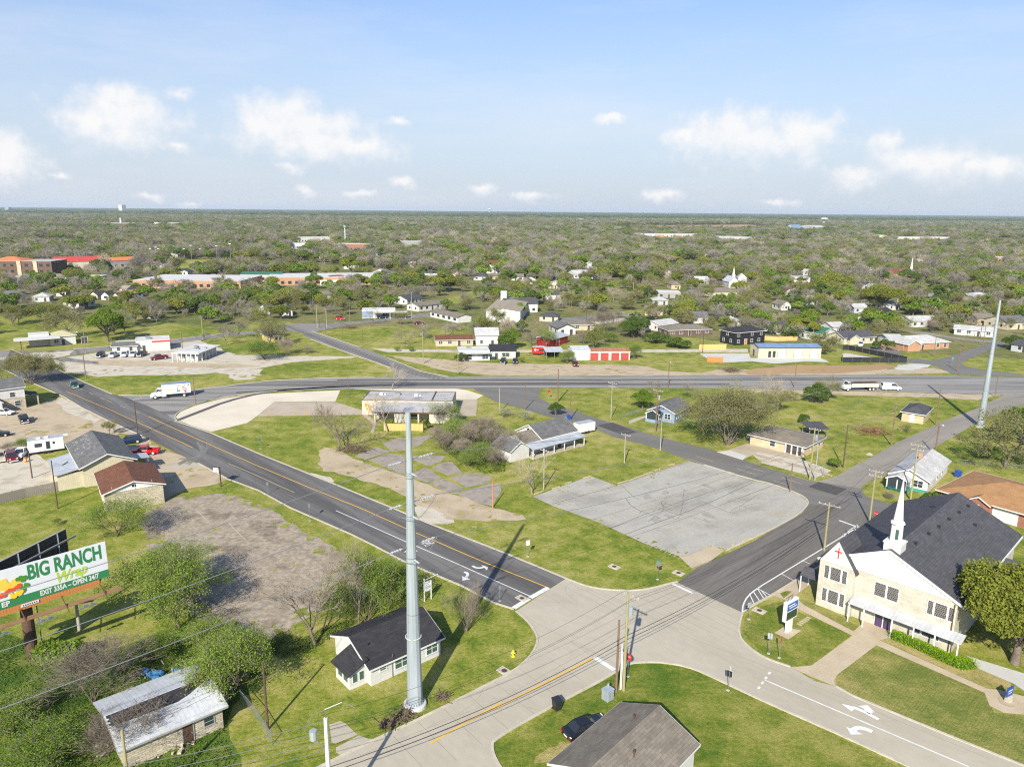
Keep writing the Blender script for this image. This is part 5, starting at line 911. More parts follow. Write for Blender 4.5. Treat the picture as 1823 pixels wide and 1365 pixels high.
# carport and fences
def carport(label, c, A, B, D, h, rf='tin_grey_x', back=None):
    a, b = g(c, *A), g(c, *B); w = (b-a).length; t = thing('carport', label, 'carport', a, atan2((b-a).y, (b-a).x)); HOUSES.append((*((a+b)/2).xy, w*.6))
    m = MB(); m.slabpoly([(-.3, -.3, h), (w+.3, -.3, h), (w+.3, D+.3, h+.5), (-.3, D+.3, h+.5)], .12); m.build('roof', rf, t)
    for x in (.1, w/2, w-.1):
        for y in (.1, D-.1): MB().box(x-.07, x+.07, y-.07, y+.07, 0, h-.1).build('post', 'galv_dark', t)
    if back: MB().box(0, w, D-.08, D, 0, h-.1).build('back_panel', back, t)
carport('open carport with pale tin roof between red trailer and white hall', 'a4', (425,1170), (600,1168), 6, 2.6, 'tin_white_x', 'trim_black'); carport('dark canopy frame with junk beneath behind the stone bungalow', 'b4', (1535,470), (1690,470), 4, 2.0, 'shingle_slate_x')
t = house('white_canopy_station', 'white repair station with wide pale canopy and blue end panel', 'shop', 'a3', (262,745), (612,740), 9, 3.4, 'flat', wall='stucco_white', rf='roof_membrane', wins=[('f', 12, .6, 5, 1.8)], doors=[('f', 7.5)], far=False); MB().box(0, 5, -.06, -.01, .3, 3.2).build('end_panel', 'siding_blue', t); MB().box(5.5, 21, -4, -.01, 3.0, 3.3).build('canopy', 'roof_membrane', t)
for x in (6, 13, 20): MB().box(x-.12, x+.12, -3.8, -3.6, 0, 3.0).build('canopy_post', 'trim_white', t)
def fence(label, c, pts, h, material, board=.0, post='fence_grey', slat=.28, th=.04, cat='fence', name='board_fence'):
    W_ = [g(c, *p) for p in pts]; t = thing(name, label, cat, W_[0]); k = 0
    bm_ = None
    for i in range(len(W_)-1):
        a, b = W_[i] - W_[0], W_[i+1] - W_[0]; L_ = (b-a).length; rz = atan2((b-a).y, (b-a).x); n = max(1, int(L_/slat))
        for j in range(n):
            p = a.lerp(b, (j+.5)/n); k += 1
            o = shared(('board', round(L_/n, 3), h, material), lambda: MB().box(-L_/n/2+.012, L_/n/2-.012, -th/2, th/2, .03, h).mesh('board', material), 'board', t, (p.x, p.y, random.Random(k).uniform(-.04, .04)), rz)
        q = MB()
        for z in (.4, h-.35): q.beam((a.x, a.y, z) , (b.x, b.y, z), .05, .09)
        q.build('rail', material, t, loc=(sin(rz)*-.05, cos(rz)*.05, 0))
    return t
fence('weathered grey board fence running left from the stone shop', 'L5', [(-120,1000),(0,975),(180,930),(400,885),(590,845)], 1.8, 'fence_grey', slat=.3)
fence('new tan board fence in front of the low closed restaurant', 'a7', [(385,525),(815,530)], 1.7, 'fence_new', slat=.3)
fence('new yellow pine board fence beside the black house', 'a5', [(262,1075),(545,1070)], 2.0, 'fence_new', slat=.35); fence('small orange wood screen enclosure at the edge of the white yard slab', 'a5', [(345,1185),(345,1200),(510,1212),(510,1190)], 1.9, 'wood_orange', slat=.4); fence('yellow pine fence behind the black house', 'a5', [(945,975),(1090,985),(1290,978)], 1.8, 'fence_new', slat=.4)
def screen_fence(label, c, pts, h, material='trim_black'):
    W_ = [g(c, *p) for p in pts]; t = thing('screen_fence', label, 'fence', W_[0])
    for i in range(len(W_)-1):
        a, b = W_[i]-W_[0], W_[i+1]-W_[0]; L_ = (b-a).length; n = max(1, int(L_/3)); rz = atan2((b-a).y, (b-a).x)
        for j in range(n):
            p = a.lerp(b, (j+.5)/n); MB().box(-L_/n/2+.03, L_/n/2-.03, -.015, .015, .05, h).build('panel', material, t, loc=(p.x, p.y, 0), rz=rz)
            p = a.lerp(b, j/n); MB().tube([(0,0,0),(0,0,h+.1)], .04, 6).build('post', 'galv_dark', t, loc=(p.x, p.y, 0))
    return t
screen_fence('black fabric screen fence around the concrete yard beside the tan workshop', 'a6', [(-60,1075),(0,1075),(300,1135),(612,1200),(612,1212),(140,1205),(-60,1205),(-60,1160)], 1.8)
def chainlink(label, c, pts, h=1.2, posts=3.0):
    W_ = [g(c, *p) for p in pts]; t = thing('chain_link_fence', label, 'fence', W_[0])
    for i in range(len(W_)-1):
        a, b = W_[i]-W_[0], W_[i+1]-W_[0]; L_ = (b-a).length; n = max(1, int(L_/posts)); m = MB()
        for j in range(n+1):
            p = a.lerp(b, j/n); shared(('clp', h), lambda: MB().tube([(0,0,0),(0,0,h+.05)], .035, 6).mesh('post', 'galv_dark'), 'post', t, (p.x, p.y, 0))
        k = int(L_/.22)
        for j in range(k):
            p, q = a.lerp(b, j/k), a.lerp(b, min(1, (j+1.0)/k)); m.beam((p.x, p.y, .05), (q.x, q.y, h), .012); m.beam((q.x, q.y, .05), (p.x, p.y, h), .012)
        m.beam((a.x, a.y, h), (b.x, b.y, h), .045); o = m.build('mesh_panel', 'galv_dark', t); o['kind'] = 'stuff'
chainlink('sagging chain link fence beside the derelict cottage', 'B2', [(-40,960),(60,1080),(150,1230)]); chainlink('chain link fence beside the drive of the blue house', 'L7', [(850,400),(1000,360)]); chainlink('chain link fence behind the green trimmed house', 'L8', [(1390,680),(1540,690),(1823,720)])
# ------------------------------------------------------------------ neighbourhood beyond the highway: (window, base left, base right, depth, wall height, roof, rise, wall, roof material, ridge, label)
NB = [
('a1',(830,640),(1000,612),9,2.8,'gable',1.6,'siding_white','shingle_grey','x','white house with long grey roof in front of three cream gables'),
('a1',(940,548),(1025,550),8,2.6,'gable',1.8,'siding_cream','shingle_slate','y','cream gabled cottage, leftmost of three side by side at the upper left'),
('a1',(1062,552),(1140,552),8,2.6,'gable',1.8,'siding_white','shingle_slate','y','white gabled cottage, middle of three side by side at the upper left'),
('a1',(1182,552),(1245,555),8,2.5,'gable',1.4,'siding_cream','shingle_slate','y','small cream gabled cottage next to a blue gable at the upper left'),
('a1',(1285,540),(1500,520),9,2.6,'gable',1.4,'siding_blue','shingle_rust','x','house with rust tan roof and a blue gable at the upper left'),
('a1',(590,515),(695,515),9,2.8,'gable',1.8,'siding_white','shingle_rust','x','white house with orange tan roof among trees below the brick school'),
('a1',(340,575),(520,570),10,2.8,'hip',1.8,'siding_white','shingle_pale','x','white house with pale grey hip roof half hidden by trees at the upper left'),
('a1',(0,570),(165,572),10,3.0,'gable',2.2,'siding_white','shingle_grey','x','white house with grey green roof at the upper left edge'),
('a1',(1525,752),(1622,750),9,2.6,'gable',1.7,'siding_white','shingle_brown','y','white gable end with brown roof among shrubs at the upper left'),
('a1',(785,372),(1020,372),16,3.4,'flat',0,'stucco_cream','roof_membrane','x','low flat pale roofed block below the red roofed school'),
('a1',(1250,480),(1330,482),8,2.6,'gable',1.5,'siding_white','shingle_tan','x','small white cottage above the rust roofed house'),
('a2',(1045,1003),(1215,988),8,2.6,'hip',1.6,'siding_yellow','shingle_black','x','yellow cottage with black hip roof hidden by shrubs near the forked road'),
('a2',(922,705),(1062,705),9,2.8,'gable',2.0,'siding_white','shingle_grey','y','white gable half hidden by bare trees left of the forked road'),
('a2',(1190,722),(1300,718),9,2.8,'gable',2.2,'siding_white','shingle_grey','y','tall white gable behind bare trees at the forked road'),
('a2',(1620,548),(1760,540),9,2.7,'hip',1.6,'siding_white','shingle_taupe','x','white cottage with taupe roof right of the forked road'),
('a2',(1640,400),(1950,385),14,3.2,'hip',2.8,'stucco_cream','shingle_brown','x','broad house with dark brown roof beyond the forked road'),
('a3',(735,603),(893,575),9,2.8,'gable',1.8,'siding_white','shingle_slate','x','white house with black roof behind the grey canopy trees'),
('a3',(855,675),(1140,640),9,2.8,'gable',1.2,'siding_white','shingle_taupe','x','long white house with low taupe roof beside the big white warehouse'),
('a3',(1035,1038),(1425,1030),8,2.4,'gable',1.1,'brick_tan','shingle_brown','x','tan brick house with brown roof behind the white shop'),
('a3',(1455,1032),(1685,1030),9,4.2,'gable',2.0,'siding_white','shingle_pale','x','tall white house with pale grey roof behind the white shop'),
('a3',(1540,232),(1790,232),14,4.5,'gable',3.0,'siding_cream','shingle_brown','x','large cream house with brown gable roof far beyond the warehouse'),
('a3',(722,236),(802,238),9,3.2,'gable',2.2,'siding_white','shingle_red','y','white house with red gable far beyond the service station'),
('a3',(805,225),(945,215),10,3.2,'gable',2.4,'siding_grey','shingle_pale','x','pale grey roofed house next to the red gabled one'),
('a3',(1215,318),(1300,318),9,3.0,'gable',1.8,'siding_white','shingle_red','y','small white cottage with red trimmed gable beyond the warehouse'),
('a3',(1430,345),(1560,350),10,3.0,'hip',2.0,'siding_grey','shingle_slate','x','dark slate roofed house behind the yellow green trees'),
('a3',(1590,345),(1740,340),10,3.0,'hip',1.8,'siding_tan','shingle_taupe','x','taupe hip roofed house behind the yellow green trees'),
('a3',(1190,155),(1275,155),10,3.2,'gable',2.4,'siding_white','shingle_taupe','y','white gable far off above the olive trees'),
('a3',(700,415),(790,410),9,2.8,'hip',1.8,'siding_white','shingle_pale','x','small pale cottage left of the big olive tree'),
('a3',(0,405),(115,380),12,3.2,'flat',0,'stucco_white','roof_membrane','x','white flat block beside the dark brown roofed house'),
('a4',(8,690),(335,682),10,4.6,'gable',2.2,'siding_white','shingle_slate','x','two storey white house with slate roof and green tree in front'),
('a4',(370,545),(572,548),8,2.8,'gable',1.6,'siding_white','shingle_slate','x','white cottage with black roof left of the distant road'),
('a4',(355,775),(545,782),8,2.5,'hip',1.4,'siding_cream','shingle_slate','x','cream garage with black hip roof behind the grey bare tree'),
('a4',(690,872),(930,872),10,2.5,'hip',1.5,'siding_tan','shingle_taupe','x','low house with wide taupe roof behind the white winged house'),
('a4',(715,328),(895,322),10,3.4,'gable',2.4,'siding_white','shingle_pale','x','white house with pale grey roof beyond the distant road'),
('a4',(895,332),(1000,332),9,2.8,'gable',1.8,'siding_white','shingle_pale','y','small white gable beside the pale roofed house beyond the road'),
('a4',(203,382),(322,382),9,3.0,'gable',2.0,'siding_white','shingle_slate','y','white gabled house with slate roof left of the dark evergreen'),
('a4',(20,350),(190,350),9,2.8,'gable',1.8,'siding_white','shingle_taupe','x','white house with tan roof left of the slate gable'),
('a4',(690,228),(800,225),9,3.0,'gable',2.0,'siding_yellow','shingle_orange','x','yellow fronted cottage with orange roof beyond the distant road'),
('a4',(855,222),(935,222),10,3.2,'gable',2.4,'siding_white','tin_white','y','plain white gable above the pale roofed house'),
('a4',(1458,715),(1700,722),9,2.7,'gable',1.7,'siding_tan','shingle_taupe','x','tan house with taupe roof and open porch right of the brush'),
('a4',(1590,530),(1830,535),12,3.0,'flat',0,'stucco_grey','roof_membrane','x','wide pale flat roof behind a tall bare tree'),
('a4',(1540,605),(1700,605),9,2.7,'hip',1.5,'siding_grey','shingle_pale','x','grey roofed cottage below the wide pale flat roof'),
('a4',(1612,882),(1800,855),9,2.7,'gable',1.4,'siding_white','shingle_pale','x','white cottage with pale roof behind the brown brick house'),
('a4',(1640,320),(1740,320),10,3.0,'gable',1.8,'siding_white','shingle_pale','x','small white cottage above the tall bare tree'),
('a4',(1735,440),(1830,440),10,3.2,'hip',2.0,'siding_tan','shingle_taupe','x','taupe roofed house right of the tall bare tree'),
('a5',(190,795),(350,797),8,3.0,'gable',1.9,'siding_white','shingle_grey','x','white gabled house left of the small grey roofed cottage'),
('a5',(508,833),(695,838),9,2.6,'hip',1.8,'siding_cream','shingle_pale','x','cream cottage with pale grey hip roof behind the black house'),
('a5',(572,425),(678,425),12,4.2,'gable',3.2,'siding_white','tin_white','y','small white chapel far behind the black house'),
('a5',(668,380),(756,382),10,4.0,'hip',3.0,'siding_white','tin_white','x','white pyramid roofed building beside the small white chapel'),
('a5',(230,385),(365,385),10,3.0,'gable',2.0,'siding_white','tin_white','x','white roofed house left of the small white chapel'),
('a5',(1255,388),(1420,390),12,4.5,'flat',0,'stucco_pink','roof_membrane','x','pale pink flat roofed block among the trees'),
('a5',(410,525),(662,520),11,3.2,'hip',2.0,'siding_cream','shingle_taupe','x','long cream house with taupe roof below the small white chapel'),
('a5',(1120,662),(1222,660),9,3.0,'gable',1.8,'siding_white','shingle_taupe','y','white gable end among thin green trees'),
('a5',(1390,610),(1502,605),9,3.0,'gable',1.8,'siding_grey','tin_grey','x','grey tin roofed shed among thin green trees'),
('a5',(1042,910),(1235,908),9,2.7,'gable',2.0,'siding_white','shingle_slate','x','white house with slate roof left of the rounded olive tree'),
('a5',(1530,985),(1712,960),11,3.0,'gable',1.8,'siding_white','shingle_green','y','pale house with grey green roof right of the rounded olive tree'),
('a5',(1660,905),(1795,900),9,2.7,'gable',1.5,'siding_white','shingle_pale','x','white cottage behind the pole right of the green roofed house'),
('a6',(660,838),(945,830),9,2.8,'gable',1.6,'siding_white','shingle_pale','x','white house with open porch behind a bare shrub'),
('a6',(320,780),(492,748),10,3.0,'gable',2.0,'siding_cream','shingle_black','x','cream house with black roof right of a bright green tree'),
('a6',(1345,815),(1540,815),9,3.0,'gable',1.8,'siding_tan','shingle_taupe','x','taupe roofed house just left of the far steel pole'),
('a6',(1660,865),(1900,855),12,3.2,'gable',2.2,'siding_cream','shingle_grey','x','cream house with striped grey roof at the right edge'),
('a6',(640,610),(780,605),9,3.0,'gable',1.8,'siding_cream','shingle_tan','x','cream tan cottage right of the large dark olive tree'),
('a6',(420,660),(540,655),9,2.8,'gable',1.5,'siding_white','tin_white','x','white shed under the large dark olive tree'),
('a6',(900,630),(970,630),8,3.0,'gable',1.6,'siding_white','tin_white','x','tiny white roof among bare trees left of the far steel pole'),
('a6',(60,690),(200,690),9,2.8,'gable',1.6,'siding_grey','shingle_pale','x','grey cottage left of the cream house with black roof'),
('a6',(1700,1085),(1880,1110),9,2.6,'gable',1.4,'siding_grey','shingle_slate','x','dark roofed house behind a grey fence at the right edge'),
]
for (c, A, B, D, h, rf_, rise, wl, rm, rd, lab) in NB:
    t = house('house', lab, 'house', c, A, B, D, h, rf_, rise, wl, rm, rd)
    if lab.startswith('small white chapel'): MB().box(-.9, .9, -.9, .9, 6.5, 8.8).build('steeple_base', 'trim_white', t, loc=(t['w']/2, 2, 0)); MB().tube([(0,0,8.8),(0,0,14)], [.9, .05], 6).build('spire', 'trim_white', t, loc=(t['w']/2, 2, 0))
BIG = [
('brick_school','dark brown brick three storey school block at the left edge','school','a1',(-120,345),(560,345),22,12.5,'flat',0,'brick_brown','roof_flat_grey','x'),
('red_roof_school','cream school hall with long bright red roof behind the brown brick block','school','a1',(575,250),(1080,235),26,7,'gable',3.2,'stucco_cream','tin_redroof','x'),
('orange_roof_school','school wing with orange red roof at the ball field','school','a1',(1130,222),(1490,205),20,6,'gable',2.2,'stucco_grey','shingle_orange','x'),
('orange_roof_hut','small orange roofed hut beside the ball field','hut','a1',(1540,225),(1700,218),9,4,'hip',1.5,'brick_tan','shingle_orange','x'),
('flat_roof_school','wide orange brick school with white flat roof behind bare trees','school','w',(-240,470),(-172,470),42,4.6,'flat',0,'brick_orange','roof_membrane','x'),
('flat_roof_annex','orange brick school annex with white flat roof beside the green roof','school','w',(-164,492),(-92,505),34,4.8,'flat',0,'brick_orange','roof_membrane','x'),
('green_roof_gym','low green roofed gym behind the white flat roofed school','school','w',(-190,520),(-162,520),12,5.0,'gable',1.2,'stucco_cream','shingle_green','x'),
('white_warehouse','long white warehouse with low tan roof and square chimney tower','warehouse','w',(-12.2,338.2),(3.5,336.5),44,5.2,'gable',1.2,'stucco_white','shingle_tan','y'),
('white_motel','long low white motel wing in front of the warehouse','motel','w',(-39.3,352.5),(-24.9,333.2),7.5,2.7,'gable',1.0,'siding_white','shingle_taupe','x'),
('brick_church','orange brick church with brown roof and thin white spire among far trees','church','a6',(370,342),(662,348),14,5,'gable',3.6,'brick_orange','shingle_brown','x'),
('orange_block','far orange brick block with white roof at the right edge','building','a6',(1565,160),(1745,158),20,5,'flat',0,'brick_orange','roof_membrane','x'),
('white_factory','far long white factory with orange brick panels on the right','factory','T3',(1015,332),(1470,335),60,8,'flat',0,'stucco_white','roof_membrane','x'),
('white_factory','far white warehouse roof adjoining the orange panelled factory','factory','T3',(1475,338),(1760,352),50,6,'flat',0,'metal_white','roof_membrane','x'),
('white_depot','far white depot with blue sign panel','depot','T2',(255,402),(445,402),30,6,'flat',0,'stucco_white','roof_membrane','x'),
('red_brick_block','far low red brick block right of the tall mast','building','T2',(625,412),(850,412),30,7,'flat',0,'brick_red','roof_membrane','x'),
('white_depot','far long pale roof behind the white depot','depot','T2',(355,355),(650,350),40,6,'flat',0,'stucco_white','roof_membrane','x'),
('dark_block','far dark and white block right of the red brick block','building','T2',(1050,392),(1250,390),30,7,'flat',0,'stucco_grey','roof_membrane','x'),
('brick_mill','far brick mill with white roof and slim chimney at the left','building','T1',(690,250),(930,250),60,9,'flat',0,'brick_red','roof_membrane','x'),
('white_shed','far white shed roof right of the brick mill','building','T1',(985,240),(1210,245),60,8,'flat',0,'stucco_white','roof_membrane','x'),
('pale_block','far cream row of low blocks on the right, left end','building','T4',(890,312),(985,312),40,7,'flat',0,'stucco_cream','roof_membrane','x'),
('pale_block','far cream row of low blocks on the right, long middle one','building','T4',(1010,325),(1240,325),40,7,'flat',0,'stucco_cream','roof_membrane','x'),
('pale_block','far cream row of low blocks on the right, right end','building','T4',(1250,325),(1370,325),40,7,'flat',0,'stucco_cream','roof_membrane','x'),
('blue_roof_church','far white church with blue roof on the right','church','T4',(338,262),(400,262),40,9,'gable',9,'stucco_white','tin_blue','x'),
('white_dome_hall','far white arched hall right of the blue roofed church','hall','T4',(420,262),(545,262),50,12,'gable',4,'stucco_white','tin_white','x'),
('pale_tower','slender white tower block on the left horizon','tower','T1',(850,150),(878,150),40,ht('T1',(864,150),(864,97)),'flat',0,'stucco_white','roof_membrane','x'),
('blue_tower','small blue grey tower block on the horizon at the far left','tower','T1',(62,145),(82,145),40,ht('T1',(72,145),(72,114)),'flat',0,'siding_blue','roof_membrane','x'),
('hill_houses','white villa on the far wooded hill','house','T3',(595,215),(650,215),60,9,'hip',5,'stucco_cream','shingle_pale','x'),
]
for (nm, lab, cat, c, A, B, D, h, rf_, rise, wl, rm, rd) in BIG:
    wn = []; a, b = g(c, *A), g(c, *B); w_ = (b-a).length; st_ = max(1, int(h/4)); n = min(16, max(3, int(w_/4.5)))
    for s_ in range(st_):
        for k in range(n): wn.append(('f', w_*(k+.5)/n, .9 + s_*h/st_, min(2.2, w_/n*.5), min(2.0, h/st_*.45)))
    if nm in ('white_warehouse',): wn = [('l', 4+5*k, 1.2, 1.6, 1.4) for k in range(8)]
    t = house(nm, lab, cat, c, A, B, D, h, rf_, rise, wl, rm, rd, wins=wn, doors=[], far=True)
    if nm == 'white_warehouse': MB().box(2, 5, 38, 41, 5, 10).build('chimney_tower', 'stucco_white', t); MB().box(.9, 7.2, -.05, -.01, .1, 3.4).build('roller_door', 'metal_white', t)
    if nm == 'brick_church': MB().tube([(t['w'], 3, 6), (t['w'], 3, 9), (t['w'], 3, 18)], [1.2, 1.0, .05], 6).build('spire', 'trim_white', t)
    if nm == 'brick_mill': MB().tube([(t['w']*.62, 8, 6), (t['w']*.62, 8, ht('T1',(838,250),(838,187)))], [2.6, 2.0], 8).build('chimney', 'stucco_white', t)
    if nm == 'white_factory' and 'orange' in lab and 'panels' in lab:
        for k in range(3): MB().box(w_*(.22+.27*k), w_*(.36+.27*k), -.4, -.05, 0, 7.6).build('brick_panel', 'brick_orange', t)
    if nm == 'brick_school':
        for x in (.47, .72): MB().box(w_*x, w_*x+2.6, -.6, -.02, 0, 13.2).build('brick_pier', 'brick_tan', t)
        m = MB(); hip_roof(m, 0, w_*.52, 2, 20, 12.9, 2.6, .3); m.build('tile_roof', 'shingle_orange_x', t)
    if nm == 'white_depot' and 'blue' in lab: MB().box(w_*.15, w_*.4, -.3, -.05, 2.5, 5.6).build('sign_panel', 'paint_blue', t)
# water tower, mast
def mast(name, label, cat, c, b, t_, r, material):
    p = g(c, *b); h = ht(c, b, t_); o = thing(name, label, cat, p); MB().tube([(0,0,0),(0,0,h)], [r, r*.7], 8).build('shaft', material, o); return o, h
o, h = mast('radio_mast', 'tall pale monopole mast rising above the far trees', 'mast', 'T2', (683,378), (680,238), .9, 'concrete_pole'); MB().tube([(0,0,h-3),(0,0,h)], 1.8, 8).build('antenna_ring', 'galvanised', o)
o, h = mast('water_tower', 'far white water tower on the horizon', 'water tower', 'T2', (1684,160), (1682,108), 4, 'stucco_white'); MB().tube([(0,0,h*.72),(0,0,h*.8),(0,0,h*.95),(0,0,h)], [4, 24, 24, 6], 12).build('tank', 'stucco_white', o)
o, h = mast('water_tower', 'far pale water tower at the right of the horizon', 'water tower', 'T4', (530,226), (530,172), 3, 'stucco_white'); MB().tube([(0,0,h*.72),(0,0,h*.8),(0,0,h*.95),(0,0,h)], [3, 14, 14, 4], 12).build('tank', 'stucco_white', o)
for k, (b, t_) in enumerate((((1050,490),(1048,400)), ((1090,490),(1090,390)), ((1107,488),(1107,400)), ((1283,480),(1280,402)), ((1335,510),(1333,377)), ((1393,470),(1388,402)), ((1510,495),(1505,382)), ((1608,540),(1605,367)), ((1660,430),(1658,387)))):
    o, h = mast('floodlight_mast', 'tall thin grey floodlight mast at the ball field', 'floodlight', 'T1', b, t_, .22, 'galv_dark'); o['group'] = 'floodlight masts of the ball field'; MB().box(-1.0, 1.0, -.15, .15, h-.3, h+.1).build('lamp_bank', 'lamp_glass', o)
# ------------------------------------------------------------------ vehicles (local x forward, z up, origin under the middle)
def wheel(t, x, y, r=.34, w=.24):
    o = shared(('wh', r, w), lambda: MB().tube([(0,-w/2,0),(0,-w/2+.03,0),(0,w/2-.03,0),(0,w/2,0)], [r*.9, r, r, r*.9], 16).mesh('wheel', 'rubber'), 'wheel', t, (x, y, r)); s = 1 if y > 0 else -1
    shared(('rim', r, w, s), lambda: MB().tube([(0, s*w/2*.6, 0), (0, s*(w/2+.015), 0)], [r*.62, r*.55], 12).mesh('rim', 'chrome'), 'rim', o); return o
def loft(m, secs):
    """secs: list of (x, halfwidth_low, halfwidth_high, z_low, z_mid, z_high) cross sections"""
    n = len(m.v)
    for (x, wl, wh, zl, zm, zh) in secs: m.v += [(x,-wl*.9,zl),(x,-wl,zl+.12),(x,-wl,zm),(x,-wh,zh),(x,wh,zh),(x,wl,zm),(x,wl,zl+.12),(x,wl*.9,zl)]
    for i in range(len(secs)-1):
        for k in range(8): a = n+i*8+k; b = n+i*8+(k+1)%8; m.f.append((b, a, a+8, b+8))
    m.f.append(tuple(n+k for k in range(8))); e = n+(len(secs)-1)*8; m.f.append(tuple(e+k for k in range(8))[::-1])
def cabin(t, base, top, z0, z1, wb, wt, paint, roofpaint=None):
    """base=(x0,x1) top=(x0,x1): glazed greenhouse with pillars and roof panel"""
    m = MB(); m.v = [(base[0],-wb,z0),(base[1],-wb,z0),(base[1],wb,z0),(base[0],wb,z0),(top[0],-wt,z1),(top[1],-wt,z1),(top[1],wt,z1),(top[0],wt,z1)]; m.f = [(0,3,2,1),(4,5,6,7),(0,1,5,4),(1,2,6,5),(2,3,7,6),(3,0,4,7)]; gl = m.build('windows', 'glass_car', t)
    m = MB(); m.v = []; r = MB(); e = .03
    r.slabpoly([(top[0]-e,-wt-e,z1+.045),(top[1]+e,-wt-e,z1+.045),(top[1]+e,wt+e,z1+.045),(top[0]-e,wt+e,z1+.045)], .06)
    for s in (-1, 1):
        for (bx, tx) in ((base[0], top[0]), (base[1], top[1]), ((base[0]+base[1])/2-.1, (top[0]+top[1])/2-.1)): r.beam((bx, s*wb, z0), (tx, s*wt, z1), .075, .075)
    r.build('roof', paint, t)
def car(kind, label, paint, c, rear, front, cat=None, group=None, name=None):
    a, b = g(c, *rear), g(c, *front); d = b - a; rz = atan2(d.y, d.x); ce = (a+b)/2; nm = name or {'sedan': 'sedan', 'suv': 'suv_car', 'pickup': 'pickup_truck', 'van': 'van'}[kind]
    t = thing(nm, label, cat or {'sedan': 'car', 'suv': 'car', 'pickup': 'pickup', 'van': 'van'}[kind], (ce.x, ce.y, .055), rz, group); m = MB()
    if kind == 'sedan':
        loft(m, [(-2.38,.78,.7,.34,.72,.8),(-2.25,.88,.78,.24,.74,.94),(-1.3,.9,.8,.22,.78,.98),(0,.91,.82,.22,.8,.96),(.9,.91,.82,.22,.78,.95),(1.9,.88,.78,.24,.68,.84),(2.3,.8,.68,.3,.6,.72),(2.4,.7,.6,.36,.56,.62)]); cabin(t, (-1.75, 1.05), (-1.05, .25), .93, 1.42, .78, .6, paint); wx = (-1.42, 1.42); L_ = 2.38; zl = .66
    elif kind == 'suv':
        loft(m, [(-2.35,.85,.8,.36,.9,1.0),(-2.25,.93,.86,.3,.95,1.08),(0,.95,.88,.28,.95,1.08),(1.1,.95,.88,.28,.95,1.07),(2.1,.9,.8,.3,.85,1.0),(2.35,.82,.72,.36,.72,.84)]); cabin(t, (-2.2, 1.15), (-1.95, .45), 1.06, 1.68, .86, .72, paint); wx = (-1.4, 1.42); L_ = 2.35; zl = .85
    elif kind == 'pickup':
        loft(m, [(-.65,.95,.9,.4,.98,1.1),(.9,.96,.9,.38,.98,1.12),(1.3,.96,.9,.38,.98,1.1),(2.5,.92,.84,.4,.92,1.05),(2.8,.86,.76,.45,.82,.92)]); cabin(t, (-.75, 1.35), (-.55, .75), 1.09, 1.75, .86, .72, paint); wx = (-1.75, 1.85); L_ = 2.78; zl = .9
        q = MB(); q.box(-2.8, -.66, -.95, -.87, .45, 1.12); q.box(-2.8, -.66, .87, .95, .45, 1.12); q.box(-2.8, -2.72, -.87, .87, .45, 1.12); q.box(-2.72, -.66, -.87, .87, .45, .58); q.box(-.74, -.66, -.87, .87, .58, 1.12); q.build('bed', paint, t)
    else:
        loft(m, [(-2.7,.92,.86,.36,1.2,1.3),(-2.6,.98,.92,.3,1.25,1.36),(1.0,1.0,.92,.3,1.25,1.36),(1.7,.98,.86,.32,1.1,1.2),(2.5,.92,.8,.34,.95,1.05),(2.75,.85,.74,.4,.8,.88)]); cabin(t, (-2.55, 1.75), (-2.45, 1.0), 1.33, 2.05, .92, .8, paint); wx = (-1.6, 1.75); L_ = 2.7; zl = .85
        r = MB()
        for s in (-1, 1): r.quad((-2.5, s*.94, 1.36), (-.2, s*.94, 1.36), (-.2, s*.82, 2.05), (-2.5, s*.82, 2.05)) if s > 0 else r.quad((-.2, s*.94, 1.36), (-2.5, s*.94, 1.36), (-2.5, s*.82, 2.05), (-.2, s*.82, 2.05))
        r.build('side_panel', paint, t)
    m.build('body', paint, t, smooth=False)
    r = .34 if kind == 'sedan' else .4
    for x in wx:
        for y in (-.82, .82): wheel(t, x, y, r)
    for s in (-.6, .6):
        shared('hl', lambda: MB().box(-.03, .04, -.17, .17, -.07, .07).mesh('headlight', 'lamp_glass'), 'headlight', t, (L_, s, zl)); shared('tl', lambda: MB().box(-.04, .03, -.13, .13, -.1, .1).mesh('tail_light', 'red_lens'), 'tail_light', t, (-L_-.02 if kind != 'pickup' else -2.82, s*1.2, zl))
    MB().box(-.05, .06, -.8, .8, .32, .5).build('bumper', 'plastic_black' if kind == 'sedan' else 'chrome', t, loc=(L_+.04, 0, 0)); MB().box(-.03, .01, -.26, .26, .0, .13).build('number_plate', 'board_white', t, loc=((-L_ if kind != 'pickup' else -2.8)-.03, 0, zl-.18))
    return t
car('sedan', 'black sedan parked on the grass beside the taupe roofed house', 'car_black', 'B3', (440,1200), (650,1112))
car('suv', 'dark green car driving along the arterial past the tree shadow', 'car_green', 'a8', (760,205), (815,268)); car('sedan', 'white sedan parked before the two storey building at the left edge', 'car_white', 'a8', (-20,520), (115,525)); car('pickup', 'black pickup alone in the middle of the dirt yard', 'car_black', 'a8', (235,560), (275,635)); car('sedan', 'dark sedan cut by the left edge in the dirt yard', 'car_black', 'a8', (-60,760), (20,750))
car('pickup', 'white pickup beside the caravan at the left', 'car_white', 'a8', (270,930), (200,990)); car('suv', 'maroon car parked left of the orange barrel', 'car_maroon', 'a8', (90,960), (160,1050)); car('suv', 'tan car at the left edge beside the maroon car', 'car_tan', 'a8', (-20,960), (20,1050)); car('pickup', 'bright red pickup at the canopy of the grey workshop', 'car_red', 'a8', (1640,935), (1430,945)); car('suv', 'dark blue car nosed in behind the workshop canopy', 'car_navy', 'a8', (1450,815), (1300,835))
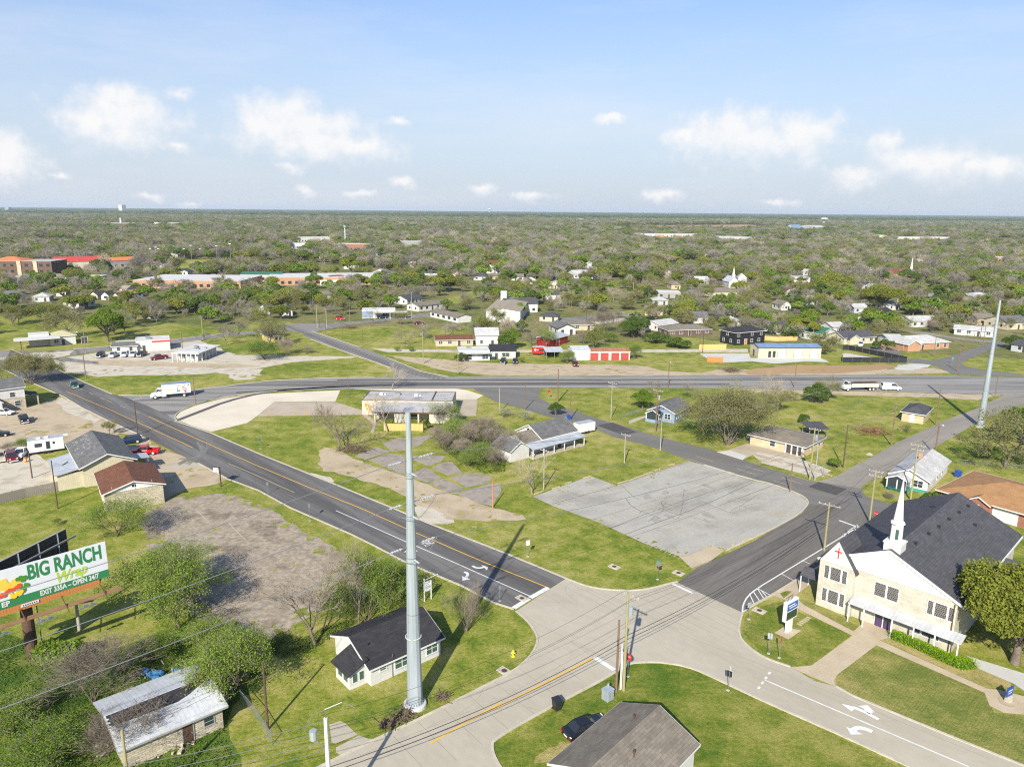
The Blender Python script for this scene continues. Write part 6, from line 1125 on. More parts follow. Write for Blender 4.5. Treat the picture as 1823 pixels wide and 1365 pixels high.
for k, (lab, kd, pt, r_, f_) in enumerate((('black car, leftmost of the row before the small grey shop', 'suv', 'car_black', (1090,1130), (1015,1170)), ('silver pickup, second in the row before the small grey shop', 'pickup', 'car_silver', (1235,1125), (1150,1170)), ('white car in the middle of the row before the grey shop', 'suv', 'car_white', (1335,1125), (1280,1162)), ('white pickup, fourth in the row before the grey shop', 'pickup', 'car_white', (1430,1120), (1370,1162)), ('black pickup at the right end of the row', 'pickup', 'car_black', (1530,1115), (1440,1160)), ('maroon pickup standing alone left of the drive-in hut', 'pickup', 'car_maroon', (1740,1165), (1590,1185)))): car(kd, lab, pt, 'a1', r_, f_)
car('suv', 'red car on the grass left of the white repair station', 'car_red', 'a3', (0,755), (65,765)); car('sedan', 'dark car under the canopy of the white repair station', 'car_navy', 'a3', (425,748), (515,742)); car('sedan', 'small red car at the right end of the repair station', 'car_red', 'a3', (565,733), (612,728)); car('sedan', 'old maroon and white car body in the grass lot', 'car_maroon', 'a3', (800,812), (915,806)); car('suv', 'black car parked before the shop with black sloping roof', 'car_black', 'a3', (1750,1195), (1730,1240)); car('sedan', 'dark car right of the black roofed shop', 'car_black', 'a4', (100,1190), (100,1232)); car('sedan', 'maroon car parked before the white metal hall', 'car_maroon', 'a4', (715,1218), (745,1262)); car('suv', 'white car before the cream house with black roof', 'car_white', 'a6', (150,1010), (110,1060)); car('van', 'white van parked behind the long bed truck at the highway', 'car_white', 'L8', (900,195), (1020,198))
for k, (x, y) in enumerate(((700,520),(790,505),(890,500),(960,492))): car('sedan', ('white car, leftmost in the school lot behind bare trees', 'grey car, second in the school lot', 'white car, third in the school lot', 'dark car, rightmost in the school lot')[k], ('car_white','car_grey','car_white','car_black')[k], 'a2', (x, y), (x+62, y-3))
# box truck
a, b = g('L5', 1290, 243), g('L5', 1022, 266); d = b-a; ce = (a+b)/2
t = thing('box_truck', 'white box truck with colourful side graphic turning off the highway', 'truck', (ce.x, ce.y, .055), atan2(d.y, d.x))
MB().box(-4.9, 2.2, -1.25, 1.25, 1.15, 3.75).build('cargo_box', 'car_white', t); MB().box(-4.85, 2.15, -1.2, 1.2, 3.75, 3.8).build('box_roof', 'tin_blue_x', t); MB().box(-4.6, 4.2, -.5, .5, .7, 1.1).build('chassis', 'plastic_black', t)
m = MB(); loft(m, [(2.3,1.1,1.0,.7,1.9,2.0),(3.3,1.1,1.0,.6,1.8,1.95),(3.9,1.0,.85,.55,1.45,1.6),(4.85,.95,.8,.55,1.2,1.35),(4.95,.9,.75,.6,1.1,1.2)]); m.build('cab', 'car_white', t); cabin(t, (2.35, 3.75), (2.4, 3.2), 1.95, 2.65, 1.0, .88, 'car_white')
for x, ys in ((-3.2, (-.95, .95)), (3.9, (-.98, .98))):
    for y in ys: wheel(t, x, y, .5, .3)
MB().tube([(1.2, -1.0, .75), (2.3, -1.0, .75)], .3, 10).tube([(1.2, 1.0, .75), (2.3, 1.0, .75)], .3, 10).build('fuel_tank', 'chrome', t); MB().box(4.95, 5.1, -1.0, 1.0, .5, .85).build('bumper', 'chrome', t)
for s in (-.75, .75): MB().box(4.93, 4.99, s-.15, s+.15, .95, 1.15).build('headlight', 'lamp_glass', t)
rr = random.Random(8)
for sd in (-1, 1):
    for cn in ('paint_red', 'plastic_blue', 'orange', 'paint_green'):
        m = MB()
        for k in range(5): x, z, r = rr.uniform(-4.5, -1.6), rr.uniform(1.5, 3.4), rr.uniform(.12, .26); m.tube([(x, sd*1.252, z), (x, sd*(1.258+.001*k), z)], r, 7)
        m.build('graphic', cn, t)
    m = MB()
    for k in range(7): m.box(-.6+.28*k, -.42+.28*k, sd*1.252 if sd > 0 else -1.258, 1.258 if sd > 0 else -1.252, 2.2, 2.5)
    m.build('graphic', 'lime', t)
# caravan, cargo trailer, red food trailer, long bed truck
def trailer(name, label, cat, c, A, B, w, h, paint, roof, z=.55, wins=(), rounded=0, axles=2, name_parts=None):
    a, b = g(c, *A), g(c, *B); L_ = (b-a).length; t = thing(name, label, cat, (*a.xy, 0), atan2((b-a).y, (b-a).x)); HOUSES.append((*((a+b)/2).xy, L_*.6))
    bd = MB().box(0, L_, 0, w, z, h).build('body', paint, t); bevel(bd, .12, 3); MB().slabpoly([(.05, .05, h+.04), (L_-.05, .05, h+.04), (L_-.05, w-.05, h+.04), (.05, w-.05, h+.04)], .06).build('roof', roof, t)
    for k in range(axles):
        for y in (.1, w-.1): wheel(t, L_*.5 + (k-.5*(axles-1))*.8, y, .34)
    MB().beam((-1.3, w/2, z), (0, w*.2, z), .1, .1).beam((-1.3, w/2, z), (0, w*.8, z), .1, .1).build('hitch', 'plastic_black', t)
    for (x, z0, ww, hh) in wins: MB().box(x, x+ww, -.03, .01, z0, z0+hh).build('window', 'glass', t)
    return t
t = trailer('caravan', 'long white caravan with dark windows behind the grey workshop', 'caravan', 'a8', (305,960), (690,905), 2.5, 3.1, 'car_white', 'tin_grey_x', wins=((1.2, 1.6, 1.3, .8), (3.2, 1.0, .7, 1.6), (4.4, 1.9, .4, .5)))
for x in (1.6, 3.0, 6.5): MB().box(x, x+.8, .8, 1.5, 3.12, 3.35).build('roof_unit', 'trim_white', t)
t = trailer('cargo_trailer', 'white enclosed cargo trailer with twin axles beside the tin porch', 'trailer', 'b3', (1300,508), (1500,470), 2.2, 2.5, 'car_white', 'tin_grey_x', .45)
t = trailer('food_trailer', 'bright red food trailer with white mark beside the open carport', 'trailer', 'a4', (285,1132), (412,1130), 2.4, 2.9, 'paint_red', 'tin_white_x', .6, ((2.2, 1.5, 2.0, .7),)); MB().box(.6, 1.2, -.03, .01, 1.6, 2.3).box(1.4, 2.0, -.03, .01, 1.8, 2.0).build('marking', 'trim_white', t)
a, b = g('L8', 868, 195), g('L8', 650, 200); d = b-a; t = thing('flatbed_truck', 'dusty white long bed truck with rusty load at the highway edge', 'truck', (*((a+b)/2).xy, .02), atan2(d.y, d.x)); Lt = d.length/2
MB().box(-Lt, Lt*.62, -1.2, 1.2, 1.1, 1.25).box(-Lt, Lt*.62, -1.2, -1.1, 1.25, 2.2).box(-Lt, Lt*.62, 1.1, 1.2, 1.25, 2.2).build('bed', 'stucco_cream', t); MB().box(-Lt+.1, Lt*.6, -1.1, 1.1, 1.25, 2.3).build('load', 'steel_rust', t); m = MB(); loft(m, [(Lt*.64,1.1,1.0,.7,1.9,2.0),(Lt*.8,1.1,1.0,.6,1.8,1.9),(Lt,.95,.8,.6,1.2,1.35)]); m.build('cab', 'car_white', t); cabin(t, (Lt*.65, Lt*.84), (Lt*.66, Lt*.78), 1.9, 2.6, 1.0, .88, 'car_white')
for x in (-Lt*.7, -Lt*.5, Lt*.8):
    for y in (-1.0, 1.0): wheel(t, x, y, .5, .3)
# bins, barrel, cabinet, hydrant
def bin_(label, c, p, paint, h=1.05, s=.3):
    o = thing('wheeled_bin', label, 'bin', g(c, *p), radians(30)); m = MB(); m.v = [(-s*.8,-s*.8,.1),(s*.8,-s*.8,.1),(s*.8,s*.8,.1),(-s*.8,s*.8,.1),(-s,-s,h),(s,-s,h),(s,s,h),(-s,s,h)]; m.f = [(0,3,2,1),(4,5,6,7),(0,1,5,4),(1,2,6,5),(2,3,7,6),(3,0,4,7)]; m.build('body', paint, o); MB().slabpoly([(-s*1.1,-s*1.1,h+.1),(s*1.1,-s*1.1,h+.1),(s*1.1,s*1.15,h+.16),(-s*1.1,s*1.15,h+.16)], .07).build('lid', paint, o)
    for x in (-s*.8, s*.8): wheel(o, x, s*.9, .12, .06)
bin_('dark grey wheeled bin at the kerb near the black sedan', 'B3', (375,1020), 'plastic_black', 1.15, .4); bin_('blue bin at the end of the stone bungalow', 'b4', (1040,520), 'plastic_blue', 1.1, .35); bin_('black bin beside the blue one at the stone bungalow', 'b4', (1115,540), 'plastic_black', .9, .4); bin_('blue bin behind the grey roofed house with tin porch', 'b3', (1180,322), 'plastic_blue', 1.1, .4); bin_('blue bin behind the green trimmed house', 'L8', (1395,755), 'plastic_blue', 1.1, .5)
o = thing('traffic_barrel', 'orange barrel beside the maroon car at the left', 'barrel', g('a8', 270, 1025)); MB().tube([(0,0,0),(0,0,1.0)], [.32, .26], 12).build('body', 'orange', o); MB().tube([(0,0,.45),(0,0,.6)], [.302, .295], 12).build('band', 'trim_white', o)
o = thing('utility_cabinet', 'pale grey electrical cabinet at the foot of the brown pole', 'cabinet', g('B3', 680, 955), radians(40)); bevel(MB().box(-.5, .5, -.45, .45, 0, 1.15).build('body', 'galvanised', o), .04); MB().box(-.53, .53, -.48, .48, 1.15, 1.23).build('lid', 'galvanised', o); MB().box(-.42, -.02, -.48, -.45, .12, 1.05).box(.02, .42, -.48, -.45, .12, 1.05).build('door', 'galvanised', o); MB().tube([(.3,.25,1.2),(.3,.25,1.6)], .1, 8).build('conduit', 'galvanised', o)
o = thing('fire_hydrant', 'yellow fire hydrant with black cap in the corner grass', 'hydrant', g('B3', 113, 702)); MB().tube([(0,0,0),(0,0,.1),(0,0,.1),(0,0,.62),(0,0,.75),(0,0,.82)], [.2,.2,.13,.13,.15,.04], 10).build('body', 'hydrant_yellow', o); MB().tube([(-.25,0,.48),(.25,0,.48)], .07, 8).build('outlet', 'hydrant_yellow', o)
def brush(label, c, p, r, h, material='brush', n=90, seed=1):
    o = thing('brush_pile', label, 'brush pile', g(c, *p)); rr = random.Random(seed); m = MB()
    for k in range(n):
        a = Vector((rr.gauss(0, r*.5), rr.gauss(0, r*.4), rr.uniform(0, h*.7))); d = Vector((rr.gauss(0, 1), rr.gauss(0, 1), rr.uniform(0, .6))).normalized() * rr.uniform(.4, 1.0) * r; m.beam(a, a+d, .05)
    m.build('sticks', material, o)
brush('heap of cut branches on the verge left of the tall steel pole', 'b8', (1280,500), 1.0, .8, seed=1); brush('smaller heap of branches right by the pole footing', 'b8', (1500,380), .9, .7, seed=2); brush('long brown brush pile at the edge of the slab lot', 'L6', (720,615), 2.6, .8, n=200, seed=3); brush('fallen branches lying by the kerb right of the pole footing', 'b2', (670,1195), .7, .4, seed=4); brush('planter of logs and scrap standing in the meadow', 'L8', (840,475), 3.0, 1.3, 'wood_plank', 160, 5); brush('dark brush under the bare tree right of the forked road', 'a3', (140,850), 3.0, 1.2, n=140, seed=6); brush('scrap heap in the grass before the tan metal workshop', 'a5', (590,1300), 3.0, .8, n=140, seed=7)
# ------------------------------------------------------------------ transmission poles
def steel_pole(label, base, h, rb, rt, joints=(), ring=None):
    t = thing('transmission_pole', label, 'steel pole', base); n = 12
    zs = [0.35] + sorted(joints) + [h]; sec = []
    for i in range(len(zs)-1):
        r = lambda z: rb + (rt-rb)*z/h
        k = .012*(len(zs)-1-i); o = MB().tube([(0,0,zs[i]),(0,0,zs[i+1]+.05)], [r(zs[i])+k, r(zs[i+1])+k], n).build('shaft_section', 'galvanised', t)
        if i: MB().tube([(0,0,zs[i]-.04),(0,0,zs[i]+.04)], r(zs[i])+k+.03, n).build('joint_band', 'galv_dark', t)
    MB().tube([(0,0,-.1),(0,0,.32),(0,0,.4)], [1.25*rb/.78, 1.22*rb/.78, 1.15*rb/.78], 24).build('footing', 'concrete_white', t); MB().tube([(0,0,.4),(0,0,.5)], rb+.16, 16).build('base_plate', 'galvanised', t)
    m = MB()
    for k in range(20): a = 2*pi*k/20; m.tube([((rb+.1)*cos(a), (rb+.1)*sin(a), .5), ((rb+.1)*cos(a), (rb+.1)*sin(a), .68)], .035, 6)
    m.build('anchor_bolt', 'galv_dark', t)
    MB().tube([(0,0,h+.04),(0,0,h+.1)], rt+.06, n).build('cap', 'galvanised', t)
    if ring:
        r = rb+(rt-rb)*ring/h; m = MB(); m.tube([((r+.16)*cos(a), (r+.16)*sin(a), ring) for a in [2*pi*k/20 for k in range(21)]], .06, 6, False); m.build('collar_ring', 'concrete_white', t)
    return t
pb = g('o', 739, 1255); ph = ht('o', (739,1255), (724,735)); zq = lambda ty: zfor(pb.x, pb.y, ty)
tp1 = steel_pole('tall tapered grey steel transmission pole beside the white cottage', pb, ph, .76, .23, [zq(841), zq(916.9), zq(990.8), zq(1089.9)], zq(1131.6))
pb2 = g('o', 1745, 760); ph2 = ht('o', (1745,760), (1777,535)); tp2 = steel_pole('tall grey steel transmission pole farther right beside the lane', pb2, ph2, .7, .22, [9, 18, 25])
def catenary(a, b, sag, n=14): return [Vector(a).lerp(Vector(b), k/n) - Vector((0, 0, 4*sag*(k/n)*(1-k/n))) for k in range(n+1)]
def wire(label, a, b, sag, r=.018, material='wire_black', group=None, name='overhead_wire', n=14):
    o = MB().tube(catenary(a, b, sag, n), r, 5, False).build(name, material); tag(o, label, 'wire', group); return o
lv = [(zq(720+480/4.875), (0,1035)), (zq(720+850/4.875), (0,1135)), (zq(720+1225/4.875), (0,1238))]
u12 = (pb2 - pb).normalized()
for k, (z, lp) in enumerate(lv):
    end = g('o', *lp, z - 1.5); ul = (end - pb); ul.z = 0; ul.normalize(); rr_ = .76 + (.23-.76)*z/ph
    L0 = pb + ul*2.6 + Vector((0,0,z-.1)); R0 = pb + u12*3.1 + Vector((0,0,z+.1)); pl, pr = pb + ul*rr_ + Vector((0,0,z)), pb + u12*rr_ + Vector((0,0,z))
    m = MB(); m.beam(pl - pb, L0 - pb, .06); m.beam(pr - pb, R0 - pb, .06); m.build('strain_link', 'galv_dark', tp1)
    m = MB()
    for (q0, q1) in ((pl, L0), (pr, R0)):
        for j in range(9): c_ = q0.lerp(q1, .3 + .07*j) - pb; d_ = (q1-q0).normalized()*.05; m.tube([c_-d_, c_+d_], .13 if j % 2 else .08, 8)
    m.build('insulator', 'porcelain', tp1); m = MB(); m.tube([(0,0,z-1.2+.0),(0,0,z-1.2)] if 0 else [Vector((-.0,0,z-1.25)) + (u12-ul)*0 + Vector((.5,-.7,0))*(.3+rr_), Vector((.5,-.7,0))*(1.3+rr_) + Vector((0,0,z-1.2))], .09, 8); m.build('post_insulator', 'porcelain', tp1)
    md = pb + Vector((.5,-.7,0)).normalized()*(rr_+1.0) + Vector((0,0,z-1.25)); pts = [L0, L0.lerp(md, .3)-Vector((0,0,.35)), L0.lerp(md, .7)-Vector((0,0,.3)), md, md.lerp(R0, .35)-Vector((0,0,.3)), md.lerp(R0, .7)-Vector((0,0,.3)), R0]; MB().tube([p - pb for p in chaikin(pts, 2, False)], .03, 6, False).build('jumper_loop', 'wire_grey', tp1)
    far_ = L0 + (end - L0)*1.9; wire(('uppermost', 'middle', 'lowest')[k] + ' pale high conductor leaving the near steel pole to the left', L0, far_, 1.0, .032, 'wire_grey', n=24)
    z2 = ph2 * z/ph; e2 = pb2 - u12*1.0 + Vector((0,0,min(z2, ph2-.6))); wire(('uppermost', 'middle', 'lowest')[k] + ' grey conductor sagging from the near steel pole to the far one', R0, e2, 5.2, .03, 'wire_grey', n=30)
    MB().beam(pb2*0 + Vector((0,0,e2.z)), e2 - pb2, .14).build('insulator', 'porcelain', tp2)
# ------------------------------------------------------------------ utility poles
POLES = {}
def upole(key, label, c, b, t=None, h=None, r=.15, material='wood_pole', arms=(), trans=False, lamp=None, az=None, base=None, group=None, name='utility_pole'):
    p = g(c, *b) if base is None else base; h = h or ht(c, b, t); o = thing(name, label, 'utility pole' if name == 'utility_pole' else 'street lamp', p, 0, group)
    MB().tube([(0,0,0),(0,0,h)], [r, r*.68], 8).build('pole', material, o); az = radians(45) if az is None else az
    d = Vector((cos(az), sin(az), 0))
    for (dz, L_) in arms:
        z = h - dz; MB().beam(d*(-L_/2) + Vector((0,0,z)) + Vector((-d.y, d.x, 0))*.14, d*(L_/2) + Vector((0,0,z)) + Vector((-d.y, d.x, 0))*.14, .1, .12).build('crossarm', 'wood_pole_grey', o)
        m = MB()
        for s in (-.46, -.2, .2, .46): q = d*(L_*s) + Vector((0,0,z)) + Vector((-d.y, d.x, 0))*.14; m.tube([q, q + Vector((0,0,.1)), q + Vector((0,0,.26))], [.05, .07, .03], 6)
        m.build('insulator', 'porcelain', o)
    if trans: MB().tube([d*.42 + Vector((0,0,h-2.4)), d*.42 + Vector((0,0,h-1.4))], .26, 10).tube([d*.42 + Vector((0,0,h-1.4)), d*.42 + Vector((0,0,h-1.2))], .06, 6).build('transformer', 'galvanised', o)
    if lamp:
        L_, la = lamp; e = Vector((cos(la), sin(la), 0)); MB().tube([Vector((0,0,h-.6)), e*L_*.5 + Vector((0,0,h-.1)), e*L_ + Vector((0,0,h))], .04, 6).build('lamp_arm', 'galv_dark', o); MB().blob(e*(L_+.25) + Vector((0,0,h-.05)), (.36, .2, .12), 1, 1, 0).build('lamp_head', 'lamp_glass', o)
    POLES[key] = p + Vector((0,0,h)); return o
upole('junc', 'weathered yellowish pole with transformer and crossarm at the junction corner', 'B3', (775,905), (800,318), r=.17, material='wood_pole_green', arms=((.4, 2.6),), trans=True, az=radians(-45))
MB().tube([(-.35,.1,0),(-.35,.1,5.5)], .06, 6).tube([(-.2,.25,0),(-.2,.25,4.5)], .05, 6).build('conduit', 'trim_white', bpy.data.objects['utility_pole'])
upole('brown', 'plain reddish brown pole leaning beside the transformer pole at the junction', 'B3', (730,912), (745,482), r=.15, material='wood_pole')
bp = g('B2', 470, 1070, 10.5); bp.z = 0; upole('white', 'thick pale concrete pole with lamp globe at the bottom edge', 'o', (0,0), h=10.5, r=.24, material='concrete_pole', base=bp)
wo = bpy.data.objects['utility_pole.002']; m = MB()
m.tube([(0,0,10.5),(0,0,11.3)], .04, 6).tube([(0,0,11.3),(1.3,.2,11.8),(2.2,.3,11.4),(2.3,.3,10.3)], .025, 6, False).tube([(0,0,11.3),(-1.0,-.1,10.8),(-1.7,-.2,9.4)], .025, 6, False); m.build('jumper_wire', 'wire_grey', wo); MB().tube([(-1.0,-.2,8.7),(-1.0,-.2,9.5)], .3, 10).build('transformer', 'galvanised', wo); MB().tube([(-.2,0,7.6),(-.9,-.2,8.7)], .04, 6).build('bracket', 'galv_dark', wo)
lp_ = g('b5', 345, 965, 9.0); lp_.z = 0; upole('lowleft', 'greenish wooden pole rising before the derelict cottage', 'o', (0,0), h=9.0, r=.16, material='wood_pole_green', base=lp_)
UPOLES = [
('dk1','dark pole casting a long shadow left of the white cottage','B2',(125,1140),(100,735),.15,'wood_pole_dark',(),0),
('l1','tall thin dark pole in front of the grey board fence','L5',(390,1005),(340,680),.12,'wood_pole_dark',(),0),
('l2','dark pole behind the board fence beside the scrap plants','L5',(218,800),(188,612),.13,'wood_pole_dark',(),0),
('l3','dark pole at the arterial kerb behind the grey workshop','L5',(930,510),(895,290),.15,'wood_pole_dark',(),0),
('l4','brown pole at the tip of the pale concrete lot','L5',(1320,310),(1298,112),.15,'wood_pole',(),0),
('l5','brown pole on the verge beyond the arterial at the upper left','T1',(597,1302),(580,1122),.15,'wood_pole',(),0),
('t1','brown pole behind the drive-in hut','T1',(1268,1105),(1250,977),.15,'wood_pole',(),0),
('t2','yellowish pole with crossarm at the upper street behind the drive-in','T1',(1410,1030),(1395,860),.16,'wood_pole_green',((.5,2.4),(1.2,2.0)),0),
('t3','grey pole with crossarm left at the forked road','T2',(487,950),(478,795),.15,'wood_pole_grey',((.5,2.2),),0),
('t4','grey pole with crossarm right at the forked road','T2',(552,948),(548,818),.15,'wood_pole_grey',((.4,2.6),),0),
('t5','short dark post at the forked road','T2',(505,955),(503,890),.12,'wood_pole_dark',(),0),
('t6','brown pole on the grass tip of the forked road','T2',(545,1000),(540,848),.14,'wood_pole',(),0),
('m1','brown pole in the triangular lawn above the fork','a3',(268,1036),(265,780),.16,'wood_pole',(),0),
('m2','yellow brown pole with crossarm in the dirt right of the fork','a3',(903,1216),(897,888),.17,'wood_pole_green',((.5,2.2),(1.0,2.0)),0),
('m3','tall yellow brown pole before the round shrub','a3',(1268,1322),(1263,1090),.16,'wood_pole_green',(),0),
('m4','tall pole behind the white repair station','a3',(783,748),(768,468),.14,'wood_pole_grey',(),0),
('m5','grey lamp pole at the left of the repair station','a3',(134,782),(118,580),.12,'galv_dark',(),0),
('m6','thin pole before the long white warehouse','a3',(1140,935),(1137,790),.12,'wood_pole',(),0),
('h1','tall brown pole with pale top beside the side street corner','L7',(428,287),(422,48),.19,'wood_pole',(),0),
('h2','brown pole behind the grey roofed house with tin porch','L7',(512,407),(510,212),.15,'wood_pole',(),0),
('h3','thin brown pole left of the side street corner','L7',(208,337),(208,162),.13,'wood_pole',(),0),
('h4','thin grey pole on the verge right of the closed restaurant','L7',(35,352),(28,190),.12,'wood_pole_grey',(),0),
('h5','slim grey pole with crossarms in the corner meadow','L7',(787,400),(785,150),.12,'wood_pole_grey',((.4,2.6),(1.3,2.2)),0),
('h6','brown pole with crossarm and transformer before the blue house','L7',(1088,490),(1090,200),.17,'wood_pole',((.4,2.6),),1),
('h7','slim grey pole across the street from the blue house','L7',(1120,612),(1130,392),.12,'wood_pole_grey',((.5,2.0),),0),
('h8','slim grey pole in the lawn above the large parking lot','L7',(877,697),(880,498),.12,'wood_pole_grey',((.4,2.2),),0),
('h9','slim grey pole beside the bare tree at the corner of the large lot','L7',(333,877),(328,602),.12,'wood_pole_grey',((.4,2.0),),0),
('h10','brown pole at the far edge of the highway','L7',(1172,192),(1175,12),.15,'wood_pole',(),0),
('e1','pole at the highway edge right of the scrap heap','L8',(340,182),(340,32),.14,'wood_pole',(),0),
('e2','brown pole beside the planter in the meadow','L8',(965,552),(990,292),.15,'wood_pole',(),0),
('e3','tall brown pole right behind the cream shed','L8',(1253,422),(1274,188),.15,'wood_pole',(),0),
('e4','brown lamp pole at the lane behind the green trimmed house','L8',(1248,614),(1272,412),.16,'wood_pole',(),0),
('e5','dark pole in the lawn beside the stone bungalow','L8',(655,697),(668,422),.15,'wood_pole_dark',(),0),
('e6','yellowish pole with transformer before the stone bungalow','L8',(440,772),(465,440),.17,'wood_pole_green',((.4,2.2),),1),
('e7','slim grey pole at the street corner before the stone bungalow','L8',(473,777),(490,570),.12,'galvanised',(),0),
('e8','brown pole at the kerb corner of the large lot','L8',(312,852),(318,668),.14,'wood_pole',(),0),
('e9','grey pole with crossarm at the corner opposite the large lot','L8',(825,1052),(835,708),.17,'wood_pole_green',((.4,2.2),(1.2,2.0)),0),
('e10','yellowish pole with wide crossarm between church and large lot','L8',(533,1232),(557,920),.17,'wood_pole_green',((.5,3.2),),0),
('e11','tall pole with crossarm behind the church roof','L8',(1090,905),(1125,542),.17,'wood_pole_green',((.4,2.4),(1.2,2.0)),0),
('e12','thin pole right of the far steel pole','L8',(1635,242),(1648,105),.13,'wood_pole',(),0),
('e13','dark pole leaning beside the upper right street corner','a6',(1143,1302),(1132,1040),.15,'wood_pole',(),0),
('e14','brown pole before the orange brick house','a6',(895,1140),(915,930),.14,'wood_pole',(),0),
('e15','brown pole right of the orange brick house','a6',(1225,1052),(1235,878),.14,'wood_pole',(),0),
('e16','dark pole before the long low white house, left of two','a6',(1380,957),(1402,800),.13,'wood_pole_dark',(),0),
('e17','dark pole before the long low white house, right of two','a6',(1410,1032),(1430,815),.13,'wood_pole',(),0),
('f1','tall dark pole with tangled top near the distant road','a4',(845,790),(850,430),.2,'wood_pole_dark',((.8,3),),0),
('f2','brown pole at the left end of the distant road','a4',(690,657),(695,530),.17,'wood_pole',(),0),
('f3','grey pole behind the white metal hall','a4',(815,1012),(812,865),.15,'wood_pole_grey',(),0),
('f4','pale pole at the distant road before green grass','a4',(1333,532),(1330,370),.17,'wood_pole_grey',((.5,2.4),),0),
('f5','dark pole at the alley beside the yellow pine fence','a5',(298,1106),(308,880),.16,'wood_pole_dark',(),0),
('f6','dark pole right of the house with grey green roof','a5',(1693,1022),(1700,838),.15,'wood_pole_dark',(),0),
('f7','orange stained pole behind the tan metal workshop','a5',(1450,972),(1455,838),.17,'wood_orange',(),0),
('c1','thin orange brown pole at the end of the slab lot','L6',(1658,998),(1655,815),.12,'wood_orange',(),0),
('c2','thin rusty pole at the corner of the tan board fence','L6',(1190,492),(1190,325),.1,'steel_rust',(),0),
('c3','thin pale pole on the lawn before the closed restaurant','L6',(685,265),(682,110),.08,'wood_pole',(),0),
]
for (key, lab, c, b, t_, r, mt, arms, tr) in UPOLES: upole(key, lab, c, b, t_, None, r, mt, arms, bool(tr), az=radians(-40 if key[0] in 'eh' else 60))
upole('lamp1', 'grey street lamp at the upper left street corner', 'T1', (597,1127), (580,980), None, .13, 'galv_dark', lamp=(2.0, pi), name='street_lamp')
for key in ('h1', 'h10', 'e4', 'f3'):
    p = POLES[key]; MB().tube([(0,0,p.z-.3),(0,-1.2,p.z)], .04, 6).blob((0,-1.4,p.z), (.2,.35,.1), 1, 1, 0).build('lamp_arm', 'lamp_glass', [o for o in bpy.data.objects if o.type == 'EMPTY' and (o.location - Vector((p.x, p.y, 0))).length < .01][0])
SPANS = [('white','junc',3,1.4),('junc','e10',3,1.2),('e10','e9',3,.9),('e9','e11',2,.6),('e9','e6',2,.8),('e6','h7',2,.9),('h7','h6',1,.5),('h6','h5',2,.9),('h5','h1',1,.6),('h9','h8',1,.7),('h8','h7',1,.7),('e5','e2',1,.6),('e2','e3',1,.6),('e11','e4',2,.8),('l1','l2',1,.4),('l3','l4',1,.6),('l4','l5',1,.7),('dk1','lowleft',1,.5),('m1','m2',2,.9),('m2','m3',2,.7),('h3','h4',1,.4),('t2','t3',2,1.0),('t4','m5',1,.7),('h10','e1',2,1.2),('m3','h10',2,1.5),('f5','h10',1,.7),('e15','e17',1,.6)]
for (a, b, n, sag) in SPANS:
    pa, pb_ = POLES[a], POLES[b]; dd_ = (pb_-pa); s_ = Vector((-dd_.y, dd_.x, 0)).normalized()
    for k in range(n): off = s_*((k-(n-1)/2)*.8); dz = Vector((0,0,-.25 - (.9 if n == 3 and k == 1 else 0))); wire('thin dark overhead wire strung between two street poles', pa+off+dz, pb_+off+dz, sag, .014, 'wire_black', 'overhead street wires')
for k in range(4): e_ = POLES['white'] + Vector((-26, -9, .6)); wire('pale wire leaving the concrete pole to the lower left', POLES['white'] + Vector((-.2, 0, -.3-.9*k)), e_ + Vector((0,0,-.9*k)), .8, .022, 'wire_grey', 'wires of the concrete pole')
# low hanging cable bundle above the junction street
for k in range(2): wire('thick black telephone cable sagging over the concrete street', POLES['white'] - Vector((0,0,4.6+.5*k)), POLES['junc'] - Vector((0,0,5.0+.5*k)), 1.0, .03, 'wire_black', 'telephone cables over the street'); wire('thick black telephone cable crossing the junction beyond the corner pole', POLES['junc'] - Vector((0,0,5.0+.5*k)), POLES['e10'] - Vector((0,0,3.0+.5*k)), 1.0, .03, 'wire_black', 'telephone cables across the junction')
# ------------------------------------------------------------------ signs
def sign(label, c, b, h, shape, size, face, az, post='galv_dark', name='road_sign', back=None, extra=None):
    o = thing(name, label, 'sign', g(c, *b), az); MB().tube([(0,0,0),(0,0,h)], .035, 6).build('post', post, o); MB().box(-.15, .15, -.15, .15, -.05, .05).build('footing', 'concrete_white', o); w, hh = size
    if shape == 'oct': pts = [(cos(pi/8+k*pi/4)*w/2*1.08, sin(pi/8+k*pi/4)*w/2*1.08 + h-w/2) for k in range(8)]
    elif shape == 'dia': pts = [(w/2, h-w/2), (0, h), (-w/2, h-w/2), (0, h-w)]
    else: pts = [(-w/2, h-hh), (w/2, h-hh), (w/2, h), (-w/2, h)]
    MB().extrude_y(pts, -.07, -.045).build('plate', face, o); MB().extrude_y([(x*.97, (z-h+hh/2)*.97+h-hh/2) for x, z in pts], -.043, -.036).build('plate_back', back or 'galv_dark', o)
    if extra: extra(o, h)
    return o
def label_text(o, txt, size, loc, material, rot=(pi/2, 0, 0), bold=0., shear=0., name='lettering', sx=1, width=None):
    cu = bpy.data.curves.new(name, 'FONT'); cu.body = txt; cu.size = size; cu.offset = bold; cu.shear = shear; cu.align_x = 'CENTER'; cu.align_y = 'CENTER'; cu.extrude = .004; cu.materials.append(MATS[material]); q = flatten(bpy.data.objects.new(name, cu), o); q.location = loc; q.rotation_euler = rot; q.scale = (width/q.dimensions.x if width else sx, 1, 1); return q
def stoptxt(o, h): label_text(o, 'STOP', .26, (0, -.078, h-.38), 'trim_white')
sign('red stop sign beside the transformer pole at the junction', 'B3', (800,822), 2.9, 'oct', (.85,.85), 'paint_red', radians(-45), extra=stoptxt)
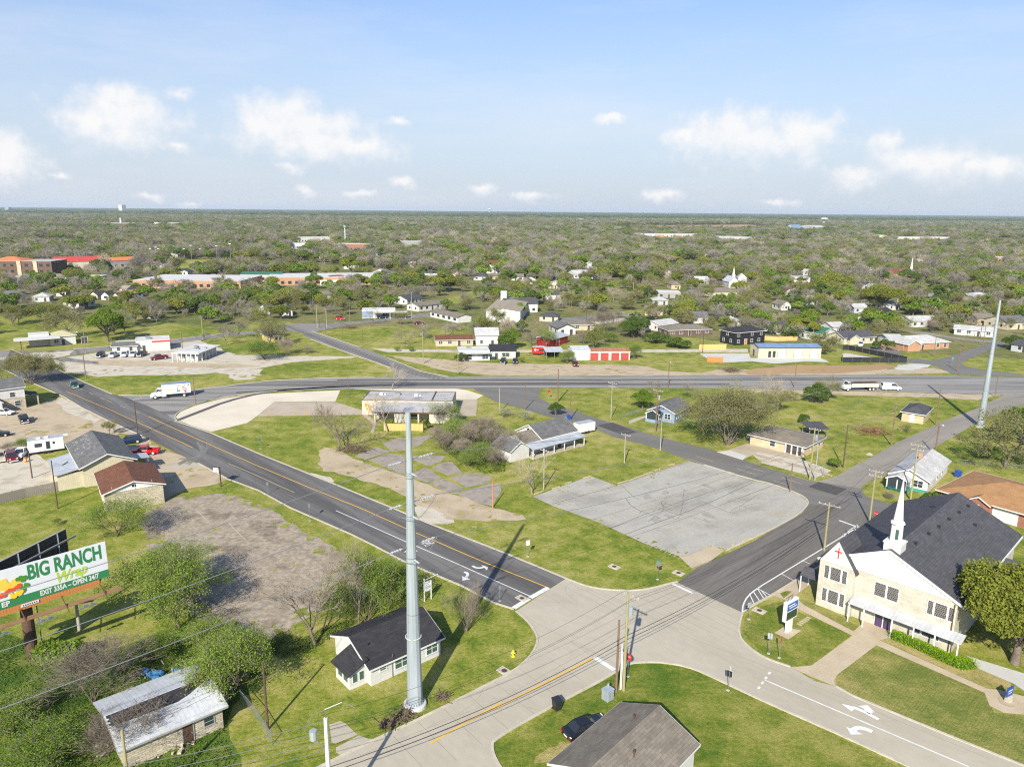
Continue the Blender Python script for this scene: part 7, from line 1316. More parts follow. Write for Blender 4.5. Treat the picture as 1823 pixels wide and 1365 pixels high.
def street(o, h): MB().box(-.45, .45, -.015, .015, h+.02, h+.2).build('name_plate', 'sign_green', o)
sign('grey backed stop sign with green street name plate on the grass island', 'B3', (980,240), 2.8, 'oct', (.8,.8), 'paint_red', radians(135), extra=street)
sign('small white rectangular sign on the grass island by the arterial', 'B3', (200,102), 2.6, 'rect', (.6,.75), 'board_white', radians(20))
sign('black backed sign on the lower kerb of the right hand road', 'B3', (1402,905), 2.4, 'rect', (.6,.75), 'board_white', radians(140), back='plastic_black'); sign('sign at the tip of the white painted bay', 'b7', (272,515), 2.3, 'rect', (.5,.65), 'board_white', radians(-160), back='galvanised'); sign('grey backed sign left of the two on the church corner lawn', 'b7', (565,1020), 2.6, 'rect', (.5,.7), 'board_white', radians(160), back='galvanised'); sign('red do not enter sign right of the two on the church corner lawn', 'b7', (722,1082), 2.8, 'oct', (.75,.75), 'paint_red', radians(60), back='paint_red')
sign('small blue sign on the lawn beside the arterial', 'L6', (90,602), 2.4, 'dia', (.8,.8), 'plastic_blue', radians(-40)); sign('grey sign on the verge near the old bare lot', 'L6', (140,912), 2.4, 'rect', (.35,.6), 'galvanised', radians(50)); sign('dark sign on the grass strip by the arterial', 'L6', (422,1087), 3.0, 'rect', (.5,.7), 'galvanised', radians(130)); sign('red stop sign behind the church roof corner', 'L8', (862,1075), 2.6, 'oct', (.75,.75), 'paint_red', radians(-60), extra=stoptxt); sign('red stop sign at the highway corner', 'L7', (368,262), 2.4, 'oct', (.8,.8), 'paint_red', radians(20)); sign('teal street name sign at the lane corner', 'L8', (527,750), 2.6, 'rect', (.7,.2), 'teal', radians(30)); sign('grey sign on the verge right of the white advertising board', 'B2', (1515,370), 2.2, 'oct', (.5,.5), 'galvanised', radians(60)); sign('small blue sign at the upper right street corner', 'a6', (1085,1225), 2.4, 'rect', (.7,.7), 'teal', radians(0))
# white yard sign on two posts with arm
o = thing('yard_sign', 'white board sign on two posts right of the tall steel pole', 'sign', g('B2', 1064, 372), radians(40)); MB().box(-.06,.06,-.06,.06,0,3.3).box(1.0,1.12,-.06,.06,0,2.7).build('post', 'trim_white', o); MB().box(.06, 1.0, -.04, .02, 1.4, 2.75).build('panel', 'board_white', o); MB().beam((0,0,3.0), (2.2,0,3.25), .05).build('arm', 'trim_white', o)
m = MB()
for k in range(4): m.box(.2, .85-.1*(k%2), -.05, -.041, 2.5-.25*k, 2.58-.25*k)
m.build('text_line', 'stucco_grey', o)
# hanging shop sign
o = thing('shop_sign', 'small white panel sign hung from a dark post before the stone shop', 'sign', g('L5', 1492, 857), radians(-20)); MB().box(-.08,.08,-.08,.08,0,3.9).build('post', 'steel_rust', o); MB().beam((0,0,3.75),(-1.5,0,3.75),.07).build('arm', 'steel_rust', o); MB().box(-1.5,-.15,-.06,.06,2.55,3.65).build('panel', 'plastic_black', o); MB().box(-1.42,-.23,-.075,.075,2.63,3.57).build('panel_face', 'board_white', o); MB().box(-1.2,-.4,-.085,.085,3.1,3.35).build('text_line', 'stucco_grey', o); MB().box(-1.3,-.4,-.083,.083,2.75,2.85).build('text_line', 'paint_red', o)
# church sign
o = thing('church_sign', 'white church sign with blue panel and dark message board on the corner lawn', 'sign', g('b7', 855, 690), radians(38)); MB().box(-.55,.55,-.16,.16,0,1.75).build('pedestal', 'trim_white', o); bevel(MB().box(-1.3,1.3,-.24,.24,1.7,4.3).build('cabinet', 'trim_white', o), .06); MB().box(-1.12,1.12,-.262,.262,3.1,4.05).build('name_panel', 'paint_blue', o); MB().box(-1.12,1.12,-.26,.26,1.9,2.95).build('message_board', 'led_dark', o); m = MB()
for k, (x0, x1) in enumerate(((-.9,.5),(-.7,.9))): m.box(x0, x1, -.268, .268, 3.68-.3*k, 3.82-.3*k)
m.build('text_line', 'trim_white', o)
for k in range(5): MB().tube([(-.8+.28*k,0,4.3),(-.95+.3*k,.1,4.75),(-.7+.25*k,-.1,5.0)], .03, 5, False).build('ornament', 'steel_rust', o)
o = thing('memorial_sign', 'small blue panel on a stone base at the end of the church walk', 'sign', g('B4', 1525, 990), radians(30)); MB().box(-.3,.3,-.25,.25,0,.7).build('base', 'stone_cream', o); MB().box(-.55,.55,-.06,.06,.7,1.75).build('panel', 'plastic_blue', o); MB().box(-.4,.4,-.07,.07,1.3,1.4).box(-.4,.3,-.07,.07,1.05,1.12).build('text_line', 'board_white', o)
# ------------------------------------------------------------------ billboard
PR = g('B1', 570, 130, 12.0); dL = (g('B1', 0, 290, 12.0) - PR).normalized(); BW, BH = 14.6, 4.4; PL = PR + dL*BW; PL.z = 0; brz = atan2(-dL.y, -dL.x)
bb = thing('billboard', 'large roadside billboard with green lettering on a single rusty column', 'billboard', PL, brz); BZ = 7.55
MB().box(0, BW, -.18, .0, BZ, BZ+BH).build('face_panel', 'board_white', bb); MB().box(.0, BW, -.2, -.182, BZ+.02, BZ+.95).build('green_band', 'sign_green', bb)
for k in range(46): shared('slat', lambda: MB().box(.01, .275, -.16, -.1, BZ-.75, BZ-.02).mesh('slat', 'wood_orange'), 'slat', bb, (.2+.29*k, 0, 0))
MB().box(.6, BW-.4, -.3, -.2, BZ-1.45, BZ-1.38).build('text_plate', 'wood_plank', bb) if 0 else None
pl_ = MB().box(-.6, BW+.7, -2.1, -1.2, BZ-1.25, BZ-1.17).build('catwalk', 'wood_plank', bb); m = MB()
for k in range(4): m.beam((1.5+4*k, -.1, BZ-.6), (1.5+4*k, -2.1, BZ-1.2), .1); m.beam((1.5+4*k, -2.0, BZ-1.2), (1.5+4*k, -2.9, BZ-1.5), .07)
m.build('bracket', 'steel_rust', bb)
for k in range(3): x = 3+4.2*k; MB().box(x-.9, x+.9, -2.95, -2.75, BZ-1.55, BZ-1.42).box(x-.5, x-.2, -2.98, -2.7, BZ-1.42, BZ-1.2).box(x+.2, x+.5, -2.98, -2.7, BZ-1.42, BZ-1.2).build('floodlight', 'galv_dark', bb)
MB().tube([(6.3, 1.6, 0), (6.3, 1.6, BZ+1.2)], .62, 14).build('column', 'steel_rust', bb); MB().box(.5, BW-.5, 1.3, 1.9, BZ-.9, BZ-.2).build('girder', 'steel_rust', bb); m = MB()
for k in range(5): m.beam((1.2+3.1*k, .05, BZ-.5), (1.2+3.1*k, 1.5, BZ-.5), .16); m.beam((1.2+3.1*k, .1, BZ-.6), (1.2+3.1*k, .1, BZ+BH), .14)
m.build('strut', 'steel_rust', bb); MB().tube([(7.3,1.4,0),(7.3,1.4,BZ-.8)], .06, 6).build('conduit', 'galv_dark', bb); MB().box(5.6, 7.3, -.24, -.2, BZ-.42, BZ-.1).build('owner_plate', 'board_white', bb); m = MB()
for k in range(7): m.box(5.75+.21*k, 5.88+.21*k, -.25, -.241, BZ-.33, BZ-.19)
m.build('text_line', 'plastic_black', bb)
label_text(bb, 'BIG RANCH', 2.35, (10.35, -.2, BZ+3.25), 'sign_green', bold=.075, width=7.4); label_text(bb, 'Wrap', 1.7, (10.7, -.2, BZ+1.75), 'lime', bold=.045, shear=.35, rot=(pi/2, radians(-4), 0), width=3.1); label_text(bb, 'EXIT 335A \u2013 OPEN 24/7', .82, (10.5, -.215, BZ+.5), 'trim_white', bold=.03, width=6.0); label_text(bb, 'ER', .8, (4.3, -.215, BZ+.5), 'trim_white', bold=.03)
m = MB(); rr = random.Random(4)
for k in range(34): a_ = rr.uniform(0, 2*pi); r_ = rr.uniform(0, 1); x, z = 4.0+2.1*r_*cos(a_), BZ+2.65+.85*r_*sin(a_); m.tube([(x, -.19, z), (x, -.205-.001*k, z)], rr.uniform(.25,.5), 8)
m.build('food_picture', 'wrap_yellow', bb); m = MB()
for k in range(16): x, z = 6.0+rr.uniform(-.4,.4), BZ+1.9+rr.uniform(-.7,1.2); m.tube([(x, -.19, z), (x, -.242-.001*k, z)], rr.uniform(.15,.3), 6)
m.build('food_picture', 'lettuce', bb); m = MB()
for k in range(10): x, z = 3.0+.3*k, BZ+1.35+.08*k+rr.uniform(-.1,.1); m.tube([(x, -.19, z), (x, -.262-.001*k, z)], rr.uniform(.2,.3), 7)
m.build('food_picture', 'tomato', bb); m = MB()
for k in range(7): x, z = 5.4+rr.uniform(-.5,.6), BZ+1.35+rr.uniform(-.2,.2); m.tube([(x, -.19, z), (x, -.277-.001*k, z)], rr.uniform(.15,.28), 7)
m.build('food_picture', 'yellow', bb)
QR, QL = g('B1', 355, 65, 12.0), g('B1', 5, 240, 12.0); qd = (QL-QR).normalized(); QL = QR + qd*13.5; QL.z = 0
R_ = Matrix.Rotation(-brz, 3, 'Z'); a0 = R_ @ (QL - PL); a1_ = R_ @ (Vector((QR.x, QR.y, 0)) - PL); m = MB(); m.beam((a0.x, a0.y, BZ+BH/2), (a1_.x, a1_.y, BZ+BH/2), .2, BH); m.build('rear_panel', 'plastic_black', bb)
m = MB(); dv = (a1_-a0).normalized(); nv = Vector((dv.y, -dv.x, 0))
for k in range(5): p = a0.lerp(a1_, (k+.5)/5) + nv*.18; m.beam((p.x, p.y, BZ-.2), (p.x, p.y, BZ+BH), .12)
m.build('rear_post', 'galvanised', bb); m = MB(); p, q = a0 + nv*.6, a1_ + nv*.6 + dv*.8; m.beam((p.x, p.y, BZ+3.3), (q.x, q.y, BZ+3.3), .12, .2); m.beam((a0.x, a0.y, BZ+BH+.04), (a1_.x, a1_.y, BZ+BH+.04), .22, .08); m.build('rear_rail', 'stucco_grey', bb)
o = thing('old_stub_pole', 'short weathered stub pole with crossarm below the billboard', 'utility pole', g('B1', 435, 620)); MB().tube([(0,0,0),(0,0,3.6)], [.22,.17], 8).build('pole', 'wood_pole_grey', o); MB().beam((-.4,0,3.5),(1.8,.6,3.7),.14).build('crossarm', 'wood_pole', o)
# ------------------------------------------------------------------ trees
def grow(seed, H=10.0, trunk=.28, r0=.22, splits=(6, 5, 5, 4), ang=(.75, .7, .75, .8), lenf=(.46, .55, .52, .55), sides=(7, 5, 3, 3, 3), multi=1, up=.22, minr=.02, lean=.05, start=.55):
    rr = random.Random(seed); T, W, tips = MB(), MB(), []
    stack = []
    for k in range(multi):
        a = 2*pi*k/multi + rr.uniform(-.4, .4); tl = .0 if multi == 1 else rr.uniform(.2, .5)
        d = Vector((sin(tl)*cos(a) + rr.uniform(-lean, lean), sin(tl)*sin(a) + rr.uniform(-lean, lean), cos(tl))).normalized()
        stack.append((Vector((cos(a), sin(a), 0))*(.0 if multi == 1 else r0), d, H*trunk*(1 if multi == 1 else rr.uniform(1.2, 1.7)), r0*(1 if multi == 1 else .6), 0))
    while stack:
        p, d, L_, r, lv = stack.pop(); n = 4 if lv < 2 else 3 if lv == 2 else 2; pts = [p]; q = p; dd = d
        for i in range(n):
            dd = (dd + Vector((rr.gauss(0, .11), rr.gauss(0, .11), rr.gauss(0, .07) + up*.18*(1 if lv else .3)))).normalized(); q = q + dd*(L_/n); pts.append(q)
        re = max(minr*.6, r*(.62 if lv < 2 else .4)); rad = [r + (re-r)*i/n for i in range(n+1)]
        (T if lv < 2 else W).tube(pts, rad, sides[lv], False)
        if lv >= 2: tips += [(pts[-1], dd, lv), (pts[1], dd, lv)]
        if lv < len(splits):
            ns = splits[lv] + rr.randint(-1, 1); rot = rr.uniform(0, 2*pi)
            for k in range(ns):
                t = start + (1-start)*(k+rr.random())/ns if lv else .62 + .38*(k+1)/ns; i = min(n-1, int(t*n)); base = pts[i].lerp(pts[i+1], t*n-i); a = rot + 2.4*k + rr.uniform(-.3, .3); th = ang[lv]*rr.uniform(.65, 1.3)
                x = dd.cross(Vector((0,0,1)) if abs(dd.z) < .9 else Vector((1,0,0))).normalized(); y = dd.cross(x); nd = (dd*cos(th) + (x*cos(a) + y*sin(a))*sin(th)); nd.z += up*.35; nd.normalize()
                l2 = (H*lenf[0]*rr.uniform(.75, 1.15)) if lv == 0 else L_*lenf[lv]*rr.uniform(.7, 1.2); r2 = max(minr, (r + (re-r)*t)*(.62 if lv == 0 else .55)); stack.append((base, nd, l2, r2, lv+1))
            if lv: stack.append((pts[-1], dd, L_*lenf[lv]*.9, max(minr, re*.9), lv+1))
    return T, W, tips
def leaves_at(tips, seed, per, rad, size, squash=.8):
    rr = np.random.RandomState(seed); c = np.array([tuple(t[0]) for t in tips]); c = np.repeat(c, per, 0); o = rr.normal(size=c.shape)*rad; o[:, 2] *= squash; return leafcloud(c + o, size, seed)
def lobes(seed, n, R, H, z0, per, rad, shell=.75):
    rr = np.random.RandomState(seed); out = []; info = []
    for k in range(n):
        a = 2*pi*k/n*1.0 + rr.uniform(-.5, .5); q = sqrt(rr.uniform(.0, 1)) if k else 0; r = R*(.62 if k else .3)*q + (R*.25 if k else 0)
        lr = R*rr.uniform(.24, .5)*(1.15 if not k else 1); info.append((r*cos(a), r*sin(a), z0 + (H-z0)*(1-.55*(r/R)**2)*rr.uniform(.62, .8) if k else H - lr*.9, lr))
    for (x, y, z, lr) in info:
        u = rr.normal(size=(per, 3)); u /= np.linalg.norm(u, axis=1)[:, None]; u[:, 2] = np.where(u[:, 2] < -.35, -u[:, 2]*.6, u[:, 2]); rad_ = lr*(shell + (1-shell)*rr.rand(per, 1)**.4); nb = 1 + .16*np.sin(u[:, :1]*7 + k)*np.cos(u[:, 1:2]*6)
        out.append(np.array([[x, y, z]]) + u*rad_*nb*np.array([[1, 1, .82]]))
    return np.concatenate(out), info
PROTO = {}
def proto(key, trunkmb, trunkmat, parts, H):
    PROTO[key] = (trunkmb.mesh('trunk', trunkmat, True), [(n, me) for n, me in parts], H)
def mk_bare(key, seed, tm='bark', wm='twig', **k):
    T, W, tips = grow(seed, **k); H = max(v[2] for v in W.v); proto(key, T, tm, [('crown', W.mesh('crown', wm))], H)
def mk_leafy(key, seed, leafm, per=10, rad=.35, size=.11, tm='bark', wm='twig', **k):
    T, W, tips = grow(seed, **k); H = max(v[2] for v in W.v); me = qmesh('crown', leaves_at(tips, seed, per, rad, size), leafm); proto(key, T, tm, [('twigs', W.mesh('twigs', wm)), ('crown', me)], H)
def mk_oak(key, seed, leafm, n=11, per=900, R=5.2, H=8.5, size=.17, z0=2.2):
    pts, info = lobes(seed, n, R, H, z0, per, 0); T = MB(); T.tube([(0,0,0),(.05,.05,z0*.5),(0,.1,z0)], [.42,.32,.26], 8, False); W = MB()
    for (x, y, z, lr) in info: W.tube([(0,0,z0*.85),(x*.45, y*.45, z0+(z-z0)*.5),(x*.9, y*.9, z)], [.16,.1,.04], 5, False)
    proto(key, T, 'bark', [('limbs', W.mesh('limbs', 'bark')), ('crown', qmesh('crown', leafcloud(pts, size, seed), leafm))], H)
mk_bare('bare0', 21); mk_bare('bare1', 22, splits=(7, 5, 4, 4), ang=(.9, .75, .8, .8)); mk_bare('bare2', 23, tm='bark_pale', wm='twig_pale', splits=(5, 5, 5, 3), ang=(.6, .7, .7, .8)); mk_bare('bare3', 24, trunk=.36, splits=(5, 5, 4, 4), ang=(.5, .6, .7, .8))
mk_bare('vase', 25, trunk=.12, multi=9, r0=.12, splits=(4, 4, 4), ang=(.25, .3, .5), lenf=(.5, .6, .6), up=.6, minr=.014, tm='twig', wm='twig'); mk_bare('thicket0', 26, trunk=.2, multi=9, r0=.1, splits=(4, 4, 4, 3), ang=(.5, .6, .7, .8), lenf=(.36, .6, .6, .6), minr=.018, wm='twig'); mk_bare('thicket1', 27, trunk=.2, multi=8, r0=.1, splits=(4, 5, 4, 3), ang=(.6, .6, .7, .8), lenf=(.34, .6, .6, .6), minr=.018, wm='twig')
mk_leafy('bud0', 31, 'leaf_bud', 3, .3, .08, splits=(6, 5, 5, 3)); mk_leafy('bud1', 32, 'leaf_bud', 4, .3, .08, splits=(7, 5, 4, 3), ang=(.95, .75, .8, .8), multi=1); mk_leafy('budmulti', 33, 'leaf_bud', 4, .35, .075, multi=7, trunk=.2, r0=.2, splits=(4, 5, 4, 3), ang=(.5, .6, .7, .8), lenf=(.42, .6, .55, .55))
mk_leafy('spring0', 41, 'leaf_spring', 8, .42, .085, splits=(6, 5, 4)); mk_leafy('spring1', 42, 'leaf_spring', 8, .45, .085, splits=(7, 5, 4), ang=(.9, .8, .8)); mk_leafy('spring2', 43, 'leaf_spring', 9, .42, .085, splits=(5, 5, 4), multi=4, trunk=.3, r0=.2, ang=(.5, .7, .8), lenf=(.42, .6, .6)); mk_leafy('springthick', 44, 'leaf_spring', 5, .45, .085, multi=9, trunk=.2, r0=.12, splits=(4, 4, 4), ang=(.6, .7, .8), lenf=(.36, .6, .6)); mk_leafy('blossom', 45, 'leaf_blossom', 4, .3, .09, multi=5, trunk=.2, r0=.12, splits=(4, 4, 4), ang=(.5, .7, .8), lenf=(.4, .6, .6), tm='bark_pale', wm='twig_pale')
mk_oak('oak0', 51, 'leaf_olive', 20, 2400, 5.2, 8.5, .1); mk_oak('oak1', 52, 'leaf_olive', 9, 1200, 4.6, 8.5); mk_oak('green0', 53, 'leaf_spring', 16, 1000, 4.2, 9.0, .12, 1.8); mk_oak('dark0', 54, 'leaf_dark', 13, 900, 4.0, 8.0, .12, 1.2); mk_oak('yellow0', 55, 'leaf_yellow', 9, 800, 4.5, 7.5, .18, 1.6)
mk_oak('bush0', 61, 'leaf_dark', 6, 500, 2.2, 2.6, .11, .3); mk_oak('bush1', 62, 'leaf_spring', 6, 450, 2.2, 2.6, .11, .3)
# mid distance kinds: fewer, larger leaves and coarser twigs
mk_bare('mbare0', 71, splits=(6, 5, 5, 3), minr=.045, wm='twig_far', r0=.26, sides=(5,3,3,3,3)); mk_bare('mbare1', 72, splits=(7, 5, 5, 3), ang=(.95, .8, .8, .8), minr=.045, wm='twig_far', r0=.26, sides=(5,3,3,3,3)); mk_bare('mbare2', 73, splits=(6, 6, 5, 3), minr=.045, wm='twig_pale', tm='bark_pale', r0=.26, sides=(5,3,3,3,3)); mk_bare('mthick', 74, multi=10, trunk=.2, r0=.12, splits=(4, 4, 4, 3), ang=(.6, .7, .8, .8), lenf=(.36, .6, .6, .6), minr=.04, wm='twig_far', sides=(3,3,3,3,3))
mk_leafy('mbud', 75, 'leaf_bud', 3, .45, .16, minr=.045, splits=(7, 5, 4, 2), sides=(5,3,3,3,3)); mk_leafy('mbud2', 76, 'leaf_olive', 4, .5, .17, minr=.045, splits=(7, 5, 4), sides=(5,3,3,3,3))
mk_oak('mgreen', 81, 'leaf_spring', 15, 170, 4.6, 9, .32, 1.6); mk_oak('molive', 82, 'leaf_olive', 16, 170, 5.2, 8.6, .32, 1.8); mk_oak('mdark', 83, 'leaf_dark', 13, 160, 4.2, 8.6, .32, 1.2); mk_oak('myellow', 84, 'leaf_yellow', 14, 160, 4.6, 8, .32, 1.6); mk_oak('mgreen2', 85, 'leaf_far', 16, 160, 4.8, 9, .32, 1.4)
NAMES = dict(bare='bare_tree', vase='bare_tree', thicket='thicket', bud='budding_tree', budmulti='budding_tree', spring='leafy_tree', springthick='thicket', blossom='blossoming_tree', oak='live_oak', green='leafy_tree', dark='evergreen_tree', yellow='leafy_tree', bush='shrub', mbare='bare_tree', mthick='thicket', mbud='budding_tree', mgreen='leafy_tree', molive='live_oak', mdark='evergreen_tree', myellow='leafy_tree')
CATS = dict(bare_tree='tree', thicket='shrub', budding_tree='tree', leafy_tree='tree', blossoming_tree='tree', live_oak='tree', evergreen_tree='tree', shrub='shrub')
def tree(kind, label, base, h, wide=1.0, rz=None, group=None, seed=0):
    tm, parts, H = PROTO[kind]; nm = NAMES[kind.rstrip('0123456789')]; rr = random.Random(seed or int(base.x*13 + base.y*7)); o = thing(nm, label, CATS[nm], base, rr.uniform(0, 6.28) if rz is None else rz, group); s = h/H; o.scale = (s*wide, s*wide, s)
    q = bpy.data.objects.new('trunk', tm); link(q, o)
    for (n, me) in parts: link(bpy.data.objects.new(n, me), o)
    return o
TREES = [
('budmulti','wide budding tree overhanging the arterial at the left edge','L5',(205,165),(150,-70),1.25),
('bud0','small budding tree between workshop and arterial','L5',(740,508),(700,400),1.1),
('springthick','green shrub behind the white pickup at the left','L5',(160,610),(160,525),1.3),('thicket1','rusty brown shrub at the left edge by the parked cars','L5',(60,620),(60,555),1.6),
('spring2','light green tree in front of the stone shop wall','L5',(790,1190),(790,920),1.35),('spring2','thin green sapling left of the stone shop tree','L5',(380,1120),(380,1070),1.2),
('spring2','bushy light green tree right of the billboard','B1',(860,560),(880,170),.9),('spring1','bright green tree below the billboard shadow','B1',(980,600),(960,250),1.2),('spring2','light green tree between billboard and old bare lot','B1',(960,400),(960,110),1.0),('spring2','green tree at the edge of the old bare lot','B1',(1060,470),(1080,240),1.25),
('springthick','green shrub behind the blue tarp pile','B1',(820,800),(830,660),1.3),('springthick','tangled green thicket at the gable of the derelict cottage','B1',(1260,1000),(1230,640),1.0),('springthick','green thicket between bare lot and derelict cottage','B1',(1130,740),(1130,560),1.4),('spring2','green sapling thicket above the fallen branch','B1',(1300,840),(1300,640),1.2),
('thicket0','large bare shrub left of the derelict cottage','B1',(510,1010),(520,700),1.5),('thicket0','bare bush covering the front corner of the derelict cottage','B1',(760,1290),(760,1040),1.5),('thicket1','brown bare bush at the left corner of the derelict cottage','B1',(600,1290),(600,1080),1.3),('springthick','low green growth at the lower left edge','B1',(60,1180),(60,1000),1.7),('springthick','low green growth in the lower left corner','B1',(250,1390),(250,1180),1.8),('bush1','rounded green shrub left of the bare shrub','B1',(330,800),(330,690),1.5),
('bare0','leaning bare tree at the edge of the old bare lot','B2',(405,640),(280,150),1.1),('bare3','tall bare tree behind the white cottage','B2',(670,520),(650,-20),.75),('spring2','bare tree with green shoots behind the white cottage','B2',(720,495),(740,80),.8),('springthick','green undergrowth behind the white cottage','B2',(560,470),(560,290),1.3),('springthick','green brush left of the tall steel pole','B2',(860,380),(840,130),1.1),
('vase','broom shaped bare tree right of the white cottage','B2',(1315,555),(1320,250),1.15),
('bare1','bare tree with long shadow on the lawn by the arterial','L6',(617,618),(640,285),1.15),('bare2','bare tree before the closed restaurant','L6',(945,488),(930,200),1.1),('bare2','bare tree behind the closed restaurant','L6',(975,203),(960,30),1.1),('blossom','white blossoming tree at the right end of the closed restaurant','L6',(1290,445),(1310,268),1.2),('dark0','narrow dark shrub by the restaurant wall','L6',(1215,470),(1215,400),.6),('springthick','green climbers at the end wall of the restaurant','L6',(1390,430),(1400,300),.7),
('bare2','bare grey tree at the corner of the large parking lot','L7',(255,908),(215,600),.9),('bare0','bare tree at the left end of the grey roofed house','L7',(120,640),(110,450),1.0),('bare1','spreading bare tree before the sheds of the grey roofed house','L7',(20,620),(20,440),1.1),('dark0','rounded dark evergreen behind the grey roofed house','L7',(415,378),(418,285),1.0),('blossom','pale flowering shrub left of the grey roofed house','L7',(195,410),(200,335),1.3),('blossom','pale flowering shrub behind the thicket','L7',(60,395),(60,320),1.5),
('budmulti','huge spreading budding tree before the blue house','L7',(1575,575),(1590,155),1.15),('green0','bright green tree left of the blue house','L7',(1000,335),(1010,195),1.0),('bare0','bare tree behind the blue house','L7',(1065,270),(1065,120),1.0),('bare1','grey bare tree right of the blue house','L7',(1340,275),(1335,140),1.0),
('bare2','pale bare tree in the meadow by the highway','L8',(140,305),(130,75),1.0),('bud0','budding tree in the meadow right of the pale bare one','L8',(235,340),(240,185),1.2),('bud1','budding tree near the highway fence','L8',(330,270),(340,195),1.3),('dark0','dense dark rounded tree by the highway','L8',(480,278),(500,150),1.2),('bud0','light budding tree behind the dense dark one','L8',(560,270),(560,105),1.0),('bush0','small round shrub in the meadow','L8',(405,412),(405,352),.7),('bush1','low shrub at the corner by the dark pole','L8',(600,698),(600,640),1.0),('bud1','bare shrub before the cream shed','L8',(1050,470),(1050,415),1.0),('bush0','dark shrub by the porch of the green trimmed house','B5',(880,345),(880,275),1.0),('thicket1','brown dry weeds at the corner lot fence','L8',(950,900),(950,850),1.6),
('bud1','large dark budding tree at the right edge behind the brick house','L8',(1700,690),(1700,300),1.15),('dark0','dark green tree at the right edge by the lane','L8',(1850,560),(1830,300),1.3),('springthick','green shrubs left of the large right edge tree','L8',(1590,640),(1600,540),1.5),
('oak0','large dense olive live oak at the corner of the church','o',(1806,1180),(1806,1018),.98),
('dark0','rounded clipped dark shrub beside the white shop','a3',(1300,1200),(1300,1100),1.3),('bush1','low green shrub left in the row below the alley','a3',(630,1088),(630,1048),1.2),('bush1','low green shrub right in the row below the alley','a3',(770,1088),(770,1045),1.4),('bare1','rounded bare tree above the fork lawn','a3',(745,1035),(740,830),1.2),('bare0','bare tree before the repair station','a3',(375,805),(380,640),1.3),('bud0','small budding tree right of the repair station','a3',(670,815),(680,645),1.0),('bare2','bare tree before the warehouse end','a3',(1575,795),(1580,620),1.2),('springthick','green scrub before the warehouse','a3',(1480,840),(1480,740),1.6),
('thicket0','bare brush in the lot before the warehouse','a3',(1250,880),(1250,790),1.4),('oak1','large olive tree beyond the warehouse','a3',(1090,465),(1090,265),1.3),('myellow','yellow green tree right of the warehouse tower','a3',(1640,560),(1640,440),1.3),('green0','round green tree by the far tan roofs','a3',(1340,310),(1340,190),1.0),('oak1','round olive tree on the left beyond the fork','a3',(165,305),(165,95),1.1),
('green0','bright green tree standing behind the upper street','a1',(1130,990),(1130,615),.9),('bud1','grey green tree left of the bright green one','a1',(760,960),(760,640),1.2),('spring1','green tree right of the bright green one','a1',(1300,900),(1290,700),1.1),('bud0','budding tree in the left meadow','a1',(150,820),(150,640),1.2),('bud1','budding tree by the meadow hedge','a1',(470,740),(470,560),1.3),('bud0','budding tree above the meadow hedge','a1',(600,730),(600,560),1.3),
('bare0','bare tree beside the drive-in lot','a2',(605,1032),(590,780),1.1),('green0','bright green round tree among bare ones at the left','a2',(220,665),(215,480),.9),('springthick','big grey green thicket left of the forked road','a2',(1000,1175),(1000,960),1.5),('bud1','budding tree over the yellow cottage','a2',(1060,1020),(1040,740),1.0),('thicket0','brown thicket in front of the yellow cottage','a2',(1250,1130),(1250,940),1.3),('thicket0','dark low thicket at the road bank','a2',(1450,1110),(1450,1030),2.0),('green0','dark green tree by the annex roof','a2',(1530,440),(1530,260),1.0),
('green0','bright green tree in front of the two storey white house','a4',(150,730),(140,570),.9),('bare1','rounded grey bare tree behind the black roofed shop','a4',(270,1030),(260,720),1.2),('green0','bright green tree left behind the black roofed shop','a4',(70,1060),(70,840),1.0),('spring1','bright green tree before the red barn','a4',(420,1060),(440,815),1.1),('springthick','pale shrub at the corner of the white metal hall','a4',(640,1215),(640,1070),1.1),('springthick','shrub at the right end of the red door garage','a4',(1345,1170),(1340,1010),.9),('dark0','dark green shrub mass in the middle ground','a4',(1340,945),(1340,720),1.2),('thicket0','grey brush left of the dark green mass','a4',(1030,900),(1020,640),1.3),('thicket0','brown brush behind the white metal hall','a4',(820,1020),(810,850),1.1),('bush0','dark shrub on the lawn left of the brown brick house','a4',(1580,1000),(1570,890),1.3),('bush0','dark shrub before the brown brick house','a4',(1790,1045),(1790,960),1.2),('bare3','tall grey bare tree beyond the distant road','a4',(1500,600),(1500,300),1.0),('bush1','small green shrub by the lawn edge of the shop','a4',(172,1205),(172,1160),1.0),('springthick','thin green trees over the lawn shrubs','a4',(1100,1000),(1100,880),1.3),
('oak1','rounded olive tree behind the tan metal workshop','a5',(1365,955),(1380,735),1.0),('bare2','small dark bare tree right of the black house','a5',(1110,985),(1095,795),1.0),('bush0','shrub at the left of the yellow pine fence','a5',(40,1050),(40,940),1.3),('molive','yellow olive tree above the thin green trees','a5',(1640,480),(1640,270),1.0),
('oak0','large dark olive oak above the cream house','a6',(350,650),(380,395),1.25),('green0','bright green tree left of the cream house','a6',(200,805),(190,660),1.2),('bud1','budding tree left of the open garage','a6',(375,975),(380,755),1.0),('bush0','brown green shrub left of the orange brick house','a6',(370,1080),(370,960),.9),('dark0','dark green bush at the right edge of the upper street','a6',(1720,1060),(1720,915),1.3),('thicket0','bare shrub before the white porch house','a6',(870,890),(870,740),1.2),('bud1','budding tree right of the far steel pole','a6',(1640,860),(1640,730),1.0),
]
for (kd, lab, c, b, t_, wd) in TREES: tree(kd, lab, g(c, *b), ht(c, b, t_), wd)
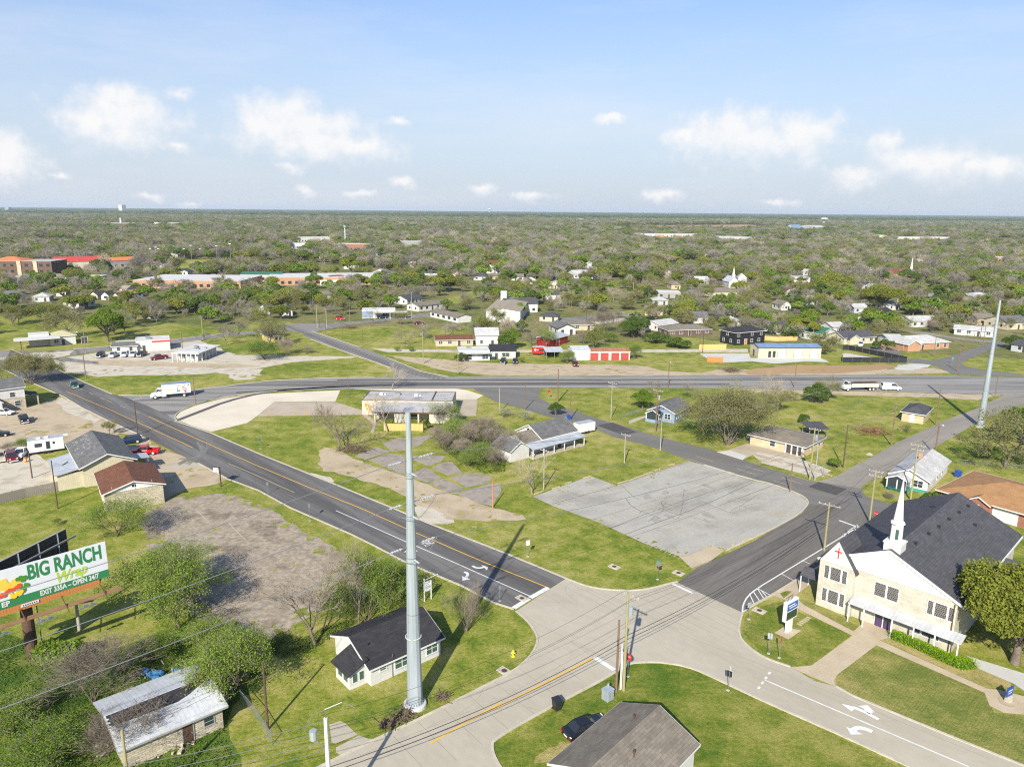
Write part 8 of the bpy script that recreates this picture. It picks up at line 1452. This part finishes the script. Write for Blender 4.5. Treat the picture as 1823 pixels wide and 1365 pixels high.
# the thicket between the restaurant and the grey roofed house
for k, (x, y, h) in enumerate(((1340,620,4.5),(1420,560,5),(1450,660,4.5),(1510,590,5.5),(1590,700,4.5),(1650,590,5),(1680,720,4),(1390,500,4),(1540,510,4.5),(1620,500,4.5),(1500,720,3.5),(1730,660,4.5),(1300,560,4))): tree(('thicket0','springthick','thicket1')[k % 3], 'tangled half bare brush of the overgrown plot between restaurant and grey roofed house', g('L6', x, y), h, 1.25, group='overgrown plot behind the slab lot', seed=k+1)
# ------------------------------------------------------------------ scattered trees of the neighbourhood, drawn at random between houses and lawns
def inside(p, poly):
    x, y = p; c = False; j = len(poly)-1
    for i in range(len(poly)):
        xi, yi = poly[i]; xj, yj = poly[j]
        if (yi > y) != (yj > y) and x < (xj-xi)*(y-yi)/(yj-yi)+xi: c = not c
        j = i
    return c
BBX = [(min(q[0] for q in p), max(q[0] for q in p), min(q[1] for q in p), max(q[1] for q in p), p) for p in EXCL]
LR = random.Random(31); VIEW = [(*g('o', x, y).xy, 10) for x, y in ((975,572),(1010,569),(1045,566),(1080,563),(1120,560),(540,585),(570,592),(600,578),(640,572),(690,568),(740,562),(1640,610),(1700,600),(1600,600),(1745,600))]     # streets that stay in view
def free(x, y, pad=0):
    for (hx, hy, hr) in HOUSES:
        if (x-hx)**2 + (y-hy)**2 < (hr*.8+2.2+pad)**2: return False
        # keep the fronts of the nearer houses in view
        if 0 < hy-y < 46 and abs(x - hx*y/hy) < hr*.75+1.5 and hr < 25 and LR.random() < .7: return False
    for (vx, vy, vr) in VIEW:
        if 0 < vy-y < 60 and abs(x - vx*y/vy) < vr: return False
    for (x0, x1, y0, y1, p) in BBX:
        if x0 <= x <= x1 and y0 <= y <= y1 and inside((x, y), p): return False
    return True
rr = random.Random(77); cnt = {}; placed = []
LAB = dict(mbare0='bare grey brown tree among the houses beyond the highway', mbare1='spreading bare grey tree among the houses beyond the highway', mbare2='pale branched bare tree among the houses beyond the highway', mthick='low bare thicket among the houses beyond the highway', mbud='half leafed budding tree among the houses beyond the highway', mbud2='thin olive leafed tree among the houses beyond the highway', mgreen='bright green leafy tree among the houses beyond the highway', molive='rounded olive green oak among the houses beyond the highway', mdark='dark evergreen tree among the houses beyond the highway', myellow='yellow green tree among the houses beyond the highway', mgreen2='mid green leafy tree among the houses beyond the highway')
MIX = ['mbare0']*19 + ['mbare1']*16 + ['mbare2']*5 + ['mthick']*14 + ['mbud']*15 + ['mbud2']*13 + ['mgreen']*6 + ['molive']*7 + ['mdark']*6 + ['myellow']*3 + ['mgreen2']*9
def ok_dist(x, y, d):
    for (a, b) in placed[-900:]:
        if (a-x)**2 + (b-y)**2 < d*d: return False
    return True
tries = 0
while len(placed) < 640 and tries < 26000:
    tries += 1; y = rr.uniform(262, 560)**1.0; x = rr.uniform(-.75, .75)*y
    if abs(x)/y > .72 or not free(x, y) or not ok_dist(x, y, 4.2 if y < 400 else 5.0): continue
    if y < 285 and rr.random() < .45: continue
    placed.append((x, y)); k = rr.choice(MIX); h = rr.uniform(5, 8.8) + max(0, (y-330)/130) if k != 'mthick' else rr.uniform(3, 5); tree(k, LAB[k], Vector((x, y, 0)), h, rr.uniform(.75, 1.25), group=LAB[k].replace(' among the houses beyond the highway', 's beyond the highway'), seed=len(placed))
# denser groves where the photograph shows them, screening some of the houses
GROVES = [([(215,560),(330,535),(520,520),(545,560),(440,583),(330,585),(230,590)], 70), ([(560,560),(600,500),(760,480),(780,525),(700,552),(620,566)], 45), ([(0,500),(250,500),(240,560),(60,550),(0,560)], 40), ([(900,470),(1180,470),(1200,540),(960,545)], 45), ([(1100,565),(1340,545),(1380,600),(1220,595),(1120,610)], 40), ([(1330,500),(1823,500),(1823,590),(1600,590),(1400,570)], 90)]
for (pl, n) in GROVES:
    W_ = [g('o', *p) for p in pl]; pp = [(p.x, p.y) for p in W_]; k_ = t_ = 0
    while k_ < n and t_ < 3000:
        t_ += 1; x, y = rr.uniform(min(p[0] for p in pp), max(p[0] for p in pp)), rr.uniform(min(p[1] for p in pp), max(p[1] for p in pp))
        if not inside((x, y), pp) or any((x-hx)**2+(y-hy)**2 < (hr*.8+2)**2 for hx, hy, hr in HOUSES) or any(inside((x, y), b[4]) for b in BBX if b[0] <= x <= b[1] and b[2] <= y <= b[3]) or not ok_dist(x, y, 3.6): continue
        k_ += 1; placed.append((x, y)); k = rr.choice(MIX + ['mgreen2', 'mbud2', 'mgreen', 'molive']*5); tree(k, LAB[k], Vector((x, y, 0)), rr.uniform(5, 9.5) if k != 'mthick' else rr.uniform(2.5, 4.5), rr.uniform(.75, 1.2), group=LAB[k].replace(' among the houses beyond the highway', 's beyond the highway'), seed=9000+len(placed))
# ------------------------------------------------------------------ small houses scattered through the far neighbourhood
rr = random.Random(101); k = 0; tries = 0
WL = [('white', 'siding_white'), ('cream', 'siding_cream'), ('grey', 'siding_grey'), ('tan', 'siding_tan'), ('white', 'stucco_white')]; RF = [('grey', 'shingle_grey'), ('pale', 'shingle_pale'), ('taupe', 'shingle_taupe'), ('white tin', 'tin_white'), ('brown', 'shingle_brown'), ('slate', 'shingle_slate')]
FH = []
while k < 130 and tries < 4000:
    tries += 1; y = rr.uniform(430, 1150); x = rr.uniform(-.74, .74)*y
    if not free(x, y, 4) or any((a-x)**2+(b-y)**2 < 18**2 for a, b in FH): continue
    FH.append((x, y)); k += 1; w, d = rr.uniform(9, 14), rr.uniform(7, 10); (wn, wm), (rn, rm) = rr.choice(WL), rr.choice(RF); a = rr.choice((0, 0, pi/2)) + rr.uniform(-.12, .12); u = Vector((cos(a if abs(a) < 1 else a-pi/2), sin(a if abs(a) < 1 else a-pi/2), 0))
    A0 = Vector((x, y, 0)) - u*w/2; B0 = Vector((x, y, 0)) + u*w/2
    house('far_house', 'small %s house with %s roof showing between distant trees' % (wn, rn), 'house', 'w', tuple(A0.xy), tuple(B0.xy), d, 3.0, rr.choice(('gable', 'gable', 'hip')), rr.uniform(1.6, 2.4), wm, rm, rr.choice('xy'), group='small %s houses with %s roofs between distant trees' % (wn, rn), wins=[('f', w*.25, .9, 1.2, 1.3), ('f', w*.75, .9, 1.2, 1.3)], doors=[('f', w*.5)], far=True)
# ------------------------------------------------------------------ the far wood: one mass to the horizon, instanced on points
nrng = np.random.RandomState(9)
def wood_points(y0, y1, n, half=.78):
    y = np.sqrt(nrng.uniform(y0*y0, y1*y1, n)); x = nrng.uniform(-half, half, n)*y; return x, y
HX = np.array(HOUSES)
FIELDS = [p for (x0, x1, y0, y1, p) in BBX if y1 > 440]
def wood(name, label, pts, kinds, weights, smin, smax, seed, wide=1.0):
    me = bpy.data.meshes.new(name); n = len(pts); me.vertices.add(n); co = np.zeros((n, 3), np.float32); co[:, :2] = pts; me.vertices.foreach_set('co', co.ravel()); me.update()
    r = np.random.RandomState(seed)
    for nm, arr, tp in (('tree_scale', r.uniform(smin, smax, n), 'FLOAT'), ('tree_rot', r.uniform(0, 6.28, n), 'FLOAT'), ('tree_kind', r.choice(len(kinds), n, p=np.array(weights)/sum(weights)), 'INT')):
        at = me.attributes.new(nm, tp, 'POINT'); at.data.foreach_set('value', arr.astype(np.float32 if tp == 'FLOAT' else np.int32))
    ob = bpy.data.objects.new(name, me); link(ob); tag(ob, label, kind='stuff')
    coll = bpy.data.collections.new(name + '_kinds')
    for i, k_ in enumerate(kinds):
        tm, parts, H = PROTO[k_]; V = []; Fc = []; mi = []; mats = []
        for me2 in [tm] + [p[1] for p in parts]:
            n0 = len(V); V += [tuple(v.co) for v in me2.vertices]; Fc += [tuple(n0+j for j in p.vertices) for p in me2.polygons]; mats.append(me2.materials[0]); mi += [len(mats)-1]*len(me2.polygons)
        mm = bpy.data.meshes.new('kind_%02d' % i); mm.from_pydata(V, [], Fc)
        for q in mats: mm.materials.append(q)
        mm.polygons.foreach_set('material_index', mi); mm.update(); oo = bpy.data.objects.new('kind_%02d' % i, mm); coll.objects.link(oo)
    ng = bpy.data.node_groups.new(name, 'GeometryNodeTree'); ng.interface.new_socket('Geometry', in_out='INPUT', socket_type='NodeSocketGeometry'); ng.interface.new_socket('Geometry', in_out='OUTPUT', socket_type='NodeSocketGeometry')
    N, L = ng.nodes, ng.links; gi, go = N.new('NodeGroupInput'), N.new('NodeGroupOutput'); m2p = N.new('GeometryNodeMeshToPoints'); L.new(gi.outputs[0], m2p.inputs['Mesh']); ip = N.new('GeometryNodeInstanceOnPoints'); L.new(m2p.outputs[0], ip.inputs['Points'])
    ci = N.new('GeometryNodeCollectionInfo'); ci.inputs['Collection'].default_value = coll; ci.inputs['Separate Children'].default_value = True; ci.inputs['Reset Children'].default_value = True; L.new(ci.outputs[0], ip.inputs['Instance']); ip.inputs['Pick Instance'].default_value = True
    def attr(nm, tp):
        a = N.new('GeometryNodeInputNamedAttribute'); a.data_type = tp; a.inputs['Name'].default_value = nm; return a.outputs['Attribute']
    L.new(attr('tree_kind', 'INT'), ip.inputs['Instance Index']); cx_ = N.new('ShaderNodeCombineXYZ'); L.new(attr('tree_rot', 'FLOAT'), cx_.inputs['Z']); e2r = N.new('FunctionNodeEulerToRotation'); L.new(cx_.outputs[0], e2r.inputs[0]); L.new(e2r.outputs[0], ip.inputs['Rotation'])
    vs = N.new('ShaderNodeCombineXYZ'); sc_ = attr('tree_scale', 'FLOAT'); mw = N.new('ShaderNodeMath'); mw.operation = 'MULTIPLY'; mw.inputs[1].default_value = wide; L.new(sc_, mw.inputs[0]); L.new(mw.outputs[0], vs.inputs[0]); L.new(mw.outputs[0], vs.inputs[1]); L.new(sc_, vs.inputs[2]); L.new(vs.outputs[0], ip.inputs['Scale']); L.new(ip.outputs[0], go.inputs[0])
    md = ob.modifiers.new('wood', 'NODES'); md.node_group = ng; return ob
def keep(x, y, pad=3.0):
    ok = np.ones(len(x), bool)
    for (hx, hy, hr) in HOUSES:
        if hy < 380: continue
        ok &= (x-hx)**2 + (y-hy)**2 > (hr*.75+pad)**2
        dd = min(200, hy*.15) if hr > 14 else min(70, hy*.075); ok &= ~((hy-y > 0) & (hy-y < dd) & (np.abs(x - hx*y/max(hy, 1)) < hr*.6))
    for p in FIELDS:
        px_, py_ = np.array([q[0] for q in p]), np.array([q[1] for q in p]); c = (x > px_.min()) & (x < px_.max()) & (y > py_.min()) & (y < py_.max())
        if c.any():
            for i in np.nonzero(c)[0]:
                if inside((x[i], y[i]), p): ok[i] = False
    return ok
# irregular density: clearings and denser groves
def patchy(x, y, s=.012, thr=.0):
    v = np.sin(x*s*1.3+1.7*np.sin(y*s*.7)) + np.sin(y*s*1.1+1.3*np.sin(x*s*.9+2)) + .6*np.sin((x+y)*s*2.3+1); return v > thr
KM = ['mbare0', 'mbare1', 'mbare2', 'mthick', 'mbud', 'mbud2', 'mgreen', 'molive', 'mdark', 'myellow', 'mgreen2']
x, y = wood_points(545, 1500, 16000); m_ = keep(x, y) & (patchy(x, y, .016, -1.3)); wood('distant_woods', 'far tree cover of bare and green trees spreading behind the last houses', np.stack([x[m_], y[m_]], 1), KM, [16, 14, 4, 8, 13, 12, 9, 9, 6, 4, 13], .8, 1.35, 3, 1.1)
x, y = wood_points(1450, 4200, 30000); m_ = keep(x, y, 6); wood('horizon_woods', 'hazy wooded plain reaching to the horizon', np.stack([x[m_], y[m_]], 1), KM, [9, 9, 2, 4, 10, 10, 7, 12, 14, 2, 20], 1.0, 1.7, 4, 1.6)
x, y = wood_points(4100, 16000, 26000); wood('skyline_woods', 'last blue green line of trees along the horizon', np.stack([x, y], 1), ['mgreen2', 'mdark', 'molive', 'mdark'], [4, 6, 2, 5], 1.6, 2.6, 5, 3.5)
# ------------------------------------------------------------------ rough growth in the lower left corner
def groundcover(name, label, poly, n, hmin, hmax, leaf, material, seed):
    xs = [p.x for p in poly]; ys = [p.y for p in poly]; pl = [(p.x, p.y) for p in poly]; r = random.Random(seed); P3 = []
    while len(P3) < n:
        x, y = r.uniform(min(xs), max(xs)), r.uniform(min(ys), max(ys))
        if not inside((x, y), pl): continue
        cl = .5 + .5*sin(x*1.1+2*sin(y*.7))*cos(y*.9+x*.4)
        if r.random() > .25 + .75*cl: continue
        if any((x-hx)**2+(y-hy)**2 < (hr*.62)**2 for hx, hy, hr in HOUSES if hy < 90): continue
        P3.append((x, y, r.uniform(.03, hmin + (hmax-hmin)*cl*r.random())))
    o = bpy.data.objects.new(name, qmesh(name, leafcloud(P3, leaf, seed, .2), material)); link(o); tag(o, label, kind='stuff'); return o
groundcover('weeds', 'rough green weeds and brambles in the lower left corner', P('o', (-220,1100),(0,1125),(130,1175),(230,1160),(330,1105),(430,1150),(470,1200),(420,1240),(395,1300),(420,1365),(380,1460),(-220,1460)), 30000, .15, .7, .075, 'leaf_grass', 5)
groundcover('weeds', 'green weeds along the edge of the old bare lot behind the cottage', P('B2', (100,640),(200,560),(330,600),(480,520),(640,490),(900,400),(1000,330),(900,200),(780,200),(760,440),(560,560),(430,640),(200,720)), 9000, .15, .5, .08, 'leaf_grass', 6)
groundcover('weeds', 'undergrowth beneath the overgrown plot behind the slab lot', P('L6', (1260,440),(1500,430),(1744,460),(1744,760),(1600,770),(1450,700),(1300,600)), 9000, .2, .9, .11, 'leaf_grass', 7)
# ------------------------------------------------------------------ haze: one closed box of thin air round everything
m_, N, L, Pb = newmat('haze_air'); N.remove(Pb); pv = N.new('ShaderNodeVolumePrincipled'); pv.inputs['Color'].default_value = (.78, .88, 1, 1); pv.inputs['Density'].default_value = 6e-5; pv.inputs['Anisotropy'].default_value = .1; L.new(pv.outputs[0], N['Material Output'].inputs['Volume'])
tag(MB().box(-16400, 16400, -420, 16900, -1, 76).build('haze', m_), 'pale blue haze over the distant plain', kind='stuff')
